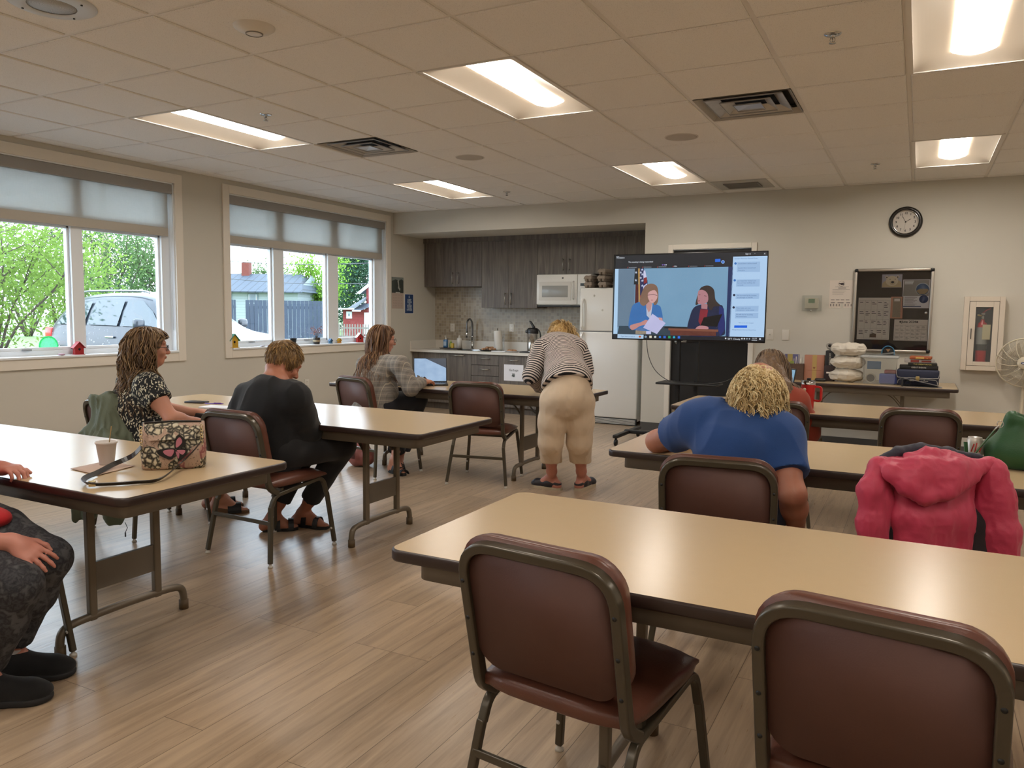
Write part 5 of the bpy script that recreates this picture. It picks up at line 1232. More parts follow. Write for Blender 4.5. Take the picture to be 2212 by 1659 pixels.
r, w2, h2 = sheet('program_leaflet', -.268, -.157, 1.342, 1.558, 'small peach edged leaflet in the middle of the notice board', M('peach paper', 'd29a80', .8)); MB().box((-.036, -h2+.01, .001), (.036, h2-.008, .0014)).build('inner_sheet', M('tan grey print', '9a8c78', .8, var=.25, vs=120), r)
MB().box((-.025, h2-.045, .0014), (.025, h2-.02, .0017)).build('letterhead', paperw, r)
r, w2, h2 = sheet('blue_poster', -.166, .071, 1.445, 1.728, 'blue and grey poster with a round picture at the upper right of the notice board', M('poster paper', 'dcdae0', .8))
r.name = 'information_poster'
MB().box((-w2+.006, -.02, .001), (w2-.006, h2-.006, .0013)).build('grey_header', M('grey header', '8b8680', .7), r); blp = M('navy print', '2c3f6b', .6)
MB().lathe([(0, .002), (.062, .002), (.062, .0012)], c=(.055, .045, 0), seg=32).build('round_picture', M('white ring', 'cfd2d6', .6), r); MB().lathe([(0, .0025), (.056, .0025), (.056, .002)], c=(.055, .045, 0), seg=32).build('picture_sky', M('blue picture', '3f5a80', .5), r)
MB().prism([(.0, .03), (.03, .05), (.10, .05), (.109, .03), (.08, .0), (.03, -.002)], .0026, .003).build('picture_land', M('tan picture', '8f7a55', .6), r); MB().lathe([(0, .0028), (.04, .0028), (.04, .0012)], c=(.07, -.052, 0), seg=28).build('blue_disc', blp, r)
g = MB(); g.box((-w2+.01, -h2+.012, .0013), (.05, -h2+.022, .0016)); g.build('blue_bar', blp, r)
g = MB(); [g.box((-w2+.02, -.035-q*.011, .0013), (-w2+.02+.11-(q % 3)*.015, -.0315-q*.011, .0016)) for q in range(8)]; g.build('printed_lines', dk, r)
g = MB(); [g.box((-w2+.014, h2-.02-q*.013, .0014), (-w2+.014+.08-q*.004, h2-.012-q*.013, .0017)) for q in range(3)]; g.build('headline', M('white print', 'd8d8d8', .6), r)
r, w2, h2 = sheet('polar_bear_photo', -.359, -.177, 1.65, 1.781, 'photograph of a polar bear face at the top of the notice board', M('photo sky', 'a5a3b0', .6))
bear = M('bear fur print', 'd3c7ad', .8, var=.08, vs=60)
def blob(cx, cy, rx, ry, z, m, name, n=28): MB().prism([(cx+rx*math.cos(6.2832*q/n), cy+ry*math.sin(6.2832*q/n)) for q in range(n)], z, z+.0003).build(name, m, r)
MB().prism([(-.088, -.064), (.088, -.064), (.085, -.01), (.05, .01), (-.05, .01), (-.085, -.02)], .001, .0013).build('bear_body', M('bear body fur print', 'b9a784', .8), r)  # darker tan fur of the printed bear body
blob(0, 0, .056, .05, .0013, bear, 'bear_head'); blob(-.048, .038, .014, .013, .0012, bear, 'bear_ear'); blob(.05, .04, .014, .013, .0012, bear, 'bear_ear'); blob(-.048, .036, .007, .007, .0016, dk, 'bear_ear_inner'); blob(.05, .038, .007, .007, .0016, dk, 'bear_ear_inner'); blob(.006, -.018, .026, .022, .0017, M('bear muzzle', 'c2b393', .8), 'bear_muzzle'); blob(.006, -.012, .014, .011, .0021, ink, 'bear_nose'); blob(-.018, .016, .005, .0035, .0018, dk, 'bear_eye'); blob(.028, .018, .005, .0035, .0018, dk, 'bear_eye')
# fire extinguisher cabinet
ex0, ex1, ez0, ez1 = .369, .706, .855, 1.559; dp = .09; Wc, Hc = ex1-ex0, ez1-ez0
cabm = M('almond enamelled steel', 'd3c8b8', .4)
root = empty('extinguisher_cabinet', (ex0, YB, ez0), 0, 'pale steel wall cabinet with a narrow window, right of the notice board', 'cabinet'); root.rotation_euler = (R_(90), 0, 0)
b_ = MB(); b_.box((0, 0, 0), (.012, Hc, dp)).box((Wc-.012, 0, 0), (Wc, Hc, dp)).box((.012, 0, 0), (Wc-.012, .012, dp)).box((.012, Hc-.012, 0), (Wc-.012, Hc, dp)).box((.012, .012, 0), (Wc-.012, Hc-.012, .004)); b_.build('box', cabm, root)
b_ = MB(); m_ = .045; b_.box((0, 0, dp), (m_, Hc, dp+.012)).box((Wc-m_, 0, dp), (Wc, Hc, dp+.012)).box((m_, 0, dp), (Wc-m_, m_, dp+.012)).box((m_, Hc-m_, dp), (Wc-m_, Hc, dp+.012)); b_.build('trim_frame', cabm, root, bev=.003)
wx0, wx1, wz0, wz1 = .10, Wc-.095, .085, Hc-.10; d0, d1 = m_+.003, Wc-m_-.003; e0, e1 = m_+.003, Hc-m_-.003
dr = MB(); dr.box((d0, e0, dp+.001), (wx0, e1, dp+.014)).box((wx1, e0, dp+.001), (d1, e1, dp+.014)).box((wx0, e0, dp+.001), (wx1, wz0, dp+.014)).box((wx0, wz1, dp+.001), (wx1, e1, dp+.014)); dr = dr.build('door', cabm, root, bev=.002)
MB().quad((wx0, wz0, dp+.005), (wx1, wz0, dp+.005), (wx1, wz1, dp+.005), (wx0, wz1, dp+.005)).build('window', clear, dr); MB().rbox((.066, .30, dp+.014), (.074, .40, dp+.024), .003).build('pull', M('grey pull', '5f5b55', .4, .6), dr)
MB().box((.013, .013, .0045), (Wc-.013, Hc-.013, .006)).build('liner', M('dark liner', '2b2723', .8), root)
root = empty('fire_extinguisher', (ex0+Wc/2-.005, YB-.048, ez0+.014), 0, 'red fire extinguisher standing inside the wall cabinet', 'fire extinguisher')
redx = M('extinguisher red', 'b01418', .3, coat=.4); root.scale = (1.18, 1.0, 1.18)
MB().lathe([(0, 0), (.036, 0), (.038, .01), (.038, .33), (.03, .37), (.014, .385), (.014, .40), (0, .4)], seg=32).build('cylinder', redx, root)
MB().lathe([(.0385, .20), (.0388, .202), (.0388, .335), (.0385, .337)], seg=32).build('label_band', M('grey label band', '8c8b86', .5), root); MB().lathe([(.0388, .15), (.039, .151), (.039, .20), (.0388, .201)], seg=32).build('dark_band', M('dark label band', '322d26', .5), root)
h_ = MB(); h_.cyl((0, 0, .395), (0, 0, .44), .012, 12).box((-.012, -.045, .44), (.012, .02, .452)); h_.build('valve', M('valve metal', '9b9488', .3, .9), root); MB().tube([(.0, .02, .452), (.02, -.0, .475), (.05, -.01, .49)], .006, 8).build('grip', redx, root); MB().tube([(0, 0, .43), (-.04, -.01, .435)], .008, 8).build('nozzle', M('brass', 'b39a5a', .3, .9), root)
MB().box((.0, -.042, .24), (.055, -.041, .36)).build('inspection_tag', M('yellowed tag', 'c2b491', .8), root)
# calendars on the window wall
root = empty('wall_calendar', (XL, 8.845, 1.61), 0, 'wall calendar with a dark landscape picture, right of the right window', 'calendar'); root.matrix_world = FLW(XL, 8.845, 1.61)
MB().box((-.134, -.215, .001), (.134, .0, .003)).build('month_page', M('pinkish paper', 'b8a79a', .8), root); MB().box((-.134, .0, .001), (.134, .215, .005)).build('picture', M('dark landscape print', '3c4340', .6, var=.5, vs=7), root)
MB().prism([(-.134, .16), (-.05, .185), (.02, .165), (.08, .19), (.134, .17), (.134, .214), (-.134, .214)], .005, .0056).build('picture_sky', M('pale picture sky', '7e8682', .6), root); MB().prism([(-.01, .16), (.02, .19), (.03, .11), (.035, .075), (.06, .06), (.05, .025), (.0, .07), (.012, .1)], .0056, .006).build('picture_rock', M('pale rock print', '9d9f9b', .6), root)
g = MB(); [g.box((-.1+a*.036, -.18+b*.036, .003), (-.09+a*.036, -.172+b*.036, .0034)) for a in range(6) for b in range(5)]; g.build('dates', gp, root); MB().box((-.05, -.004, .004), (.05, .012, .008)).build('hanger_tab', M('white tab', 'c9c6c0', .6), root)
root = empty('wash_hands_sign', (XL, 9.12, 1.465), 0, 'narrow blue KEEP CALM AND WASH YOUR HANDS sign beside the calendar', 'sign'); root.matrix_world = FLW(XL, 9.12, 1.465)
MB().box((-.108, -.138, .0005), (.108, .138, .0012)).build('border', paper, root); MB().box((-.10, -.132, .0012), (.10, .132, .002)).build('face', M('royal blue print', '1f3f72', .6), root)
vs, fs = [], []
for t, y, s in (('KEEP', .052, .042), ('CALM', .022, .042), ('AND', -.003, .02), ('WASH', -.028, .04), ('YOUR', -.056, .04), ('HANDS', -.085, .038)):
    v, f = text_data(t, s, Matrix.Translation((.005, y, .0022)), bold=.0012); n = len(vs); vs += v; fs += [tuple(i+n for i in q) for q in f]
link_mesh('lettering', [v[:] for v in vs], fs, M('pale lettering', 'b9c4d2', .6), root)
MB().prism([(-.012, .085), (.012, .085), (.016, .1), (.004, .105), (.002, .122), (-.002, .122), (-.004, .105), (-.016, .1)], .002, .0024).build('tap_symbol', MATS['pale lettering'], root)
# pedestal fan
fp = atd(2213, 784, 7.25); ang = R_(-6)
root = empty('pedestal_fan', (fp.x, fp.y, 0), ang, 'off white round caged fan at the right edge of the picture', 'fan')
fm = M('off white fan plastic', 'cfc5ae', .45); zf = fp.z; Rf = .225
m4 = Matrix.Translation((0, 0, zf)) @ Matrix.Rotation(R_(90), 4, 'X')          # local z -> -Y (towards the room)
g = MB()
def cage_r(t): return Rf*t
def cage_z(t, s): return s*(.075*math.cos(t*math.pi/2)**.55)
g.tube([m4 @ Vector((Rf*math.cos(q*math.pi/32), Rf*math.sin(q*math.pi/32), 0)) for q in range(64)], .007, 8, closed=True)
g.build('outer_ring', fm, root)
g = MB()
for q in range(16, 17+0): pass
for i in range(1, 14):
    t = .26+.74*i/14.5; g.tube([m4 @ Vector((Rf*t*math.cos(q*math.pi/24), Rf*t*math.sin(q*math.pi/24), cage_z(t, 1))) for q in range(48)], .0014, 4, closed=True)
for i in range(20):
    a0 = i*math.pi/10; t1 = 1.0; t0 = .25 if i % 2 == 0 else .62
    g.tube([m4 @ Vector((Rf*t*math.cos(a0+.5*(1-t)), Rf*t*math.sin(a0+.5*(1-t)), cage_z(t, 1)+.001)) for t in [t0+(t1-t0)*q/8 for q in range(9)]], .003, 5)
g.build('front_grille', fm, root)
g = MB()
for i in range(48):
    a0 = i*math.pi/24; g.tube([m4 @ Vector((Rf*t*math.cos(a0), Rf*t*math.sin(a0), cage_z(t, -1))) for t in (.25, .5, .75, 1)], .0012, 4)
g.build('rear_grille', fm, root)
MB().lathe([(0, .082), (.045, .08), (.058, .07), (.06, .06)], seg=32, mat=m4).build('centre_cap', fm, root)
MB().prism([(.028*math.cos(q*.39), .011*math.sin(q*.39)) for q in range(16)], .081, .0845, m4).build('badge', M('navy badge', '1c2f66', .4), root); MB().prism([(.02*math.cos(q*.39), .004*math.sin(q*.39)) for q in range(16)], .0845, .0852, m4).build('badge_script', paper, root)
bl = MB()
for i in range(3):
    a0 = i*2.094; vs = []
    for t in (0, .33, .66, 1):
        for s in (-1, 1): r0 = .04+.155*t; aa = a0+s*(.28+.22*t)+.25*t; vs.append(m4 @ Vector((r0*math.cos(aa), r0*math.sin(aa), s*.018)))
    bl.add(vs, [(0, 1, 3, 2), (2, 3, 5, 4), (4, 5, 7, 6)], True)
o = bl.build('blades', M('translucent blade', 'b5ac9b', .3), root); sm = o.modifiers.new('s', 'SOLIDIFY'); sm.thickness = .002
MB().lathe([(0, .03), (.04, .03), (.05, 0), (.055, -.09), (.045, -.14), (0, -.15)], seg=28, mat=m4).build('motor', fm, root)
MB().cyl((0, .09, zf-.04), (0, .09, .03), .014, 12).build('pole', fm, root); MB().lathe([(0, 0), (.19, 0), (.19, .02), (.1, .035), (.03, .06), (0, .06)], c=(0, .09, 0), seg=36).build('base', fm, root)
# ================================================================== BODIES: signed distance fields turned into one smooth surface
def vnoise(p, seed=0):
    p = np.asarray(p); i = np.floor(p).astype(np.int64); f = p-i; f = f*f*(3-2*f)
    def h(a, b, c):
        n = (a*374761393+b*668265263+c*2147483647+seed*974634777) & 0xffffffff; n = ((n ^ (n >> 13))*1274126177) & 0xffffffff
        return ((n ^ (n >> 16)) & 0xffff)/65535.0
    x, y, z = i[:, 0], i[:, 1], i[:, 2]; r = 0
    for a in (0, 1):
        for b in (0, 1):
            for c in (0, 1): r = r+h(x+a, y+b, z+c)*(f[:, 0] if a else 1-f[:, 0])*(f[:, 1] if b else 1-f[:, 1])*(f[:, 2] if c else 1-f[:, 2])
    return r*2-1
class SDF:
    def __init__(s, res=.006, k=.03): s.res = res; s.k = k; s.ops = []
    def cone(s, a, b, ra, rb, k=None, op='u'):
        a, b = np.array(a, float), np.array(b, float); R = max(ra, rb)
        def f(P):
            ba = b-a; L2 = ba@ba; t = np.clip(((P-a)@ba)/max(L2, 1e-9), 0, 1); return np.linalg.norm(P-a-t[..., None]*ba, axis=-1)-(ra+(rb-ra)*t)
        s.ops.append((f, np.minimum(a, b)-R, np.maximum(a, b)+R, s.k if k is None else k, op)); return s
    def chain(s, pts, rs, k=None):
        for i in range(len(pts)-1): s.cone(pts[i], pts[i+1], rs[i], rs[i+1], k)
        return s
    def ell(s, c, r, M3=None, k=None, op='u'):
        c = np.array(c, float); r = np.array(r, float); A = np.eye(3) if M3 is None else np.array(M3, float)   # rows = local axes
        ext = np.sqrt(((A*r[:, None])**2).sum(0))
        def f(P):
            q = (P-c)@A.T; k0 = np.linalg.norm(q/r, axis=-1); k1 = np.linalg.norm(q/(r*r), axis=-1); return k0*(k0-1)/np.maximum(k1, 1e-9)
        s.ops.append((f, c-ext, c+ext, s.k if k is None else k, op)); return s
    def cut(s, p, n, a=None, rad=.2):
        """remove what lies on the +n side of the plane through p, within rad of p"""
        p = np.array(p, float); n = np.array(n, float); n = n/np.linalg.norm(n)
        def f(P): q = P-p; return np.maximum(-(q@n), np.linalg.norm(q, axis=-1)-rad)
        s.ops.append((f, p-rad, p+rad, .004, 's')); return s
    def mesh(s):
        lo = np.min([o[1] for o in s.ops if o[4] == 'u'], 0)-.03; hi = np.max([o[2] for o in s.ops if o[4] == 'u'], 0)+.03; h = s.res
        n = np.ceil((hi-lo)/h).astype(int)+1; D = np.full(n, .06, np.float32)
        for f, a, b, k, op in s.ops:
            m = k+3*h+.012; i0 = np.maximum(((a-m-lo)/h).astype(int), 0); i1 = np.minimum(((b+m-lo)/h).astype(int)+2, n)
            if (i1 <= i0).any(): continue
            g = np.stack(np.meshgrid(*[lo[q]+h*np.arange(i0[q], i1[q]) for q in range(3)], indexing='ij'), -1); d = f(g)
            sl = tuple(slice(i0[q], i1[q]) for q in range(3)); e = D[sl]
            if op == 'u': hh = np.maximum(k-np.abs(e-d), 0)/max(k, 1e-6); D[sl] = np.minimum(e, d)-hh*hh*k*.25
            else: D[sl] = np.maximum(e, -d)
        S_ = D < 0; c = np.zeros(tuple(n-1), np.int8)
        for a in (0, 1):
            for b in (0, 1):
                for cc in (0, 1): c += S_[a:n[0]-1+a, b:n[1]-1+b, cc:n[2]-1+cc]
        act = (c > 0) & (c < 8); idx = -np.ones(c.shape, np.int64); I = np.argwhere(act); idx[act] = np.arange(len(I)); acc = np.zeros((len(I), 3)); cnt = np.zeros(len(I))
        cor = [(a, b, cc) for a in (0, 1) for b in (0, 1) for cc in (0, 1)]
        for p in cor:
            for q in cor:
                if sum(abs(p[i]-q[i]) for i in range(3)) == 1 and p < q:
                    A = I+p; B = I+q; da = D[A[:, 0], A[:, 1], A[:, 2]]; db = D[B[:, 0], B[:, 1], B[:, 2]]; m = (da < 0) != (db < 0)
                    t = np.where(m, da/np.where(m, da-db, 1), 0)[:, None]; acc += np.where(m[:, None], A+(B-A)*t, 0); cnt += m
        V = acc/cnt[:, None]*h+lo; Fs = []
        for ax in range(3):
            sl0 = [slice(None)]*3; sl1 = [slice(None)]*3; sl0[ax] = slice(0, -1); sl1[ax] = slice(1, None)
            ch = S_[tuple(sl0)] != S_[tuple(sl1)]; E = np.argwhere(ch); u, v = (ax+1) % 3, (ax+2) % 3
            E = E[(E[:, u] > 0) & (E[:, v] > 0) & (E[:, u] < n[u]-1) & (E[:, v] < n[v]-1)]
            ins = S_[E[:, 0], E[:, 1], E[:, 2]]; du = np.zeros(3, int); du[u] = 1; dv = np.zeros(3, int); dv[v] = 1
            g = lambda X: idx[X[:, 0], X[:, 1], X[:, 2]]
            q = np.stack([g(E-du-dv), g(E-dv), g(E), g(E-du)], 1); q[~ins] = q[~ins][:, ::-1]; Fs.append(q)
        F_ = np.concatenate(Fs); F_ = F_[(F_ >= 0).all(1)]; return V, F_
def vnormals(V, F_):
    n = np.cross(V[F_[:, 2]]-V[F_[:, 0]], V[F_[:, 3]]-V[F_[:, 1]]); N = np.zeros_like(V)
    for q in range(4): np.add.at(N, F_[:, q], n)
    return N/np.maximum(np.linalg.norm(N, axis=1), 1e-9)[:, None]
def relax(V, F_, it):
    for _ in range(it):
        A = np.zeros_like(V); c = np.zeros(len(V))
        for a, b in ((0, 1), (1, 2), (2, 3), (3, 0)):
            np.add.at(A, F_[:, a], V[F_[:, b]]); np.add.at(A, F_[:, b], V[F_[:, a]]); np.add.at(c, F_[:, a], 1); np.add.at(c, F_[:, b], 1)
        V = V*.5+.5*A/np.maximum(c, 1)[:, None]
    return V
def attr(o, name, vals):
    a = o.data.attributes.new(name, 'FLOAT', 'POINT'); a.data.foreach_set('value', np.asarray(vals, np.float32))
def arc(V, pts):
    """arc length along the polyline of the closest point"""
    best = np.full(len(V), 9.); out = np.zeros(len(V)); L = 0
    for a, b in zip(pts[:-1], pts[1:]):
        a, b = np.array(a, float), np.array(b, float); ba = b-a; l = np.linalg.norm(ba); t = ((V-a)@ba)/l/l; tc = np.clip(t, -.3, 1.3); d = np.linalg.norm(V-a-np.clip(t, 0, 1)[:, None]*ba, axis=1)
        m = d < best; best = np.where(m, d, best); out = np.where(m, L+tc*l, out); L += l
    return out
def sdf_obj(s, name, mat, parent, sm=2, fold=None, s_chain=None, s2=None):
    V, F_ = s.mesh(); V = relax(V, F_, sm)
    if fold:
        for amp, fr, seed in fold:
            w = vnoise(V*np.array(fr), abs(seed)); w = w if seed > 0 else .6-2.2*np.abs(w)**.8; V = V+vnormals(V, F_)*(amp*w)[:, None]
    L0 = np.array(parent.matrix_world.translation) if parent and parent.parent is None else np.zeros(3)
    r = parent
    while r is not None and r.parent: r = r.parent
    L0 = np.array(r.location) if r else np.zeros(3)
    o = link_mesh(name, (V-L0).tolist(), F_.tolist(), mat, parent, smooth=True)
    if s_chain is not None: attr(o, 's', arc(V, s_chain))
    if s2 is not None: attr(o, 's2', V@np.array(s2, float))
    return o
def v3(*a): return np.array(a, float)
def unit_(v): v = np.array(v, float); return v/np.linalg.norm(v)
def D_(x, y, d): return np.array(atd(x, y, d)[:])
def frame3(fwd, up=(0, 0, 1)):
    f = unit_(fwd); r = unit_(np.cross(f, up)); u = np.cross(r, f); return np.stack([r, f, u])      # rows: right, forward, up
# skin, hair
def mk_skin(name, col, red='a8605040'):
    k = NT(name); p = k.pos(); n = k.noise(p, 14, 4); n2 = k.noise(p, 90, 2); c = lin(col)
    k.set(Base_Color=k.mix(k.math('MULTIPLY', n, .6), c, tuple(v*m for v, m in zip(c[:3], (1.05, .72, .66)))+(1,)), Roughness=.5); k.b.inputs['Subsurface Weight'].default_value = .08; k.b.inputs['Subsurface Radius'].default_value = (.02, .008, .004)
    k.bump(n2, .15, .003); return reg(k)
skin1 = mk_skin('fair skin', 'bd8a72'); skin2 = mk_skin('tanned skin', 'a8745c'); skin3 = mk_skin('pink skin', 'b98272')
def mk_hair(name, a, b, c):
    k = NT(name); t = k.n('Attribute'); t.attribute_name = 'tone'; p = k.pos(); n = k.noise(k.mp(p, sc=(1, 1, .3)), 60, 3)
    f = k.math('ADD', k.math('MULTIPLY', t.outputs['Fac'], .75), k.math('MULTIPLY', n, .35)); k.set(Base_Color=k.ramp(f, [(.15, lin(a)), (.5, lin(b)), (.95, lin(c))]), Roughness=.42); k.b.inputs['Specular IOR Level'].default_value = .35; return reg(k)
def strands(name, paths, r0, mat, parent, tones, seg=4):
    """paths: list of (M,3) arrays -> one mesh of tapered strands"""
    Vs, Fs, T_ = [], [], []; off = 0
    for P, tn in zip(paths, tones):
        M_ = len(P); t = np.gradient(P, axis=0); t /= np.maximum(np.linalg.norm(t, axis=1), 1e-9)[:, None]; ref = v3(.3, .5, .8); n = np.cross(t, ref); n /= np.maximum(np.linalg.norm(n, axis=1), 1e-9)[:, None]; b = np.cross(t, n)
        rr = r0*np.minimum(1, 1.15-np.linspace(0, 1, M_)**2)[:, None]
        ring = np.stack([P+n*rr*math.cos(6.2832*q/seg)+b*rr*math.sin(6.2832*q/seg) for q in range(seg)], 1).reshape(-1, 3)
        i = np.arange(M_-1)[:, None]*seg; q = np.arange(seg)[None]; q2 = (q+1) % seg; F_ = np.stack([i+q, i+q2, i+seg+q2, i+seg+q], -1).reshape(-1, 4)
        Vs.append(ring); Fs.append(F_+off); T_.append(np.full(len(ring), tn)); off += len(ring)
    V = np.concatenate(Vs); F_ = np.concatenate(Fs); r = parent
    while r.parent: r = r.parent
    o = link_mesh(name, (V-np.array(r.location)).tolist(), F_.tolist(), mat, parent, smooth=True); attr(o, 'tone', np.concatenate(T_)); return o
def head_prims(s, c, A, sc=1.0, ears=True):
    """c: centre at eye level; A rows right, forward, up"""
    g = lambda x, y, z: c+sc*(A[0]*x+A[1]*y+A[2]*z)
    E = lambda p, r, k=.02: s.ell(g(*p), np.array(r)*sc, A, k)
    E((0, -.012, .035), (.073, .094, .082)); E((0, .03, -.03), (.060, .062, .078), .03); E((0, .052, -.082), (.034, .032, .026), .025)      # skull, face, chin
    E((0, -.005, -.06), (.056, .06, .04), .03)
    s.cone(g(0, .088, .008), g(0, .112, -.026), .008*sc, .0115*sc, .012); E((0, .104, -.032), (.016, .012, .008), .008)
    E((0, .082, .030), (.050, .014, .014), .02)
    for x in (-1, 1): E((x*.038, .068, -.025), (.024, .022, .022), .02); E((x*.031, .084, .004), (.015, .009, .008), .006)
    E((0, .094, -.052), (.022, .009, .005), .006); E((0, .092, -.061), (.019, .009, .006), .006)
    for x in (-1, 1) if ears else (): E((x*.074, -.012, -.01), (.008, .017, .031), .008)
def hand_prims(s, w, d, nrm, side, curl=.35, sc=1.0, spread=.12, k=.006):
    """w wrist, d finger direction, nrm back-of-hand normal, side +1: thumb on the +cross(d,nrm) side"""
    d = unit_(d); nrm = unit_(nrm-np.dot(nrm, d)*d); t = np.cross(d, nrm)*side
    P = lambda a, b, c: w+sc*(d*a+t*b+nrm*c)
    s.ell(P(.05, 0, 0), (.05*sc, .041*sc, .016*sc), np.stack([d, t, nrm]), .015); s.cone(P(-.01, 0, 0), P(.03, 0, 0), .026*sc, .028*sc, .02)
    tips = []
    for q, (off, L, r) in enumerate(((.030, .072, .0092), (.010, .080, .0095), (-.011, .074, .009), (-.030, .058, .008))):
        a = P(.085-abs(off)*.25, off, .002); fan = spread*(off/.03)
        s.cone(P(.03, off*.7, 0), a, .012*sc, .0105*sc, .01); dd = d*math.cos(fan)+t*math.sin(fan); ang = 0; p = a
        for j, (l, rr) in enumerate(((.45, r), (.31, r*.9), (.24, r*.8))):
            ang += curl*(.7 if j == 0 else 1.0); dv = dd*math.cos(ang)-nrm*math.sin(ang); p2 = p+dv*L*l*sc; s.cone(p, p2, rr*sc, rr*.88*sc, k); p = p2
        tips.append(p)
    a = P(.015, .026, -.004); b = P(.048, .052, -.012); c = P(.078, .062, -.018); e = P(.10, .060, -.026)
    s.cone(a, b, .015*sc, .0125*sc, .012).cone(b, c, .0115*sc, .010*sc, k).cone(c, e, .0098*sc, .008*sc, k); return tips
def foot_prims(s, ankle, toe, h=.035, sc=1.0, k=.02):
    """ankle joint, toe tip on the floor"""
    d = unit_((toe-ankle)*v3(1, 1, 0)); heel = ankle-d*.045*sc; heel[2] = toe[2]+h; ball = toe-d*.065*sc; ball[2] = toe[2]+.028
    s.cone(ankle, heel, .036*sc, .032*sc, k).cone(ankle+d*.02, ball, .036*sc, .030*sc, k).cone(heel, ball, .030*sc, .032*sc, k).ell(toe-d*.028*sc+v3(0, 0, .018), (.03, .042*sc, .018), frame3(d), k)
def lerp(a, b, t): return a+(b-a)*t
def body(J, res=.0075, torso=1.0, hands=(), arm=1.0, leg=1.0, head=True, ears=True, shoes=True):
    s = SDF(res, .035); c = J['head']; A = J['A']
    if head: head_prims(s, c, A, J.get('hs', 1.0), ears)
    jaw = c-A[2]*.06-A[1]*.015; s.cone(jaw, J['neck'], .052, .058, .03)
    s.cone(J['neck'], J['chest'], .075, .125*torso, .06).cone(J['chest'], J['pelvis'], .125*torso, .135*torso, .06)
    for q in 'LR':
        if 'sh'+q in J:
            sh, el, wr = J['sh'+q], J['el'+q], J['wr'+q]; s.cone(lerp(J['neck'], sh, .3), sh, .055, .056*arm, .05)
            s.chain([sh, lerp(sh, el, .45), el], [.052*arm, .048*arm, .038*arm], .03).chain([el, lerp(el, wr, .3), wr], [.040*arm, .040*arm, .026], .025)
            if q in J.get('hand', {}): hd = J['hand'][q]; hand_prims(s, wr, *hd)
        if 'hip'+q in J:
            hp, kn, an = J['hip'+q], J['kn'+q], J['an'+q]; s.chain([hp, lerp(hp, kn, .5), kn], [.088*leg, .075*leg, .056*leg], .04).chain([kn, lerp(kn, an, .33), lerp(kn, an, .8), an], [.054*leg, .055*leg, .036*leg, .034], .03)
            foot_prims(s, an, J['toe'+q])
    return s
def loc_root(name, p, label):
    return empty(name, tuple(p), 0, label, 'person')
# ---- cloth materials
def cloth(name, col, rough=.85, bump=.15, bs=500, sheen=.1, var=.08, vs=18): return M(name, col, rough, var=var, vs=vs, bump=bump, bs=bs, sheen=sheen)
def mk_floral():
    k = NT('black cloth with cream petals'); p = k.pos(); d = k.n('TexNoise'); k.l(p, d.inputs['Vector']); d.inputs['Scale'].default_value = 30
    ad = k.n('VectorMath', operation='MULTIPLY_ADD'); k.l(d.outputs['Color'], ad.inputs[0]); ad.inputs[1].default_value = (.03, .03, .03); k.l(p, ad.inputs[2])
    outs = []
    for rot, sc in ((.6, 84), (-.7, 80), (1.9, 90)):
        v = k.n('TexVoronoi'); k.l(k.mp(ad.outputs[0], sc=(1, .6, .42), rot=(rot, rot*.7, rot)), v.inputs['Vector']); v.inputs['Scale'].default_value = sc; outs.append(k.math('LESS_THAN', v.outputs['Distance'], .27))
    f = k.math('MAXIMUM', outs[0], k.math('MAXIMUM', outs[1], outs[2])); k.set(Base_Color=k.mix(f, lin('0f1013'), lin('c9c4ae')), Roughness=.8); return reg(k)
def mk_stripe():
    k = NT('black and white striped knit'); a = k.n('Attribute'); a.attribute_name = 's'; f = k.math('FRACT', k.math('DIVIDE', a.outputs['Fac'], .0195))
    k.set(Base_Color=k.mix(k.math('LESS_THAN', f, .48), lin('c9bcb4'), lin('14131a')), Roughness=.85); return reg(k)
def mk_plaid():
    k = NT('grey checked wool'); a = k.n('Attribute'); a.attribute_name = 's'; b = k.n('Attribute'); b.attribute_name = 's2'; p = k.pos(); n = k.noise(p, 350, 2)
    def ln(x, per, w, ph=0.0): return k.math('LESS_THAN', k.math('FRACT', k.math('ADD', k.math('DIVIDE', x, per), ph)), w)
    A, B = a.outputs['Fac'], b.outputs['Fac']; dark = k.math('ADD', ln(A, .052, .28), ln(B, .052, .28)); lite = k.math('MAXIMUM', ln(A, .052, .05, .45), ln(B, .052, .05, .45)); fine = k.math('ADD', ln(A, .0065, .5), ln(B, .0065, .5))
    c = k.mix(k.math('MULTIPLY', dark, .35), lin('8e8880'), lin('5c5752')); c = k.mix(k.math('MULTIPLY', fine, .16), c, lin('4a4642')); c = k.mix(k.math('MULTIPLY', lite, .75), c, lin('c4b7a2')); c = k.mix(k.math('MULTIPLY', n, .3), c, lin('7c766e'))
    k.set(Base_Color=c, Roughness=.9); return reg(k)
def mk_leggings():
    k = NT('dark grey patterned leggings'); p = k.pos(); v = k.n('TexVoronoi'); k.l(p, v.inputs['Vector']); v.inputs['Scale'].default_value = 26; v.feature = 'F2'; n = k.noise(p, 40, 4, .6, 1)
    f = k.ramp(k.math('ADD', k.math('MULTIPLY', v.outputs['Distance'], .6), k.math('MULTIPLY', n, .5)), [(.42, lin('15151a')), (.55, lin('3a3a3e')), (.66, lin('1c1c21')), (.8, lin('4a4a4c'))])
    k.set(Base_Color=f, Roughness=.8); return reg(k)
fl_m, st_m, pl_m, lg_m = mk_floral(), mk_stripe(), mk_plaid(), mk_leggings()
hairA = mk_hair('light brown wavy hair', '3a2a1e', '6b5138', '9a7f5c'); hairB = mk_hair('short brown hair with blond tips', '3a2c20', '745a3c', 'ad8c58'); hairC = mk_hair('long brown hair', '3b281c', '6b4a33', '957350')
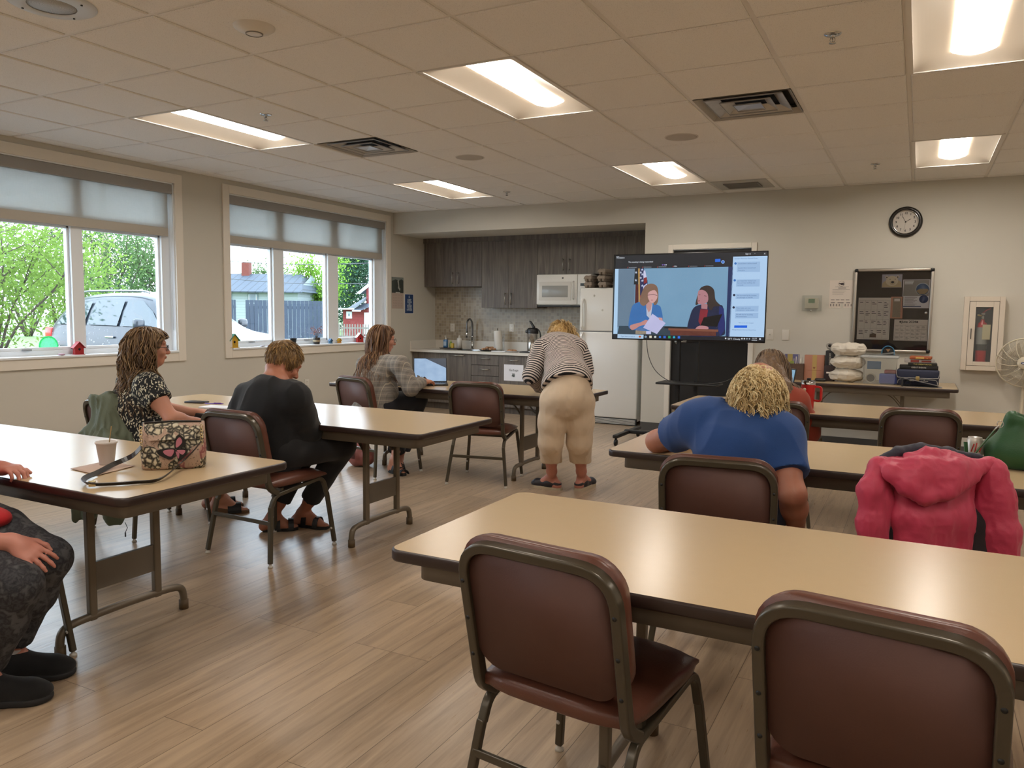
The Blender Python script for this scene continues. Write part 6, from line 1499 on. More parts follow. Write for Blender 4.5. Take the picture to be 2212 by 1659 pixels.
hairD = mk_hair('blond hair', '8a6a3c', 'b8945c', 'd6bb84'); hairE = mk_hair('curly blond hair', '94784a', 'ccb07c', 'ecdcb0'); hairF = mk_hair('ash brown hair', '3a2c22', '6a5442', '8f7659')
rgp = np.random.default_rng(21)
def scalp_roots(c, A, n, sc=1.0, back=.05, low=-.06, rx=(.078, .098, .088)):
    out = []
    while len(out) < n:
        v = rgp.normal(size=3); v /= np.linalg.norm(v)
        p = v*np.array(rx)
        if p[1] > back and p[2] < .045: continue
        if p[2] < low: continue
        if v[1] > .30+.4*max(0, v[2]): continue
        out.append(v)
    V = np.array(out); P = c+sc*((V*np.array(rx))@A+A[2]*.028-A[1]*.008); N = V@A; return P, N
def hair_long(c, A, n, length, mat, parent, wave=.012, freq=9, out=.02, r0=.0032, sc=1.0, gather=None, lift=.0, part=True, M_=16, fwd_low=True, caps=(), hl=.028):
    P, N = scalp_roots(c, A, n, sc); paths, tones = [], []
    for p, v in zip(P, N):
        L = length*(.75+.35*rgp.random()); ph = rgp.random()*6.28; ph2 = rgp.random()*6.28; t = np.linspace(0, 1, M_)[:, None]
        hz = v-A[2]*np.dot(v, A[2]); hn = np.linalg.norm(hz); hz = hz/max(hn, .15)
        topd = max(0, np.dot(v, A[2])); side = hz*(.088*sc*topd*1.15+out+lift*topd)
        q = p+side*(1-np.exp(-t*5))-v3(0, 0, 1)*L*np.maximum(0, t-.06*topd)**1.12*(1-.0*t)+v*.006
        if gather is not None: g, amt = gather; q = q+(g-q)*(amt*t**1.6)*np.array([1, 1, 0])
        fr = freq*(.8+.4*rgp.random()); w = wave*np.minimum(1, t*2.2); tr = np.cross(v, v3(0, 0, 1)); tr = tr/max(np.linalg.norm(tr), .2)
        q = q+tr*w*np.sin(t*fr+ph)+hz*w*.8*np.sin(t*fr*1.1+ph2)
        lc = (q-c)@A.T; m = (lc[:, 2] < .055*sc) & (lc[:, 1] > hl); lc[:, 1] = np.where(m, hl, lc[:, 1]); lc[:, 0] = np.where(m, np.sign(lc[:, 0])*np.maximum(np.abs(lc[:, 0]), .078*sc), lc[:, 0]); q = c+lc@A
        for a, b, ra, rb in caps:
            ba = b-a; tt = np.clip(((q-a)@ba)/(ba@ba), 0, 1); o = q-a-tt[:, None]*ba; d = np.linalg.norm(o, axis=1); rr = (ra+(rb-ra)*tt)+.006+.012*ph/6.28; q = np.where((d < rr)[:, None], a+tt[:, None]*ba+o/np.maximum(d, 1e-4)[:, None]*rr[:, None], q)
        paths.append(q); tones.append(rgp.random())
    return strands('hair_strands', paths, r0, mat, parent, tones)
def hair_cap(c, A, mat, parent, sc=1.0, rx=(.082, .102, .094), extra=(), fold=.004, cutf=True):
    s = SDF(.006, .03); s.ell(c+sc*(A[2]*.028-A[1]*.010), np.array(rx)*sc, A)
    for q in extra: s.chain(*q)
    if cutf: s.cut(c+sc*(A[1]*.060-A[2]*.0), A[1]*1.0-A[2]*.55, rad=.13*sc)
    o = sdf_obj(s, 'hair', mat, parent, 1, [(fold, (70, 70, 25), 3), (fold*.6, (160, 160, 50), 9)]); attr(o, 'tone', .25+.5*np.random.default_rng(4).random(len(o.data.vertices))); return o
def glasses(c, A, parent, mat, sc=1.0):
    g = lambda x, y, z: Vector(c+sc*(A[0]*x+A[1]*y+A[2]*z)-np.array(parent.location)); mb = MB()
    for x in (-1, 1):
        mb.tube([g(x*.033+.024*math.cos(a), .104, .0+.018*math.sin(a)) for a in [q*math.pi/8 for q in range(16)]], .0018, 6, closed=True); mb.tube([g(x*.057, .103, .006), g(x*.078, .05, .006), g(x*.08, -.02, .0), g(x*.077, -.035, -.015)], .0019, 6)
    mb.tube([g(-.01, .105, .004), g(0, .108, .007), g(.01, .105, .004)], .0018, 6); return mb.build('glasses', mat, parent)
def eyes(c, A, parent, sc=1.0):
    for x in (-1, 1):
        e = c+sc*(A[0]*.031*x+A[1]*.079+A[2]*.002)-np.array(parent.location); m4 = Matrix(((A[0][0], A[2][0], -A[1][0], e[0]), (A[0][1], A[2][1], -A[1][1], e[1]), (A[0][2], A[2][2], -A[1][2], e[2]), (0, 0, 0, 1)))
        MB().lathe([(0, -.0115), (.004, -.011), (.008, -.0085), (.0105, -.003), (.011, .002), (0, .009)], seg=16, mat=m4).build('eye', M('eye white', 'd8d2cc', .2), parent); MB().lathe([(0, -.0122), (.0038, -.0118), (.0045, -.0108)], seg=12, mat=m4).build('iris', M('brown iris', '3c2a20', .2), parent)

# ================================================================== PERSON 1: floral top, in profile by the left window
A = frame3((.50, .86, -.02)); hc = D_(320, 751, 4.60); Bf = unit_(v3(.35, .94, 0)); Br = unit_(np.cross(Bf, v3(0, 0, 1)))
neck = hc-v3(0, 0, .165)-Bf*.045; chest = neck-v3(0, 0, .19)-Bf*.02; pel = v3(*D_(312, 948, 4.62)); pel[2] = .575
J = dict(head=hc, A=A, neck=neck, chest=chest, pelvis=pel, shR=neck+Br*.165-v3(0, 0, .055)-Bf*.01, shL=neck-Br*.165-v3(0, 0, .055)-Bf*.01)
J['elR'] = D_(372, 905, 4.42); J['wrR'] = D_(420, 912, 4.56); J['elL'] = pel-Br*.21+Bf*.10+v3(0, 0, .18); J['wrL'] = pel+Bf*.33-Br*.05+v3(0, 0, .13)
J['hand'] = {'R': (Bf*1+v3(-.2, 0, -.25), v3(0, 0, 1)+Br*.5, 1, .5), 'L': (Bf+Br*.8, v3(0, 0, 1), -1, .4)}
J['hipR'] = pel+Br*.095+Bf*.03; J['hipL'] = pel-Br*.095+Bf*.03; J['knR'] = J['hipR']+Bf*.40+Br*.03+v3(0, 0, -.01); J['knL'] = J['hipL']+Bf*.40+v3(0, 0, -.01)
J['toeR'] = np.array(atz(532, 1106, 0)[:]); J['anR'] = J['toeR']-unit_(v3(.65, .76, 0))*.17+v3(0, 0, .105); J['anL'] = J['anR']+v3(-.16, .10, 0); J['toeL'] = J['toeR']+v3(-.16, .10, 0)
P1 = loc_root('person', (pel[0], pel[1], 0), 'person in profile with long wavy hair, glasses and a black floral top')
sdf_obj(body(J, .0055), 'body', skin1, P1, 1)
s = SDF(.008, .04); s.cone(neck-v3(0, 0, .02), chest, .088, .158, .05).cone(chest, pel+v3(0, 0, .08), .158, .168, .05).cone(pel+v3(0, 0, .08), pel, .168, .175, .05).ell(chest+Bf*.075-v3(0, 0, .03), (.135, .08, .085), frame3(Bf), .05)
for q in 'RL': s.chain([lerp(neck, J['sh'+q], .4), J['sh'+q], lerp(J['sh'+q], J['el'+q], .48)], [.066, .074, .078], .04); s.cut(lerp(J['sh'+q], J['el'+q], .46), J['el'+q]-J['sh'+q], rad=.11)
s.cut(neck+v3(0, 0, .01), v3(0, 0, 1)+Bf*.35, rad=.13)
for q in 'RL': s.chain([J['hip'+q], J['kn'+q]], [.122, .098], .05).chain([J['kn'+q], J['kn'+q]+v3(0, 0, -.14)+Bf*.02], [.096, .085], .04)
s.cut(lerp(J['knR'], J['knL'], .5)+v3(0, 0, -.13), v3(0, 0, -1), rad=.24)
sdf_obj(s, 'dress', fl_m, P1, 2, [(.005, (11, 11, 7), 1), (.002, (30, 30, 16), 2)])
hair_cap(hc, A, hairA, P1, extra=[([hc-A[1]*.05+v3(0, 0, .0), hc-A[1]*.075-v3(0, 0, .10), hc-A[1]*.09-v3(0, 0, .20)], [.075, .062, .035], .04)])
hair_long(hc, A, 620, .40, hairA, P1, wave=.016, freq=15, out=.010, r0=.0036, caps=[(neck-v3(0, 0, .02), chest, .092, .162), (lerp(neck, J['shR'], .4), J['shR'], .07, .078), (lerp(neck, J['shL'], .4), J['shL'], .07, .078)])
eyes(hc, A, P1); glasses(hc, A, P1, M('black glasses frame', '17171a', .3))
for q, sg in (('R', 1), ('L', -1)):
    t = J['toe'+q]; a = J['an'+q]; d = unit_((t-a)*v3(1, 1, 0)); sd = unit_(np.cross(d, v3(0, 0, 1)))
    mb = MB(); pts = []; n = 12
    out = [(-.06, .028), (-.02, .036), (.06, .036), (.12, .046), (.165, .042), (.19, .02), (.19, -.02), (.165, -.042), (.12, -.046), (.06, -.036), (-.02, -.036), (-.06, -.028)]
    def hgt(x): return .052-.045*min(1, max(0, (x+.06)/.22))
    L0 = np.array(P1.location); lo = [tuple(a*v3(1, 1, 0)+d*x+sd*y-L0) for x, y in out]; hi = [tuple(a*v3(1, 1, 0)+d*x+sd*y-L0+v3(0, 0, hgt(x)+.008)) for x, y in out]
    mb.add(lo+hi, [tuple(range(n))[::-1], tuple(range(n, 2*n))]+[(i, (i+1) % n, n+(i+1) % n, n+i) for i in range(n)]); mb.build('sandal_sole', M('cork wedge', '6b5038', .8), P1)
    c0 = a*v3(1, 1, 0)+d*.095-L0; MB().tube([tuple(c0+sd*.048*math.cos(w)+v3(0, 0, .01+.058*math.sin(w))) for w in [q2*math.pi/10 for q2 in range(11)]], 0, sq=(.006, .085), up=tuple(sd)).build('sandal_strap', M('black strap', '141416', .6), P1)

# ================================================================== PERSON 2: black cardigan, bent over the table
A = frame3((.38, .72, -.58)); hc = D_(612, 783, 4.45); Bf = unit_(v3(.10, .99, 0)); Br = unit_(np.cross(Bf, v3(0, 0, 1)))
neck = D_(593, 832, 4.33); pel = v3(-3.20, 3.24, .575); chest = lerp(neck, pel, .42)-Bf*.03
J = dict(head=hc, A=A, neck=neck, chest=chest, pelvis=pel, shR=neck+Br*.165-v3(0, 0, .06), shL=neck-Br*.185-v3(0, 0, .075)-Bf*.02)
J['elR'] = D_(668, 935, 4.42); J['wrR'] = D_(650, 890, 4.72); J['elL'] = D_(508, 925, 4.38); J['wrL'] = D_(555, 880, 4.72)
for q in 'RL': J['wr'+q][2] = .76
J['hand'] = {'R': (v3(-.5, .8, 0), v3(0, 0, 1), -1, .5), 'L': (v3(.5, .8, 0), v3(0, 0, 1), 1, .5)}
J['hipR'] = pel+Br*.09; J['hipL'] = pel-Br*.09; J['toeR'] = np.array(atz(706, 1142, 0)[:]); J['toeL'] = np.array(atz(640, 1143, 0)[:])
J['anR'] = J['toeR']+v3(-.17, -.03, .085); J['anL'] = J['toeL']+v3(-.10, -.10, .085); J['knR'] = J['hipR']+v3(.10, .37, -.02); J['knL'] = J['hipL']+v3(.0, .38, -.02)
P2 = loc_root('person', (pel[0], pel[1], 0), 'person in a black cardigan with short hair, head bent down over the table')
sdf_obj(body(J, .006), 'body', skin2, P2, 1)
blkc = cloth('black knit', '101216', .9); s = SDF(.008, .05)
s.cone(neck-v3(0, 0, .01)-Bf*.01, chest, .085, .155, .07).cone(chest, pel+v3(0, 0, .05), .155, .165, .06).cone(pel+v3(0, 0, .05), pel-v3(0, 0, .03), .165, .172, .05).ell(lerp(neck, chest, .55)-Bf*.045, (.175, .09, .12), frame3(Bf), .06)
for q in 'RL': s.chain([lerp(neck, J['sh'+q], .3), J['sh'+q], lerp(J['sh'+q], J['el'+q], .5), J['el'+q], J['wr'+q]], [.075, .078, .072, .066, .05], .05); s.cut(lerp(J['el'+q], J['wr'+q], .93), J['wr'+q]-J['el'+q], rad=.07)
s.cut(neck+v3(0, 0, .035), v3(0, 0, 1)+Bf*.5, rad=.12)
sdf_obj(s, 'cardigan', blkc, P2, 2, [(.007, (9, 9, 5), 4), (.004, (15, 15, 8), -5)])
s = SDF(.009, .05)
for q in 'RL': s.chain([J['hip'+q]+v3(0, 0, -.0), J['kn'+q]], [.115, .082], .05).chain([J['kn'+q], lerp(J['kn'+q], J['an'+q], .8)], [.08, .062], .03); s.cut(lerp(J['kn'+q], J['an'+q], .78), J['an'+q]-J['kn'+q], rad=.085)
sdf_obj(s, 'trousers', cloth('black trousers', '131418', .8), P2, 1, [(.004, (14, 14, 9), 6)])
hair_cap(hc, A, hairB, P2, rx=(.084, .104, .098), fold=.005)
P_, N_ = scalp_roots(hc, A, 420, 1.0, low=-.065); paths = []
for p, v in zip(P_, N_):
    t = np.linspace(0, 1, 7)[:, None]; dn = -A[2]*.6+A[1]*.5; tr = np.cross(v, A[2]); L = .035+.02*rgp.random(); paths.append(p+v*(.002+.007*np.sin(t*2.6))+unit_(dn-v*np.dot(dn, v))*L*t+tr*.006*np.sin(t*3+rgp.random()*6))
strands('hair_strands', paths, .0030, hairB, P2, [(.2+.8*rgp.random()) for _ in paths])
e = hc+A[0]*.082-A[1]*.012-A[2]*.052-np.array(P2.location); MB().tube([tuple(e+A[1]*.011*math.cos(q*.6283)+A[2]*.011*math.sin(q*.6283)) for q in range(10)], .0018, 6, closed=True).build('hoop_earring', M('silver earring', 'c9c4ba', .2, 1), P2)
def sandal(J, q, par, mat, straps=((.10, .075),), hh=.018):
    t = J['toe'+q]; a = J['an'+q]; d = unit_((t-a)*v3(1, 1, 0)); sd = unit_(np.cross(d, v3(0, 0, 1))); L0 = np.array(par.location); L = np.linalg.norm((t-a)*v3(1, 1, 0))
    out = [(-.055, .026), (-.02, .034), (.05, .034), (L-.06, .045), (L-.02, .040), (L+.012, .018), (L+.012, -.018), (L-.02, -.040), (L-.06, -.045), (.05, -.034), (-.02, -.034), (-.055, -.026)]; n = 12
    lo = [tuple(a*v3(1, 1, 0)+d*x+sd*y-L0) for x, y in out]; hi = [tuple(a*v3(1, 1, 0)+d*x+sd*y-L0+v3(0, 0, hh)) for x, y in out]
    MB().add(lo+hi, [tuple(range(n))[::-1], tuple(range(n, 2*n))]+[(i, (i+1) % n, n+(i+1) % n, n+i) for i in range(n)]).build('sandal_sole', mat, par)
    for x, z in straps:
        c0 = a*v3(1, 1, 0)+d*x-L0; MB().tube([tuple(c0+sd*.044*math.cos(w)+v3(0, 0, .012+z*math.sin(w))) for w in [u*math.pi/10 for u in range(11)]], 0, sq=(.005, .032), up=tuple(sd)).build('sandal_strap', mat, par)
for q in 'RL': sandal(J, q, P2, M('black sandal leather', '131214', .5), ((.11, .058), (.03, .085)))

# ================================================================== PERSON 3: plaid blazer at the laptop
A = frame3((.62, .78, -.12)); hc = D_(826, 733, 6.62); Bf = unit_(v3(.25, .97, 0)); Br = unit_(np.cross(Bf, v3(0, 0, 1)))
neck = D_(818, 778, 6.55); pel = v3(-4.0, 5.22, .575); chest = lerp(neck, pel, .42)-Bf*.02
J = dict(head=hc, A=A, neck=neck, chest=chest, pelvis=pel, shR=D_(865, 790, 6.38), shL=neck-Br*.17-v3(0, 0, .05))
J['elR'] = D_(888, 838, 6.35); J['wrR'] = D_(913, 830, 6.68); J['wrR'][2] = .755; J['elL'] = J['shL']+v3(0, .1, -.24); J['wrL'] = J['wrR']+v3(-.12, .08, 0)
J['hand'] = {'R': (v3(.1, 1, 0), v3(0, 0, 1), -1, .45), 'L': (v3(.4, .9, 0), v3(0, 0, 1), 1, .45)}
J['hipR'] = pel+Br*.09; J['hipL'] = pel-Br*.09; J['knR'] = J['hipR']+Bf*.38+v3(0, 0, .02); J['knL'] = J['hipL']+Bf*.40+v3(0, 0, -.03)
J['toeL'] = np.array(atz(872, 1028, 0)[:]); J['anL'] = J['toeL']+v3(-.14, .06, .11); J['toeR'] = J['toeL']+v3(-.12, .12, 0); J['anR'] = J['toeR']+v3(-.1, .12, .085)
P3 = loc_root('person', (pel[0], pel[1], 0), 'person with long straight hair in a grey plaid blazer, typing at the laptop')
sdf_obj(body(J, .007), 'body', skin1, P3, 1)
s = SDF(.008, .05); s.cone(neck-v3(0, 0, .02), chest, .085, .165, .06).cone(chest, pel+v3(0, 0, .06), .165, .175, .05).cone(pel+v3(0, 0, .06), pel-v3(0, 0, .07)-Bf*.03, .178, .195, .05).ell(lerp(neck, chest, .5)-Bf*.03, (.19, .10, .12), frame3(Bf), .05)
for q in 'RL': s.chain([lerp(neck, J['sh'+q], .3), J['sh'+q], lerp(J['sh'+q], J['el'+q], .5), J['el'+q], J['wr'+q]], [.075, .078, .070, .062, .050], .035); s.cut(lerp(J['el'+q], J['wr'+q], .9), J['wr'+q]-J['el'+q], rad=.07)
s.cut(neck+v3(0, 0, .03), v3(0, 0, 1)+Bf*.4, rad=.12); s.cut(pel-v3(0, 0, .12), v3(0, 0, -1), rad=.3)
sdf_obj(s, 'blazer', pl_m, P3, 2, [(.006, (10, 10, 6), 7), (.0025, (28, 28, 14), 8)], s_chain=[neck, chest, pel, pel-v3(0, 0, .3)], s2=Br)
s = SDF(.009, .04)
for q in 'RL': s.chain([J['hip'+q], J['kn'+q]], [.11, .085], .05).chain([J['kn'+q], lerp(J['kn'+q], J['an'+q], .9)], [.082, .075], .03); s.cut(lerp(J['kn'+q], J['an'+q], .85), J['an'+q]-J['kn'+q], rad=.1)
sdf_obj(s, 'trousers', cloth('navy black trousers', '14161f', .8), P3, 1, [(.004, (14, 14, 9), 6)])
hair_cap(hc, A, hairC, P3, extra=[([hc-A[1]*.04, hc-A[1]*.06-v3(0, 0, .12), D_(800, 800, 6.42)], [.078, .068, .05], .04)])
hair_long(hc, A, 420, .46, hairC, P3, wave=.008, freq=7, out=.008, r0=.0038, gather=(D_(795, 800, 6.4), .55), caps=[(neck, chest, .09, .172), (lerp(neck, chest, .5)-Bf*.03, lerp(neck, chest, .51)-Bf*.03, .13, .13)])
glasses(hc, A, P3, M('black glasses frame', '17171a', .3))
for q in 'RL': sandal(J, q, P3, M('black sport sandal', '1a1a1b', .6), ((.15, .04), (.10, .052), (.04, .075)), .026)

# ================================================================== PERSON 4: striped top, cream trousers, bending over the table
pel = D_(1225, 842, 5.62); ch = D_(1212, 765, 6.02); neck = D_(1207, 742, 6.22); hc = D_(1208, 730, 6.40); A = frame3((-.02, .45, -.89), (0, .9, .45))
J = dict(head=hc, A=A, neck=neck, chest=ch, pelvis=pel, hs=.98, shL=D_(1172, 752, 6.0), shR=D_(1248, 752, 6.0))
J['elL'] = D_(1149, 812, 5.86); J['wrL'] = D_(1168, 846, 6.05); J['elR'] = D_(1262, 800, 6.0); J['wrR'] = D_(1235, 838, 6.3)
for q in 'RL': J['wr'+q][2] = .765
J['hand'] = {'L': (v3(.3, .9, -.1), v3(0, 0, 1), 1, .4), 'R': (v3(-.3, .9, -.1), v3(0, 0, 1), -1, .5)}
J['hipL'] = D_(1198, 868, 5.63); J['hipR'] = D_(1254, 868, 5.66); J['knL'] = D_(1189, 955, 5.70); J['knR'] = D_(1252, 955, 5.74)
J['toeL'] = np.array(atz(1152, 1050, 0)[:]); J['anL'] = np.array(atz(1192, 1056, 0)[:])+v3(0, 0, .085); J['anR'] = np.array(atz(1256, 1056, 0)[:])+v3(0, 0, .085); J['toeR'] = J['anR']*v3(1, 1, 0)+v3(.02, .19, 0)
P4 = loc_root('person', (pel[0], pel[1], 0), 'person seen from behind bending over the table, striped top and cream cropped trousers')
sdf_obj(body(J, .006), 'body', skin3, P4, 1)
s = SDF(.008, .05); s.cone(neck, ch, .09, .142, .06).cone(ch, pel+v3(0, .02, .05), .142, .172, .07).ell(lerp(neck, ch, .55)+v3(0, 0, .02), (.17, .12, .10), frame3(unit_(neck-ch)), .06).cone(pel+v3(0, .02, .05), pel+v3(0, 0, .02), .174, .186, .03)
for q in 'LR': s.chain([lerp(neck, J['sh'+q], .5), J['sh'+q]], [.08, .075], .05)
s.cut(pel+v3(0, -.03, .035), unit_(pel-ch)+v3(0, 0, -.6), rad=.34); s.cut(hc-unit_(hc-neck)*.06, hc-neck, rad=.16)
sdf_obj(s, 'striped_top', st_m, P4, 2, [(.005, (9, 9, 9), 3), (.002, (26, 26, 20), 5)], s_chain=[pel-(ch-pel)*.7, pel, lerp(pel, ch, .6)+v3(0, 0, .03), ch, neck, hc])
for q in 'LR':
    s = SDF(.008, .03); s.chain([J['sh'+q], lerp(J['sh'+q], J['el'+q], .5), J['el'+q], J['wr'+q]], [.077, .072, .062, .046], .04); s.cut(lerp(J['el'+q], J['wr'+q], .88), J['wr'+q]-J['el'+q], rad=.07)
    sdf_obj(s, 'sleeve', st_m, P4, 2, [(.005, (14, 14, 10), 8)], s_chain=[J['sh'+q], J['el'+q], J['wr'+q]])
s = SDF(.008, .05); s.cone(pel+v3(0, .02, .04), pel-v3(0, .0, .05), .160, .168, .05)
for q in 'LR':
    hem = lerp(J['kn'+q], J['an'+q], .60); s.chain([J['hip'+q], lerp(J['hip'+q], J['kn'+q], .5), J['kn'+q], hem], [.112, .100, .088, .082], .04); s.cut(lerp(J['kn'+q], J['an'+q], .54), v3(0, 0, -1), rad=.2)
sdf_obj(s, 'trousers', cloth('cream cotton', 'cbb79d', .85, bump=.1), P4, 2, [(.003, (16, 16, 3), -11), (.002, (34, 34, 14), -12)])
hair_cap(hc, A, hairD, P4, rx=(.08, .10, .095)); hair_long(hc, A, 260, .10, hairD, P4, wave=.006, out=.012, r0=.0034, M_=8)
def loafer(J, q, par, side):
    t = J['toe'+q]; a = J['an'+q]*v3(1, 1, 0); d = unit_((t-a)*v3(1, 1, 0)); L = np.linalg.norm(t-a)
    s = SDF(.0045, .02); s.cone(a-d*.045+v3(0, 0, .045), a+d*.02+v3(0, 0, .045), .036, .037).cone(a+d*.02+v3(0, 0, .04), t-d*.04+v3(0, 0, .034), .038, .036).ell(t-d*.035+v3(0, 0, .03), (.041, .05, .026), frame3(d)); s.cut(v3(a[0], a[1], .074), v3(0, 0, 1)-d*.28, rad=.085); s.cut(v3(a[0], a[1], .014), v3(0, 0, -1), rad=.25)
    s.cone(a+v3(0, 0, .10), a+d*.04+v3(0, 0, .07), .026, .03, .01, 's'); sdf_obj(s, 'shoe', M('dark leather shoe', '26242a', .4), par, 1)
    L0 = np.array(par.location); sd = unit_(np.cross(d, v3(0, 0, 1))); out = [(-.085, .018), (-.06, .036), (0, .040), (L-.08, .046), (L-.03, .044), (L+.012, .020), (L+.012, -.020), (L-.03, -.044), (L-.08, -.046), (0, -.040), (-.06, -.036), (-.085, -.018)]; n = 12
    lo = [tuple(a+d*x+sd*y-L0) for x, y in out]; hi = [tuple(a+d*x+sd*y-L0+v3(0, 0, .018)) for x, y in out]; MB().add(lo+hi, [tuple(range(n))[::-1], tuple(range(n, 2*n))]+[(i, (i+1) % n, n+(i+1) % n, n+i) for i in range(n)]).build('shoe_sole', M('pale gum sole', 'b5a68e', .7), par)
for q, sg in (('L', -1), ('R', 1)): loafer(J, q, P4, sg)

# ================================================================== PERSON 5: rust top, long hair, at the far right table
A = frame3((-.15, .9, -.40)); hc = D_(1664, 795, 5.35); Bf = unit_(v3(-.1, .99, 0)); Br = unit_(np.cross(Bf, v3(0, 0, 1)))
pel = v3(-.84, 5.32, .575); neck = D_(1678, 846, 5.22); chest = lerp(neck, pel, .45)
J = dict(head=hc, A=A, neck=neck, chest=chest, pelvis=pel, shR=D_(1722, 868, 5.2), shL=D_(1628, 868, 5.2)); J['elR'] = D_(1746, 935, 5.28); J['wrR'] = D_(1712, 905, 5.7); J['elL'] = D_(1610, 935, 5.25); J['wrL'] = D_(1640, 905, 5.7)
for q in 'RL': J['wr'+q][2] = .76
J['hand'] = {'R': (v3(-.4, .9, 0), v3(0, 0, 1), -1, .5), 'L': (v3(.4, .9, 0), v3(0, 0, 1), 1, .5)}
J['hipR'] = pel+Br*.09; J['hipL'] = pel-Br*.09
for q in 'RL': J['kn'+q] = J['hip'+q]+Bf*.40; J['an'+q] = J['kn'+q]*v3(1, 1, 0)+Bf*.02+v3(0, 0, .085); J['toe'+q] = J['an'+q]*v3(1, 1, 0)+Bf*.18
P5 = loc_root('person', (pel[0], pel[1], 0), 'person with long ash brown hair in a rust red top, behind the curly blond person')
sdf_obj(body(J, .008), 'body', skin2, P5, 1)
s = SDF(.009, .05); s.cone(neck-v3(0, 0, .01), chest, .085, .158, .06).cone(chest, pel, .158, .175, .05).ell(lerp(neck, chest, .5)-Bf*.02, (.18, .10, .12), frame3(Bf), .05)
for q in 'RL': s.chain([lerp(neck, J['sh'+q], .3), J['sh'+q], lerp(J['sh'+q], J['el'+q], .6), J['el'+q], J['wr'+q]], [.075, .08, .082, .072, .05], .04); s.cut(lerp(J['el'+q], J['wr'+q], .92), J['wr'+q]-J['el'+q], rad=.08)
s.cut(neck+v3(0, 0, .035), v3(0, 0, 1)+Bf*.4, rad=.12); sdf_obj(s, 'rust_top', cloth('rust knit', '8f3a26', .9), P5, 2, [(.006, (10, 10, 6), 7)])
s = SDF(.011, .04)
for q in 'RL': s.chain([J['hip'+q], J['kn'+q], lerp(J['kn'+q], J['an'+q], .85)], [.11, .085, .07], .04)
sdf_obj(s, 'trousers', MATS['navy black trousers'], P5, 1)
s = SDF(.006, .02)
for q in 'RL': foot_prims(s, J['an'+q], J['toe'+q], sc=1.15)
sdf_obj(s, 'shoes', M('dark shoes', '1b1a1c', .6), P5, 1)
hair_cap(hc, A, hairF, P5, rx=(.086, .106, .098), extra=[([hc-A[1]*.05, D_(1688, 838, 5.14), D_(1708, 880, 5.10)], [.078, .058, .042], .04)]); hair_long(hc, A, 380, .42, hairF, P5, wave=.008, freq=7, out=.006, r0=.0038, gather=(D_(1712, 870, 5.08), .62), caps=[(neck, chest, .09, .165), (lerp(neck, J['shR'], .3), J['shR'], .08, .085)])
for q in 'RL': pass

# ================================================================== PERSON 6: blue polo, curly blond hair, leaning on the table
A = frame3((-.45, .80, -.30)); hc = D_(1638, 845, 3.26)
pel = v3(-.63, 3.27, .585); neck = D_(1618, 905, 3.28); chest = D_(1597, 968, 3.24); Bf = unit_(v3(-.2, .98, 0)); Br = unit_(np.cross(Bf, v3(0, 0, 1)))
J = dict(head=hc, A=A, neck=neck, chest=chest, pelvis=pel, shL=D_(1510, 912, 3.34), shR=D_(1682, 948, 3.18)); J['elL'] = D_(1420, 948, 3.62); J['elL'][2] = .765; J['wrL'] = D_(1490, 962, 3.80); J['wrL'][2] = .755; J['elR'] = D_(1712, 1068, 3.05); J['wrR'] = D_(1722, 1160, 3.22)
J['hand'] = {'L': (v3(.9, .4, 0), v3(0, 0, 1), 1, .3), 'R': (v3(0, .5, -.8), v3(1, 0, 0), -1, .4)}
J['hipR'] = pel+Br*.10; J['hipL'] = pel-Br*.10
for q in 'RL': J['kn'+q] = J['hip'+q]+Bf*.41; J['an'+q] = J['kn'+q]*v3(1, 1, 0)+Bf*.02+v3(0, 0, .085); J['toe'+q] = J['an'+q]*v3(1, 1, 0)+Bf*.18
P6 = loc_root('person', (pel[0], pel[1], 0), 'person with curly blond hair in a blue polo shirt, leaning over the table')
sdf_obj(body(J, .006, torso=1.15, arm=1.28), 'body', skin2, P6, 1)
s = SDF(.008, .06); s.cone(neck-v3(0, 0, .02), chest, .085, .165, .07).cone(chest, pel+v3(0, 0, .04), .170, .178, .06).ell(lerp(neck, chest, .75), (.185, .105, .12), frame3(Bf), .07).cone(lerp(J['shL'], neck, .25), lerp(J['shR'], neck, .2), .078, .085, .07)
for q, f in (('L', .62), ('R', .66)): s.chain([lerp(neck, J['sh'+q], .4), J['sh'+q], lerp(J['sh'+q], J['el'+q], f+.05)], [.09, .092, .088], .05); s.cut(lerp(J['sh'+q], J['el'+q], f), J['el'+q]-J['sh'+q], rad=.13)
s.cut(neck+v3(0, 0, .03), v3(0, 0, 1)+Bf*.4, rad=.12); polo = cloth('royal blue pique', '1c427c', .85)
sdf_obj(s, 'polo_shirt', polo, P6, 2, [(.007, (8, 8, 6), 13), (.004, (12, 12, 7), -14)])
s = SDF(.006, .02); s.cone(neck+v3(-.0, 0, .01), neck+v3(0, .01, .045), .072, .066); s.cone(neck+v3(0, 0, -.03), neck+v3(0, .01, .08), .060, .054, .005, 's'); sdf_obj(s, 'collar', polo, P6, 1)
s = SDF(.01, .05)
for q in 'RL': s.chain([J['hip'+q], J['kn'+q], lerp(J['kn'+q], J['an'+q], .9)], [.125, .09, .075], .04)
sdf_obj(s, 'trousers', M('blue jeans', '2b3448', .85), P6, 1); s = SDF(.006, .02)
for q in 'RL': foot_prims(s, J['an'+q], J['toe'+q], sc=1.15)
sdf_obj(s, 'shoes', MATS['dark shoes'], P6, 1)
hair_cap(hc+v3(0, -.01, -.005), A, hairE, P6, rx=(.084, .100, .090), fold=.006, cutf=False, extra=[([hc-v3(0, .04, .02), D_(1655, 885, 3.28)], [.088, .068], .04)])
paths = []; cc = hc+v3(0, -.01, .01); n = 1900
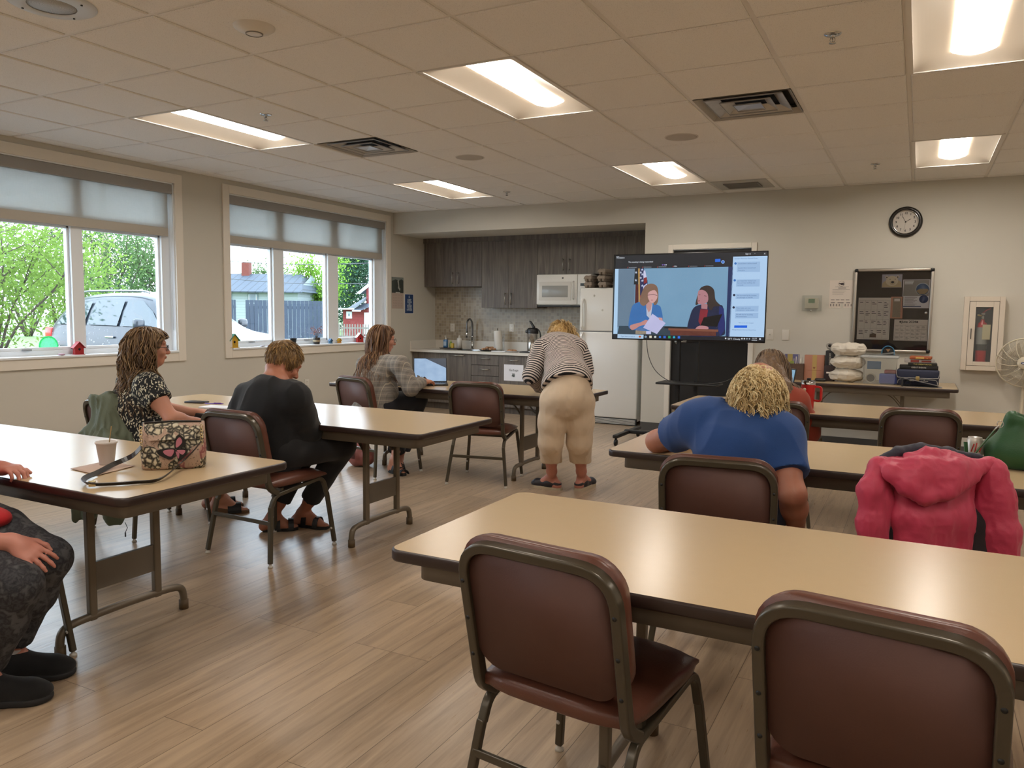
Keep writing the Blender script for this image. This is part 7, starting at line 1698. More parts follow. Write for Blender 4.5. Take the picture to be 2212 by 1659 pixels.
for _ in range(n):
    v = rgp.normal(size=3); v /= np.linalg.norm(v)
    if v@A[1] > .55: continue
    p = cc+(v*np.array((.092, .106, .098)))@np.eye(3); low = rgp.random(); p = p-v3(0, 0, 1)*max(0, -v[2]+.2)*.05+(v3(.02, -.02, 0)*max(0, -v[2]))
    t = np.linspace(0, 1, 12)[:, None]; a = np.cross(v, rgp.normal(size=3)); a /= np.linalg.norm(a); b = np.cross(v, a); rr = .003+.006*rgp.random(); tw = 7+6*rgp.random(); L = .05+.05*rgp.random()
    paths.append(p+v*(.006+.010*np.sin(t*3))+(-v3(0, 0, 1)*.75+v*.3+a*.25)*L*t+a*rr*np.sin(t*tw)+b*rr*np.cos(t*tw))
strands('hair_strands', paths, .0024, hairE, P6, [rgp.random() for _ in paths])

# ================================================================== PERSON 7: red top, at the left edge
Bf = unit_(v3(.87, .49, 0)); Br = unit_(np.cross(Bf, v3(0, 0, 1))); pel = v3(-3.10, 1.47, .58)
knF = D_(98, 1208, 2.76); knN = D_(32, 1264, 2.58); hc = pel+v3(.0, .0, .64)
J = dict(head=hc, A=frame3((.6, .8, -.05)), neck=pel+v3(-.01, 0, .47), chest=pel+v3(-.01, 0, .27), pelvis=pel, shR=pel+Br*.17+v3(0, 0, .42), shL=pel-Br*.17+v3(0, 0, .42))
J['knL'] = knF; J['knR'] = knN; J['hipL'] = pel-Br*.09; J['hipR'] = pel+Br*.09
J['toeL'] = np.array(atz(146, 1458, 0)[:]); J['toeR'] = np.array(atz(96, 1512, 0)[:])
for q in 'RL': J['an'+q] = J['toe'+q]-unit_(v3(.75, .66, 0))*.19+v3(0, 0, .09)
J['wrR'] = D_(30, 1172, 2.62); J['elR'] = D_(-120, 1165, 2.55); J['wrL'] = D_(-8, 1006, 2.93); J['wrL'][2] = .748; J['elL'] = D_(-150, 1000, 2.75)
dl = unit_(D_(60, 1006, 2.90)-J['wrL']); dr = unit_(D_(128, 1232, 2.62)-J['wrR'])
J['hand'] = {'R': (dr, v3(.35, -.35, .85), -1, .22, .95, .22), 'L': (dl*v3(1, 1, 0), v3(0, 0, 1), -1, .75, .95)}
P7 = loc_root('person', (pel[0], pel[1], 0), 'person in red with dark patterned leggings, cut off by the left edge')
sdf_obj(body(J, .0045), 'body', skin3, P7, 1)
s = SDF(.008, .05); s.cone(J['neck']-v3(0, 0, .02), J['chest'], .085, .16, .06).cone(J['chest'], pel+v3(.03, .02, .04), .15, .16, .05).ell(D_(-60, 1120, 2.74), (.08, .13, .05), frame3(Bf), .05)
for q in 'RL': s.chain([lerp(J['neck'], J['sh'+q], .4), J['sh'+q], lerp(J['sh'+q], J['el'+q], .5)], [.07, .074, .072], .04); s.cut(lerp(J['sh'+q], J['el'+q], .45), J['el'+q]-J['sh'+q], rad=.1)
s.cut(J['neck']+v3(0, 0, .03), v3(0, 0, 1), rad=.12); sdf_obj(s, 'red_top', cloth('bright red jersey', 'b0141c', .8), P7, 2, [(.005, (10, 10, 7), 7)])
s = SDF(.006, .05)
for q in 'RL': s.chain([J['hip'+q], lerp(J['hip'+q], J['kn'+q], .5), J['kn'+q]], [.115, .100, .080], .05).chain([J['kn'+q], lerp(J['kn'+q], J['an'+q], .35), lerp(J['kn'+q], J['an'+q], .86)], [.078, .074, .056], .03); s.cut(lerp(J['kn'+q], J['an'+q], .82), J['an'+q]-J['kn'+q], rad=.08)
sdf_obj(s, 'leggings', lg_m, P7, 1, [(.004, (14, 14, 9), 6), (.002, (40, 40, 20), 3)])
s = SDF(.006, .01)
for q in 'RL': s.cone(lerp(J['kn'+q], J['an'+q], .78), J['an'+q], .039, .040)
sdf_obj(s, 'socks', M('white socks', 'c9c9cc', .9), P7, 1)
for q in 'RL':
    t = J['toe'+q]; a = J['an'+q]*v3(1, 1, 0); d = unit_((t-a)*v3(1, 1, 0)); s = SDF(.005, .03)
    s.cone(a-d*.05+v3(0, 0, .05), a+d*.03+v3(0, 0, .055), .042, .045).cone(a+d*.02+v3(0, 0, .06), t-d*.05+v3(0, 0, .042), .048, .040).ell(t-d*.03+v3(0, 0, .036), (.048, .06, .034), frame3(d)).cone(a+v3(0, 0, .06), a+v3(0, 0, .115), .044, .046); s.cut(v3(a[0], a[1], .118), v3(0, 0, 1)-d*.1, rad=.07); s.cut(v3(a[0], a[1], .022), v3(0, 0, -1), rad=.3)
    sdf_obj(s, 'trainer', cloth('black mesh trainer', '0c0c0e', .9, bump=.3, bs=700), P7, 1)
    s = SDF(.005, .02); s.cone(a-d*.055+v3(0, 0, .014), t-d*.04+v3(0, 0, .014), .043, .045).ell(t-d*.035+v3(0, 0, .016), (.05, .065, .03), frame3(d)); s.cut(v3(a[0], a[1], .026)+d*.1, v3(0, 0, 1), rad=.3); s.cut(v3(a[0], a[1], .0)+d*.1, v3(0, 0, -1), rad=.3); sdf_obj(s, 'trainer_sole', M('black rubber sole', '1c1c1e', .7), P7, 1)
hair_cap(J['head'], J['A'], hairB, P7)
# ================================================================== JACKETS
pinkm = cloth('pink rain shell', 'b83552', .55, bump=.12, bs=60, var=.05)
blkp = cloth('black side fabric', '1d1419', .85); navl = cloth('dark navy lining', '2c2c3a', .7)
root = empty('rain_jacket', tuple(D_(2015, 1180, 2.72)*v3(1, 1, 0)), 0, 'pink hooded rain jacket with black side panels hung over a chair back', 'jacket')
PF = [(.005, (14, 14, 4), -21), (.005, (20, 20, 14), 22), (.002, (56, 56, 36), -23)]
d = 2.70
def bowl(pts, rs, name, m, res=.006, k=.04, fold=PF, cuts=()):
    s = SDF(res, k)
    for ch, rr in zip(pts, rs): s.chain([D_(*q) for q in ch], rr, k)
    for c_, n_, r_ in cuts: s.cut(c_, n_, rad=r_)
    return sdf_obj(s, name, m, root, 2, fold)
bowl([[(1950, 1015, d), (1948, 1110, d-.01), (1955, 1230, d+.02)], [(1995, 1010, d), (1990, 1120, d-.03), (1985, 1240, d)], [(2040, 1012, d), (2035, 1120, d-.03), (2030, 1240, d)], [(2085, 1015, d), (2078, 1120, d-.01), (2070, 1240, d+.02)], [(1905, 1003, d+.02), (2140, 1012, d)]], [[.035, .040, .045]]*4+[[.03, .03]], 'jacket_body', pinkm)
bowl([[(1897, 1008, d), (1878, 1060, d-.01), (1876, 1130, d-.01), (1868, 1250, d)], [(1900, 1010, d), (1908, 1080, d), (1902, 1180, d)]], [[.032, .036, .034, .038], [.026, .03, .022]], 'sleeve', pinkm)
bowl([[(2146, 1020, d-.02), (2160, 1080, d-.02), (2166, 1150, d-.02), (2172, 1270, d-.01)], [(2130, 1025, d), (2128, 1100, d), (2142, 1190, d)]], [[.046, .050, .050, .052], [.035, .030, .035]], 'sleeve', pinkm)
bowl([[(1925, 1060, d+.03), (1930, 1130, d+.02), (1938, 1240, d+.02)]], [[.02, .036, .04]], 'side_panel', blkp, fold=None)
bowl([[(2112, 1050, d+.03), (2100, 1130, d+.02), (2098, 1250, d+.02)]], [[.02, .045, .06]], 'side_panel', blkp, fold=None)
bowl([[(1893, 1000, d-.01), (1925, 1022, d-.05), (1960, 1052, d-.07), (2000, 1072, d-.08), (2045, 1062, d-.08), (2095, 1030, d-.05), (2142, 1003, d-.02)], [(1925, 1000, d-.02), (1985, 1010, d-.06), (2060, 1012, d-.05), (2130, 1002, d-.02)], [(1960, 985, d), (2010, 982, d-.02), (2070, 990, d-.01)], [(1970, 1035, d-.07), (2050, 1035, d-.07)]], [[.016, .022, .026, .030, .028, .022, .018], [.022, .034, .034, .022], [.02, .024, .02], [.036, .036]], 'hood', pinkm, k=.03)
bowl([[(1905, 992, d+.03), (1940, 975, d+.03), (1990, 969, d+.03), (2050, 977, d+.03), (2120, 990, d+.03)]], [[.016, .022, .020, .016, .012]], 'lining', navl, k=.02)
root = empty('green_jacket', tuple(D_(235, 1000, 4.5)*v3(1, 1, 0)), 0, 'olive green jacket draped over the chair of the person in the floral top', 'jacket')
root.name = 'draped_jacket'; grn = cloth('olive shell fabric', '5a6350', .6, bump=.15, bs=60)
e = 4.46; GF = [(.016, (13, 13, 3), -31), (.008, (30, 30, 7), -32)]
bowl([[(208, 868, e), (190, 940, e-.02), (172, 1040, e-.02), (168, 1118, e)], [(228, 864, e), (222, 960, e-.05), (205, 1060, e-.04), (196, 1112, e)], [(250, 866, e), (252, 960, e-.05), (244, 1060, e-.04), (238, 1125, e)], [(275, 876, e), (285, 960, e), (272, 1050, e), (258, 1132, e)], [(208, 866, e+.02), (240, 862, e+.03), (285, 880, e+.06)]], [[.03, .045, .05, .03], [.03, .05, .05, .03], [.03, .05, .05, .03], [.03, .04, .035, .02], [.03, .03, .03]], 'shell', grn, res=.008, k=.05, fold=GF)
c = D_(270, 1128, e)-np.array(root.location); MB().tube([tuple(c), tuple(c+v3(.02, 0, -.03)), tuple(c+v3(0, 0, -.06))], .002, 5).cyl(tuple(c+v3(0, 0, -.06)), tuple(c+v3(0, 0, -.085)), .004, 8).build('drawcord', blk, root)

# ================================================================== THINGS ON THE TABLES
TZ = .712
def AT(x, y, z=TZ): p = atz(x, y, z); return (p.x, p.y, z)
# floral handbag
def mk_bag():
    k = NT('tan canvas with ink drawn flowers'); p = k.pos(); d_ = k.n('TexNoise'); k.l(p, d_.inputs['Vector']); d_.inputs['Scale'].default_value = 26
    ad = k.n('VectorMath', operation='MULTIPLY_ADD'); k.l(d_.outputs['Color'], ad.inputs[0]); ad.inputs[1].default_value = (.025,)*3; k.l(p, ad.inputs[2]); v = k.n('TexVoronoi'); k.l(ad.outputs[0], v.inputs['Vector']); v.inputs['Scale'].default_value = 15
    w_ = k.n('TexVoronoi'); w_.feature = 'DISTANCE_TO_EDGE'; k.l(ad.outputs[0], w_.inputs['Vector']); w_.inputs['Scale'].default_value = 46; n = k.noise(p, 90, 4, .7, 1.5)
    fl = k.math('LESS_THAN', v.outputs['Distance'], .60); petal = k.ramp(k.math('ADD', w_.outputs['Distance'], k.math('MULTIPLY', n, .18)), [(.10, lin('16130f')), (.2, lin('6d6656')), (.34, lin('cfc6ae'))])
    base = k.mix(k.math('GREATER_THAN', n, .60), lin('b19684'), lin('3a332c')); c_ = k.mix(fl, base, petal); cen = k.math('LESS_THAN', v.outputs['Distance'], .10); c_ = k.mix(cen, c_, lin('2a261f'))
    pk = k.math('MULTIPLY', fl, k.math('GREATER_THAN', k.noise(p, 9, 1), .62)); c_ = k.mix(k.math('MULTIPLY', pk, .7), c_, lin('a05a5c')); k.set(Base_Color=c_, Roughness=.55); return reg(k)
bagm = mk_bag(); strapm = M('dark brown strap', '1f1a17', .35); gold = M('pale gold chain', 'c9b892', .25, .95)
bl_, br_ = Vector(AT(303, 1019)), Vector(AT(444, 1012)); dv = br_-bl_; W_ = dv.length; root = empty('floral_handbag', bl_, math.atan2(dv.y, dv.x), 'handbag printed with ink drawn flowers and a pink butterfly, on the left table', 'handbag')
H_ = .185; b = MB(); vs = []; rings = [(0, .96, .052), (.012, 1.0, .062), (.07, 1.02, .064), (.13, 1.0, .05), (.17, .985, .034), (H_, .97, .018)]; n = 24
for z, sx, dy in rings:
    for q in range(n):
        a = q*2*math.pi/n; cx, cy = math.cos(a), math.sin(a); sg = lambda v: (abs(v)**.45)*(1 if v > 0 else -1); vs.append((W_/2+sg(cx)*W_/2*sx, .066+sg(cy)*dy, z))
m = len(rings); b.add(vs, [(i*n+q, i*n+(q+1) % n, (i+1)*n+(q+1) % n, (i+1)*n+q) for i in range(m-1) for q in range(n)]+[tuple(range(n))[::-1], tuple(range((m-1)*n, m*n))], True); b.build('bag_body', bagm, root)
MB().tube([(W_*.06, .05, H_+.001), (W_*.5, .045, H_+.006), (W_*.94, .05, H_+.001)], .004, 8).build('top_seam', strapm, root)
f = MB(); f.add([(W_*.13, .016, H_-.008), (W_*.87, .016, H_-.008), (W_*.86, -.002, .122), (W_*.14, -.002, .122)], [(0, 3, 2, 1)]); o = f.build('front_flap', bagm, root); q_ = o.modifiers.new('s', 'SOLIDIFY'); q_.thickness = .004
for sx in (.03, .95):
    ch = MB()
    for q in range(6): z = H_-.012-q*.0125; ch.tube([(W_*sx+.005*math.cos(u*.785+(q % 2)*.8), -.004+(.004*math.sin(u*.785))*(q % 2), z+.0085*math.sin(u*.785)) for u in range(8)], .0021, 6, closed=True)
    ch.build('chain', gold, root)
wing = M('butterfly pink', 'b56f7e', .6); wingd = M('butterfly dark', '15100f', .6); by = -.0035
def wp(pts, m, y): P_ = [tuple(q) for q in smooth_path([(W_*.54+x*1.3, y, .085+z*1.3) for x, z in pts], 4, closed=True)]; mb = MB(); mb.add(P_+[(x, y-.0012, z) for x, _, z in P_], [tuple(range(len(P_))), tuple(range(len(P_), 2*len(P_)))[::-1]]); mb.build('butterfly_wing', m, root)
wp([(.0, .0), (-.045, .0), (-.05, -.012), (-.03, -.026), (-.008, -.03)], wingd, by); wp([(.0, .0), (.0, .03), (.012, .045), (.026, .03), (.028, .01)], wingd, by); wp([(.002, -.002), (.035, -.002), (.028, -.02), (.01, -.036)], wingd, by)
wp([(-.004, -.002), (-.032, -.003), (-.03, -.014), (-.012, -.022)], wing, by-.0015); wp([(.003, .004), (.004, .026), (.014, .036), (.02, .02)], wing, by-.0015); wp([(.004, -.004), (.028, -.005), (.02, -.018)], wing, by-.0015); wp([(.001, -.008), (.011, -.014), (.008, -.03)], wing, by-.0015)
inv = Matrix.Rotation(-root.rotation_euler.z, 4, 'Z') @ Matrix.Translation(-bl_)
def BL(x, y, z): return tuple(inv @ Vector(AT(x, y, TZ+z)))
st1 = smooth_path([(W_*.03, -.008, .10), BL(285, 985, .045), BL(245, 1003, .02), BL(210, 1021, .012), BL(188, 1030, .014), BL(180, 1038, .014), BL(190, 1045, .014), BL(225, 1046, .010), BL(290, 1042, .010), BL(345, 1035, .010), (W_*.62, -.022, .03), (W_*.82, -.012, .075), (W_*.95, -.008, .115)], 7)
MB().tube(st1, 0, sq=(.020, .003), up=(0, .25, 1)).build('strap', strapm, root); c = BL(199, 1045, .014); MB().rbox((c[0]-.012, c[1]-.004, c[2]-.011), (c[0]+.012, c[1]+.003, c[2]+.011), .003).build('buckle', gold, root)
# cup, napkin, stir stick
root = empty('foam_cup', AT(231, 1004), 0, 'white foam cup on a napkin beside the floral handbag', 'cup'); sc_ = 1.0
MB().lathe([(0, .004), (.027, .004), (.028, .006), (.0385, .088), (.0415, .089), (.0425, .096), (.040, .098), (.037, .096), (.027, .012), (0, .012)], seg=36).build('cup', M('white foam', 'c9c3bd', .8, bump=.05, bs=200), root)
root = empty('stir_stick', AT(231, 1004), 0, 'thin wooden stir stick standing in the foam cup', 'stirrer'); MB().box((-.0006, -.002, 0), (.0006, .002, .165), Matrix.Translation((.0, .0, .015)) @ Matrix.Rotation(R_(22), 4, 'Y') @ Matrix.Rotation(R_(6), 4, 'X')).build('stick', M('birch wood', 'b39a6c', .7), root)
a, b, c, d = [Vector(AT(x, y)) for x, y in ((152, 1014), (236, 996), (291, 1008), (213, 1028))]; root = empty('paper_napkin', (a+b+c+d)/4, 0, 'square beige paper napkin under the foam cup', 'napkin'); L0 = root.location
g = MB(); N = 8; vs = []
for i in range(N+1):
    for j in range(N+1): u, v = i/N, j/N; p = (a*(1-u)+b*u)*(1-v)+(d*(1-u)+c*u)*v-L0; vs.append((p.x, p.y, .0025+.0015*math.sin(u*9)*math.sin(v*7)))
g.add(vs, [(i*(N+1)+j, (i+1)*(N+1)+j, (i+1)*(N+1)+j+1, i*(N+1)+j+1) for i in range(N) for j in range(N)], True); o = g.build('napkin', M('beige napkin', 'b9a08f', .9), root); q_ = o.modifiers.new('s', 'SOLIDIFY'); q_.thickness = .0012
# phone, notepad and pen on the left middle table
p = AT(425, 870); root = empty('mobile_phone', p, R_(12), 'dark phone lying on the left middle table in front of the person in floral', 'phone'); MB().rbox((-.075, -.037, .0005), (.075, .037, .010), .004).build('case', M('dark plum case', '2c2226', .35), root); MB().rbox((-.070, -.034, .0095), (.070, .034, .0115), .002).build('screen', blackp, root)
p = AT(470, 881); root = empty('notepad', p, R_(10), 'white paper pad beside the person in the black cardigan', 'notepad'); MB().box((-.10, -.06, 0), (.10, .06, .009)).build('pages', paper, root); MB().box((-.101, -.061, -.0), (.101, .061, .001)).build('backing', M('grey card', '8c8782', .8), root)
p = AT(462, 872, TZ+.014); root = empty('purple_pen', p, R_(25), 'purple pen resting on the white paper pad', 'pen'); root.name = 'ballpoint_pen'; MB().tube([(-.06, 0, 0), (.055, 0, 0), (.068, 0, 0)], [.0045, .0045, .001], 10).build('barrel', M('purple plastic', '5a2a8c', .3), root); MB().box((.0, -.0015, .003), (.05, .0015, .007)).build('clip', M('purple clip', '6a3a9c', .3), root)
# laptop
a, b = Vector(AT(893, 829)), Vector(AT(957, 829)); dv = b-a; root = empty('laptop', a, math.atan2(dv.y, dv.x), 'open black laptop with a white screen in front of the person in plaid', 'laptop'); L = dv.length; L = max(.30, L)
MB().rbox((0, -.20, .001), (L, .01, .016), .005).build('base', blackp, root); kb = MB()
for r_ in range(5):
    for q in range(13): kb.box((.02+q*(L-.04)/13, -.10+r_*.018, .016), (.02+(q+.85)*(L-.04)/13, -.10+(r_+.8)*.018, .0175))
kb.build('keyboard', M('dark keys', '202022', .5), root); m4 = Matrix.Translation((0, .008, .014)) @ Matrix.Rotation(R_(-17), 4, 'X')
lid = MB().rbox((0, -.003, 0), (L, .005, .225), .004, m4).build('lid', blackp, root)
MB().box((.008, -.0045, .010), (L-.008, -.0030, .217), m4).build('screen', emis('laptop screen glow', '7f9dc0', 1.0, ('a9c4e0', 14)), lid)
mb = MB(); P_ = [m4 @ Vector(v) for v in ((.008+.10, -.0055, .217), (L-.008, -.0055, .217), (L-.008, -.0055, .13))]; mb.add(P_, [(0, 2, 1)]); mb.build('dark_window', emis('laptop dark corner', '2e3a4a', 1), lid)
# tumbler, tablet, can, green purse
p = AT(1744, 882); root = empty('red_tumbler', p, R_(-8), 'tall red insulated tumbler with a handle and flower stickers', 'tumbler'); redt = M('red powder coat', 'b5201f', .4)
MB().lathe([(0, 0), (.038, 0), (.040, .004), (.047, .165), (.047, .168)], seg=32).build('body', redt, root); MB().lathe([(.047, .168), (.0465, .19), (.044, .192)], seg=32).build('steel_rim', chrome, root); MB().lathe([(0, .198), (.03, .198), (.045, .194), (.047, .188)], seg=32).build('lid', M('smoky lid', '4a4542', .2), root); MB().rbox((-.01, -.01, .196), (.014, .012, .212), .004).build('lid_slider', blk, root)
MB().tube(fillet([(.044, 0, .155), (.088, 0, .155), (.088, 0, .055), (.044, 0, .06)], .02, 5), 0, sq=(.022, .012), up=(0, 1, 0)).build('handle', redt, root)
for (a0, z, r, c) in ((-2.1, .125, .016, 'c9a24a'), (-1.85, .135, .012, 'cfc6b0'), (-1.95, .10, .010, '5a5248'), (-2.15, .085, .014, 'c7c0b0'), (-1.75, .09, .009, 'cfc6b0')): m4 = Matrix.Rotation(a0, 4, 'Z') @ Matrix.Translation((.0445+.001, 0, z)) @ Matrix.Rotation(R_(90), 4, 'Y'); MB().lathe([(0, .0035), (r, .0015), (r, 0)], seg=7, mat=m4).build('flower_patch', M('patch '+c, c, .5), root)
q = D_(1697, 795, 5.9); root = empty('tablet', (q[0], q[1], TZ), R_(-52), 'slim tablet standing on the far right table showing a blue page', 'tablet'); MB().rbox((-.075, 0, 0), (.075, .008, .25), .004, Matrix.Rotation(R_(-10), 4, 'X')).build('case', blackp, root); MB().box((-.068, -.0015, .008), (.068, 0, .24), Matrix.Rotation(R_(-10), 4, 'X')).build('screen', emis('tablet screen', '6f9cbc', .8, ('88b0cc', 60)), root); MB().tube([(0, .0, .15), (0, .10, .0)], .004, 6).build('kickstand', blackp, root)
p = AT(2105, 990); p = Vector(atd(2104, 985, 3.42)); root = empty('drink_can', (p.x, p.y, TZ), R_(10), 'silver soft drink can with red lettering beside the green purse', 'can')
MB().lathe([(0, .003), (.024, .003), (.026, 0), (.0325, .010), (.033, .014), (.033, .105), (.0305, .113), (.027, .118), (.0272, .121), (.0258, .121), (.025, .117), (0, .117)], seg=40).build('can', M('silver can', 'b9b4ad', .35, .6), root)
rl = M('can red print', 'a01f1f', .4)
for i, (x0, x1, z0, z1) in enumerate(((-.020, -.010, .060, .095), (-.006, .000, .055, .100), (.002, .008, .060, .080), (.012, .020, .060, .085))): MB().tube([(-.0335*math.cos(1.57+x/.033*1.0) if 0 else .0336*math.sin(x/.033), -.0336*math.cos(x/.033), z) for x, z in ((x0, z0), ((x0+x1)/2, (z0+z1)/2), (x1, z1))], .003, 5).build('red_letter', rl, root)
# green purse
gm = cloth('green leather', '1e4d26', .45, bump=.08, bs=180); c0 = D_(2205, 1000, 3.32); root = empty('green_purse', (c0[0], c0[1], TZ), 0, 'green leather tote bag standing on the table at the right edge', 'handbag'); root.name = 'tote_bag'
L0 = v3(c0[0], c0[1], TZ); s = SDF(.006, .03); r2 = v3(.94, -.33, 0)
s.ell(L0+v3(.02, .0, .075), (.165, .075, .085), frame3((.33, .94, 0)), .03).cone(L0-r2*.085+v3(0, 0, .03), L0-r2*.045+v3(0, 0, .225), .05, .02).cone(L0+r2*.12+v3(0, 0, .03), L0+r2*.10+v3(0, 0, .235), .05, .02).cone(L0+v3(0, 0, .06), L0+v3(0, 0, .20), .065, .025).cone(L0-r2*.045+v3(0, 0, .215), L0+r2*.10+v3(0, 0, .20), .018, .018)
s.cut(L0+v3(0, 0, .002), v3(0, 0, -1), rad=.3); s.ell(L0+r2*.03+v3(0, 0, .24), (.06, .02, .035), frame3((.33, .94, 0)), .005, 's'); sdf_obj(s, 'bag_body', gm, root, 2, [(.004, (12, 12, 8), 41)])
s = SDF(.006, .02); s.cone(L0-r2*.03+v3(.0, .05, .20), L0+r2*.12+v3(0, .05, .235), .022, .024); sdf_obj(s, 'black_lining', cloth('black lining', '151114', .8), root, 1)
a = D_(2152, 925, 3.30)-L0; b = D_(2092, 992, 3.38)-L0; b2 = D_(2088, 955, 3.40)-L0; MB().tube(smooth_path([tuple(a), tuple(lerp(a, b, .5)-v3(0, 0, .004)), tuple(b), tuple(b2+v3(-.004, 0, 0))], 6), 0, sq=(.018, .004), up=(0, 1, .2)).build('strap', gm, root); mb = MB(); cc = a+v3(.012, -.02, .02); mb.tube([tuple(cc+v3(.012*math.cos(u*.785), 0, .014*math.sin(u*.785))) for u in range(8)], .0018, 6, closed=True); mb.tube([tuple(cc+v3(-.005, 0, -.005)), tuple(cc+v3(-.022, 0, -.028))], .003, 6); mb.build('clasp', chrome, root)
# pink drawstring bag under the plaid person's chair
p = np.array(atz(772, 1008, 0)[:]); root = empty('pink_bucket_bag', tuple(p), 0, 'dusty pink bucket bag on the floor under the chair of the plaid blazer', 'handbag'); root.name = 'bucket_bag'; pk = cloth('dusty pink leather', '9a5d57', .5, bump=.1, bs=150)
s = SDF(.006, .03); s.ell(p+v3(0, .05, .085), (.135, .10, .09), None, .03).cone(p+v3(0, .05, .1), p+v3(0, .05, .22), .10, .055); s.cut(p+v3(0, .05, .003), v3(0, 0, -1), rad=.3); s.cut(p+v3(0, .05, .235), v3(0, 0, 1), rad=.2); sdf_obj(s, 'bag_body', pk, root, 2, [(.010, (22, 22, 4), 51), (.003, (50, 50, 12), 52)])
MB().tube([(-.05, .04, .215), (0, -.02, .205), (.05, .04, .215), (.0, .10, .22)], .006, 6, closed=True).build('drawstring', pk, root); t = MB(); [t.tube([(.0, -.045, .20), (.004+q*.006, -.062, .14), (.004+q*.008, -.066, .08)], .0025, 5) for q in range(-2, 3)]; t.build('tassel', cloth('brown tassel', '5c3230', .7), root)
# ================================================================== WALL TABLE AND SILLS
WZ_ = .72
def wx(px_, Y=8.25): return aty(px_, 800, Y).x
def wh(py_, px_=1850, Y=8.25): return aty(px_, py_, Y).z
clo = M('white tied linen', 'cfc7b8', .75, var=.05, vs=14)
prev = None
for i, lab in enumerate(('lowest of the three white wrapped bundles on the wall table', 'middle of the three white wrapped bundles on the wall table', 'top one of the three white wrapped bundles on the wall table')):
    c = v3((wx(1797)+wx(1862))/2+.006*i, 8.22, WZ_+.065+i*.128); root = empty('linen_bundle', (c[0], c[1], WZ_+i*.128), 0, lab, 'bundle', 'white wrapped bundles'); s = SDF(.006, .04)
    s.cone(c-v3(.10, 0, .0), c+v3(.10, 0, 0), .055, .055).ell(c, (.155, .10, .060), None, .03); s.cut(c-v3(0, 0, .062), v3(0, 0, -1), rad=.2); sdf_obj(s, 'wrapped_cloth', clo, root, 2, [(.008, (14, 14, 18), -60-i), (.005, (26, 26, 34), -70-i)])
    MB().tube([(-.14, -.05, .07), (-.05, -.10, .072-.006*i), (.05, -.103, .069), (.14, -.05, .071)], .002, 5).build('seam_fold', M('linen seam', 'a99f8f', .8), root)
root = empty('plastic_bin', (wx(1864), 8.10, WZ_), 0, 'translucent plastic storage bin with a loose lid next to the white bundles', 'bin'); W_ = wx(1938)-wx(1864); H_ = wh(768)-WZ_; frost = mk_clear('frosted plastic', (.93, .93, .91, 1), .16, .25)
b = MB(); o_ = [(.015, .0), (W_-.015, .0), (W_-.015, .26), (.015, .26)]; t_ = [(0, -.012), (W_, -.012), (W_, .275), (0, .275)]; b.add([(x, y, .003) for x, y in o_]+[(x, y, H_) for x, y in t_], [(0, 1, 5, 4), (1, 2, 6, 5), (2, 3, 7, 6), (3, 0, 4, 7), (3, 2, 1, 0)]); b.build('tub', frost, root)
MB().rbox((-.012, -.026, H_-.012), (W_+.014, .29, H_+.012), .006).build('rim_lid', mk_clear('frosted lid', (.85, .84, .8, 1), .6, .3), root); MB().add([(.04, .0, H_+.012), (.26, .02, H_+.05), (.29, .2, H_+.03), (.05, .2, H_+.012)], [(0, 1, 2, 3)]).build('loose_film', frost, root)
for (nm, lab, x0, x1, z0, z1, y0, col) in (('blue_box', 'blue lunch box low inside the translucent bin', .15, .31, .006, .10, .03, '3f4f9a'), ('photo_card', 'blue picture card inside the translucent bin', .04, .16, .14, .215, .05, '4a6a8c'), ('red_pouch', 'red pouch inside the translucent bin', .19, .30, .102, .135, .06, '9a4038')):
    r = empty(nm, (wx(1864), 8.10, WZ_), 0, lab, 'box'); r.name = {'blue_box': 'lunch_box', 'photo_card': 'picture_card', 'red_pouch': 'pouch'}[nm]; MB().rbox((x0, y0, z0), (x1, y0+(.012 if 'card' in nm else .1), z1), .01 if 'card' not in nm else .003).build('shell', M('bin content '+col, col, .5), r)
r = empty('tape_roll', (wx(1864)+.075, 8.16, WZ_+.004), 0, 'round roll standing inside the translucent bin', 'roll'); MB().lathe([(.036, -.02), (.048, -.02), (.048, .02), (.036, .02), (.036, -.02)], seg=28, mat=Matrix.Translation((0, 0, .049)) @ Matrix.Rotation(R_(90), 4, 'X')).build('roll', M('pale tape', 'a39c8c', .5), r); MB().lathe([(0, 0), (.036, 0)], seg=28, mat=Matrix.Translation((0, 0, .049)) @ Matrix.Rotation(R_(90), 4, 'X')).build('core', M('dark core', '4a463e', .7), r)
# briefcase, books, binder
bx = wx(1938); W_ = wx(2029)-bx; H_ = wh(793)-WZ_; root = empty('navy_briefcase', (bx, 8.12, WZ_), 0, 'navy blue briefcase with pale piping and a brass clasp under the books', 'briefcase'); root.name = 'briefcase'; nav = cloth('navy canvas', '23283f', .7)
MB().rbox((0, 0, 0), (W_, .30, H_), .02).build('case', nav, root); pipe = M('pale grey piping', 'a09c98', .6); MB().rbox((-.004, -.014, H_*.45), (W_+.004, .05, H_+.004), .018).build('flap', nav, root)
pp = MB(); pp.tube(smooth_path([(-.002, -.018, H_), (.004, -.02, H_*.62), (.04, -.02, H_*.52), (W_-.04, -.02, H_*.52), (W_-.004, -.02, H_*.62), (W_+.002, -.018, H_)], 5), .0035, 6).tube(smooth_path([(.01, -.004, .02), (.02, -.005, H_*.36), (.06, -.006, H_*.42), (W_-.06, -.006, H_*.42), (W_-.02, -.005, H_*.36), (W_-.01, -.004, .02)], 5), .0035, 6); pp.build('piping', pipe, root)
MB().rbox((W_/2-.016, -.03, H_*.34), (W_/2+.016, -.016, H_*.62), .004).build('clasp', M('brass clasp', 'b8a06a', .3, .8), root)
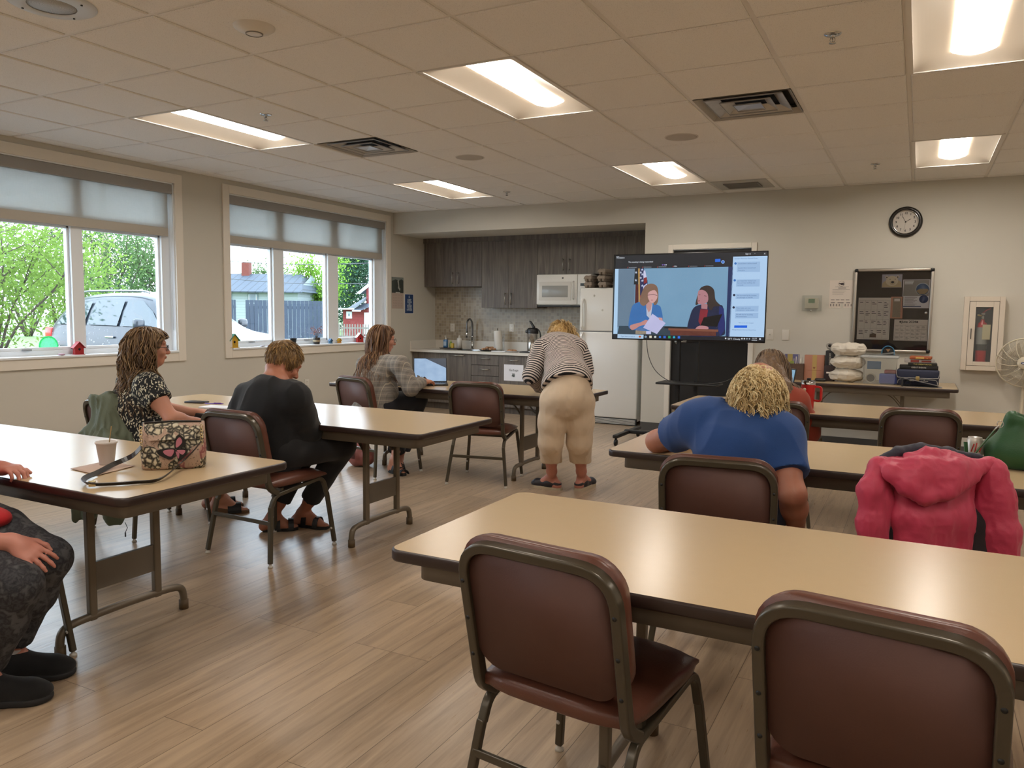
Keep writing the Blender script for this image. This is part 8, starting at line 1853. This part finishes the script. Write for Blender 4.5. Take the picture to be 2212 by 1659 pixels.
for sx in (.34, .66): MB().rbox((W_*sx-.032, -.018, H_*.30), (W_*sx+.032, -.008, H_*.36), .004).cyl((W_*sx, -.014, H_*.36), (W_*sx, -.014, H_*.46), .005, 8).build('buckle', pipe, root)
z = WZ_+H_+.005
for (nm, x0, x1, th, col, txt, tc, ang, lab) in (('thick black book with white capitals on its spine, lowest of the stack', -.01, .31, .036, '1b1918', 'GREAT EVENTS', 'b5b0a6', 0, 1), ('black book with yellow lettering, second of the stack', .06, .30, .026, '1c1b17', 'THE GREAT BOOK', 'a59a5a', 0, 1), ('white and red illustrated book, third of the stack', .03, .28, .034, 'a7a19c', '', '8c3a30', 1, 1), ('orange red paperback lying on top of the stack', .07, .25, .026, 'a5552f', '', 'd0b060', -3, 1)):
    r = empty('book', (bx+.03, 8.14, z), R_(ang), nm, 'book', 'stacked books on the briefcase'); MB().rbox((x0, 0, .001), (x1, .19, th-.001), .003).build('cover', M('book cover '+col, col, .45, var=.35 if not txt else .05, vs=22), r); MB().box((x0+.006, .006, .005), (x1-.002, .1915, th-.005)).build('pages', paperw, r)
    if txt: text_mesh(txt, .018, M('spine print '+tc, tc, .5), r, Matrix.Translation(((x0+x1)/2, -.0012, th/2)) @ Matrix.Rotation(R_(90), 4, 'X'), bold=.0004)
    else: MB().box((x0+.05, -.0015, .006), (x0+.12, .0, th-.006)).box((x0+.14, -.0015, .008), (x1-.03, 0, th-.012)).build('spine_picture', M('spine print '+tc, tc, .5), r)
    z += th
p = aty(1950, 830, 8.0); root = empty('ring_binder', (p.x, 7.975, WZ_), R_(4), 'grey ring binder lying half open in front of the briefcase', 'binder'); bn = M('grey binder cover', '6e6c6e', .4); MB().box((0, 0, .001), (.32, .10, .004)).build('lower_cover', bn, root); MB().box((0, 0, 0), (.29, .10, .003), Matrix.Translation((.01, 0, .075)) @ Matrix.Rotation(R_(12), 4, 'Y')).build('upper_cover', bn, root); MB().rbox((-.008, 0, .0), (.004, .10, .08), .004).build('spine', M('binder spine', '242426', .5), root)
for yy in (.02, .07): MB().tube([(.04+.024*math.cos(u*.628), yy, .034+.024*math.sin(u*.628)) for u in range(10)], .003, 6, closed=True).build('ring', M('binder ring', '2a2a2a', .4, .6), root)
# left group on the wall table
r = empty('greeting_card', (wx(1689), 8.42, WZ_), 0, 'purple and yellow card leaning at the back of the wall table', 'card'); MB().box((0, 0, 0), (.14, .01, .245)).build('card', M('lilac card', '6a6790', .7), r); MB().box((.025, -.002, .16), (.075, 0, .246)).build('yellow_note', M('yellow note', 'b5a05c', .7), r)
r = empty('utensil_basket', (wx(1706), 8.20, WZ_), 0, 'brown leather look organiser box holding markers and cutlery', 'box'); x1 = wx(1737)-wx(1706); zz = wh(790)-WZ_; b = MB(); b.box((0, 0, 0), (x1, .006, zz)).box((0, .1, 0), (x1, .106, zz)).box((0, .006, 0), (.006, .1, zz)).box((x1-.006, .006, 0), (x1, .1, zz)).box((.006, .006, 0), (x1-.006, .1, .006)); b.build('box', M('brown marbled leather', '5c4638', .6, var=.35, vs=30), r)
for q in range(6): MB().tube([(x1*(.25+.13*q), .05, .02), (x1*(.2+.15*q)+.01, .04, zz+.05+.02*(q % 3))], .004, 6).build('marker', M(('clear plastic fork', 'white marker')[q % 2], ('a5a096', 'cfcabf')[q % 2], .3), r)
MB().box((.006, .02, zz-.03), (.04, .03, zz+.025)).build('note_block', M('lime note block', '8c9a4a', .6), r)
gx = wx(1737.5); W_ = wx(1781)-gx; H_ = wh(767, 1760)-WZ_; r = empty('gift_box', (gx, 8.22, WZ_), R_(2), 'peach pink gift box with a yellow band and a small heart', 'box'); MB().rbox((0, 0, 0), (W_, .10, H_), .004).build('box', M('peach card box', 'b5806a', .7), r); MB().box((W_*.40, -.0015, 0), (W_*.62, 0, H_)).build('band', M('straw band', 'b89c60', .7), r)
MB().prism([(W_*.5, .105*H_/.24), (W_*.5+.012, .123*H_/.24), (W_*.5+.006, .13*H_/.24), (W_*.5, .125*H_/.24), (W_*.5-.006, .13*H_/.24), (W_*.5-.012, .123*H_/.24)], .0015, .002, Matrix(((1, 0, 0, 0), (0, 0, -1, 0), (0, 1, 0, 0), (0, 0, 0, 1)))).build('heart', M('dull heart', '8a5a40', .7), r); MB().box((W_*.12, -.002, .098), (W_*.85, -.0012, .1005)).build('printed_line', M('dull heart', '8a5a40', .7), r)
dx = wx(1783); r = empty('black_dictionary', (dx, 8.20, WZ_), 0, 'black upright dictionary with vertical lettering between the gift box and bundles', 'book'); r.name = 'dictionary'; H2 = wh(757, 1790)-WZ_; MB().rbox((0, 0, 0), (.075, .16, H2), .005).build('cover', M('black book cloth', '18161a', .5), r); MB().rbox((-.006, -.012, 0), (.085, .15, H2*.52), .004).build('slip_case', M('dark maroon case', '2a1a1c', .5), r)
text_mesh('DICTIONARY', .034, M('spine print b5b0a6', 'b5b0a6', .5), r, Matrix.Translation((.04, -.0015, H2*.70)) @ Matrix.Rotation(R_(90), 4, 'X') @ Matrix.Rotation(R_(-90), 4, 'Z') @ Matrix.Scale(.62, 4), bold=.001); MB().box((.015, -.0135, H2*.26), (.055, -.012, H2*.31)).build('label_holder', paperw, r)
q = aty(1792.5, 752, 8.26); r = empty('web_camera', (q.x, 8.26, WZ_+H2+.0), 0, 'round silver web camera perched on the black dictionary', 'camera'); MB().lathe([(0, .012), (.014, .014), (.026, .02), (.034, .016), (.036, 0), (.03, -.02), (0, -.022)], seg=28, mat=Matrix.Translation((0, 0, .048)) @ Matrix.Rotation(R_(90), 4, 'X')).build('housing', M('silver plastic', 'a8a49c', .35), r); MB().lathe([(0, .0215), (.013, .0215), (.015, .017)], seg=20, mat=Matrix.Translation((0, 0, .048)) @ Matrix.Rotation(R_(90), 4, 'X')).build('lens', blackp, r); MB().lathe([(0, 0), (.022, 0), (.02, .006), (.006, .012), (.006, .02)], seg=18).build('foot', M('silver plastic', 'a8a49c', .35), r)
p = atz(1772, 824, WZ_); r = empty('computer_mouse', (p.x, max(p.y, 8.03), WZ_), R_(20), 'black computer mouse in front of the peach gift box', 'mouse'); MB().rbox((-.05, -.03, .001), (.05, .03, .032), .014).build('shell', blk, r); MB().tube(smooth_path([(-.05, 0, .012), (-.09, .02, .006), (-.13, -.01, .004), (-.18, .03, .004)], 5), .002, 6).build('cord', blk, r)
q = aty(1919, 756, 8.47); r = empty('blue_reflection', (q.x, 8.40, q.z-.05), 0, 'blue edged black pouch hanging behind the translucent bin', 'pouch'); r.name = 'backpack_reflection'; MB().rbox((-.05, 0, -.03), (.05, .02, .075), .02).build('pouch', blackp, r); MB().tube(smooth_path([(-.055, -.004, -.03), (-.052, -.004, .05), (-.02, -.004, .085), (.02, -.004, .085), (.052, -.004, .05), (.055, -.004, -.03)], 4), .006, 6).build('blue_edge', M('bright blue trim', '2f6a8c', .5), r); MB().prism([(-.02, .06), (.02, .06), (.0, .03)], .001, .003, Matrix(((1, 0, 0, 0), (0, 0, -1, 0), (0, 1, 0, 0), (0, 0, 0, 1)))).build('tan_tip', M('tan tip', '8c6a48', .6), r)  # solid shape standing in for the reflection of a small blue backpack
# window sill things
SZ = WZ[0]+.018
def sill(px_, X=XL-.02): return (X, atx(px_, 750, X).y, SZ)
def birdhouse(px_, s, body_c, roof_c, lab, flat=False, yaw=90):
    p = sill(px_); r = empty('birdhouse', p, R_(yaw), lab, 'birdhouse'); bm_ = M('birdhouse '+body_c, body_c, .6); rm = M('birdhouse roof '+roof_c, roof_c, .6); w_, h_, d_ = .038*s, .07*s, .03*s
    MB().prism([(-w_, 0), (w_, 0), (w_, h_), (0, h_+.045*s), (-w_, h_)], -d_, d_, Matrix.Rotation(R_(90), 4, 'X')).build('walls', bm_, r); q = MB()
    for sg in (-1, 1): q.add([(0, -d_*1.4, h_+.052*s), (sg*w_*1.4, -d_*1.4, h_-.006*s), (sg*w_*1.4, d_*1.4, h_-.006*s), (0, d_*1.4, h_+.052*s), (0, -d_*1.4, h_+.046*s), (sg*w_*1.4, -d_*1.4, h_-.012*s), (sg*w_*1.4, d_*1.4, h_-.012*s), (0, d_*1.4, h_+.046*s)], [(0, 1, 2, 3), (4, 7, 6, 5), (0, 4, 5, 1), (2, 6, 7, 3), (1, 5, 6, 2)])
    q.build('roof', rm, r); MB().cyl((0, -d_-.001, h_*.72), (0, -d_-.0025, h_*.72), .011*s, 16).build('entry_hole', M('dark hole', '1f1512', .8), r); MB().box((-w_*1.2, -d_*1.3, 0), (w_*1.2, d_*1.3, .004)).build('base', bm_, r); MB().cyl((0, -d_, h_*.45), (0, -d_-.012, h_*.45), .002*s, 6).build('perch', rm, r); return r
birdhouse(169, .92, 'a01c22', 'a83238', 'small red birdhouse with a heart shaped hole on the left window sill', yaw=75)
birdhouse(502, 1.22, 'c9a02a', '4c9a82', 'yellow birdhouse with a green roof at the left end of the right sill', yaw=85)
birdhouse(777, 1.0, 'a8201f', 'c5c0be', 'red toy barn with a white roof at the far right of the sill', yaw=60)
birdhouse(714, .5, '3f6a88', '3a5a7a', 'tiny blue house ornament by the second window post', yaw=85); birdhouse(733, .5, 'c48a2c', 'c4a02c', 'tiny yellow ornament right of the second window post', yaw=85)
r = empty('flower_pot', sill(634), 0, 'small empty black plant pot on the right window sill', 'pot'); MB().lathe([(0, 0), (.026, 0), (.036, .07), (.039, .07), (.039, .08), (.034, .08), (.026, .01), (0, .01)], seg=24).build('pot', M('black pot', '17181a', .5), r)
r = empty('potted_plant', sill(684), 0, 'potted plant with pinkish leaves in a black and tan pot', 'plant'); MB().lathe([(0, 0), (.036, 0), (.044, .075), (.040, .08), (.036, .07), (0, .068)], seg=24).build('pot', M('black tan pot', '2a241d', .5), r); MB().lathe([(.0395, .025), (.0435, .03), (.0445, .045), (.042, .05)], seg=24).build('tan_band', M('tan swirl', 'a5967a', .6), r)
rg = np.random.default_rng(3); st = MB(); tips = []
for q in range(16): a = rg.random()*6.28; l = .05+.06*rg.random(); e_ = (l*.7*math.cos(a), l*.7*math.sin(a), .07+l*1.1); st.tube([(0, 0, .065), (e_[0]*.4, e_[1]*.4, .06+l*.6), e_], .0012, 4); tips.append(e_)
st.build('stems', M('brown stem', '5c4a3a', .8), r); T_ = np.array(tips); P = T_[rg.integers(0, 16, 190)]+rg.normal(size=(190, 3))*.012; V, F_ = leaves(P, .009, rg); o = link_mesh('leaves', V.tolist(), F_.tolist(), M('pinkish leaf', '9a6a62', .6, var=.4, vs=60), r); o['kind'] = 'stuff'
for px_, c, lab in ((132, 'b08a9a', 'small pink pebble on the left window sill'), (567, 'b5aeb4', 'flat pale pebble on the right sill, left of two'), (582, 'b09aa0', 'flat pale pebble on the right sill, right of two')):
    r = empty('painted_pebble', sill(px_, XL+.005), 0, lab, 'pebble'); MB().lathe([(0, 0), (.026, .003), (.03, .008), (.022, .014), (0, .016)], seg=18).build('pebble', M('pebble '+c, c, .5), r); r.rotation_euler.z = 0
q = atx(105, 747, XL-.112); r = empty('sun_catcher', (q.x, q.y, q.z), 0, 'round green glass sun catcher stuck to the left window pane', 'sun catcher'); m4 = Matrix.Rotation(R_(90), 4, 'Y')
k = NT('green cast glass'); k.t.nodes.remove(k.b); a_ = k.n('BsdfTranslucent'); a_.inputs[0].default_value = lin('86cfa2'); b_ = k.n('BsdfTransparent'); b_.inputs[0].default_value = lin('b4ecca'); m_ = k.n('MixShader'); nz = k.noise(k.pos(), 80, 3); k.l(nz, m_.inputs[0]); k.l(a_.outputs[0], m_.inputs[1]); k.l(b_.outputs[0], m_.inputs[2]); k.l(m_.outputs[0], k.out.inputs[0]); gg = reg(k)
MB().lathe([(0, .003), (.06, .003), (.074, .005), (.08, .002), (.08, 0), (0, 0)], seg=40, mat=m4).build('disc', gg, r); MB().tube([(0, .078*math.cos(u*.2618), .078*math.sin(u*.2618)) for u in range(24)], .006, 6, closed=True).build('scalloped_rim', gg, r)
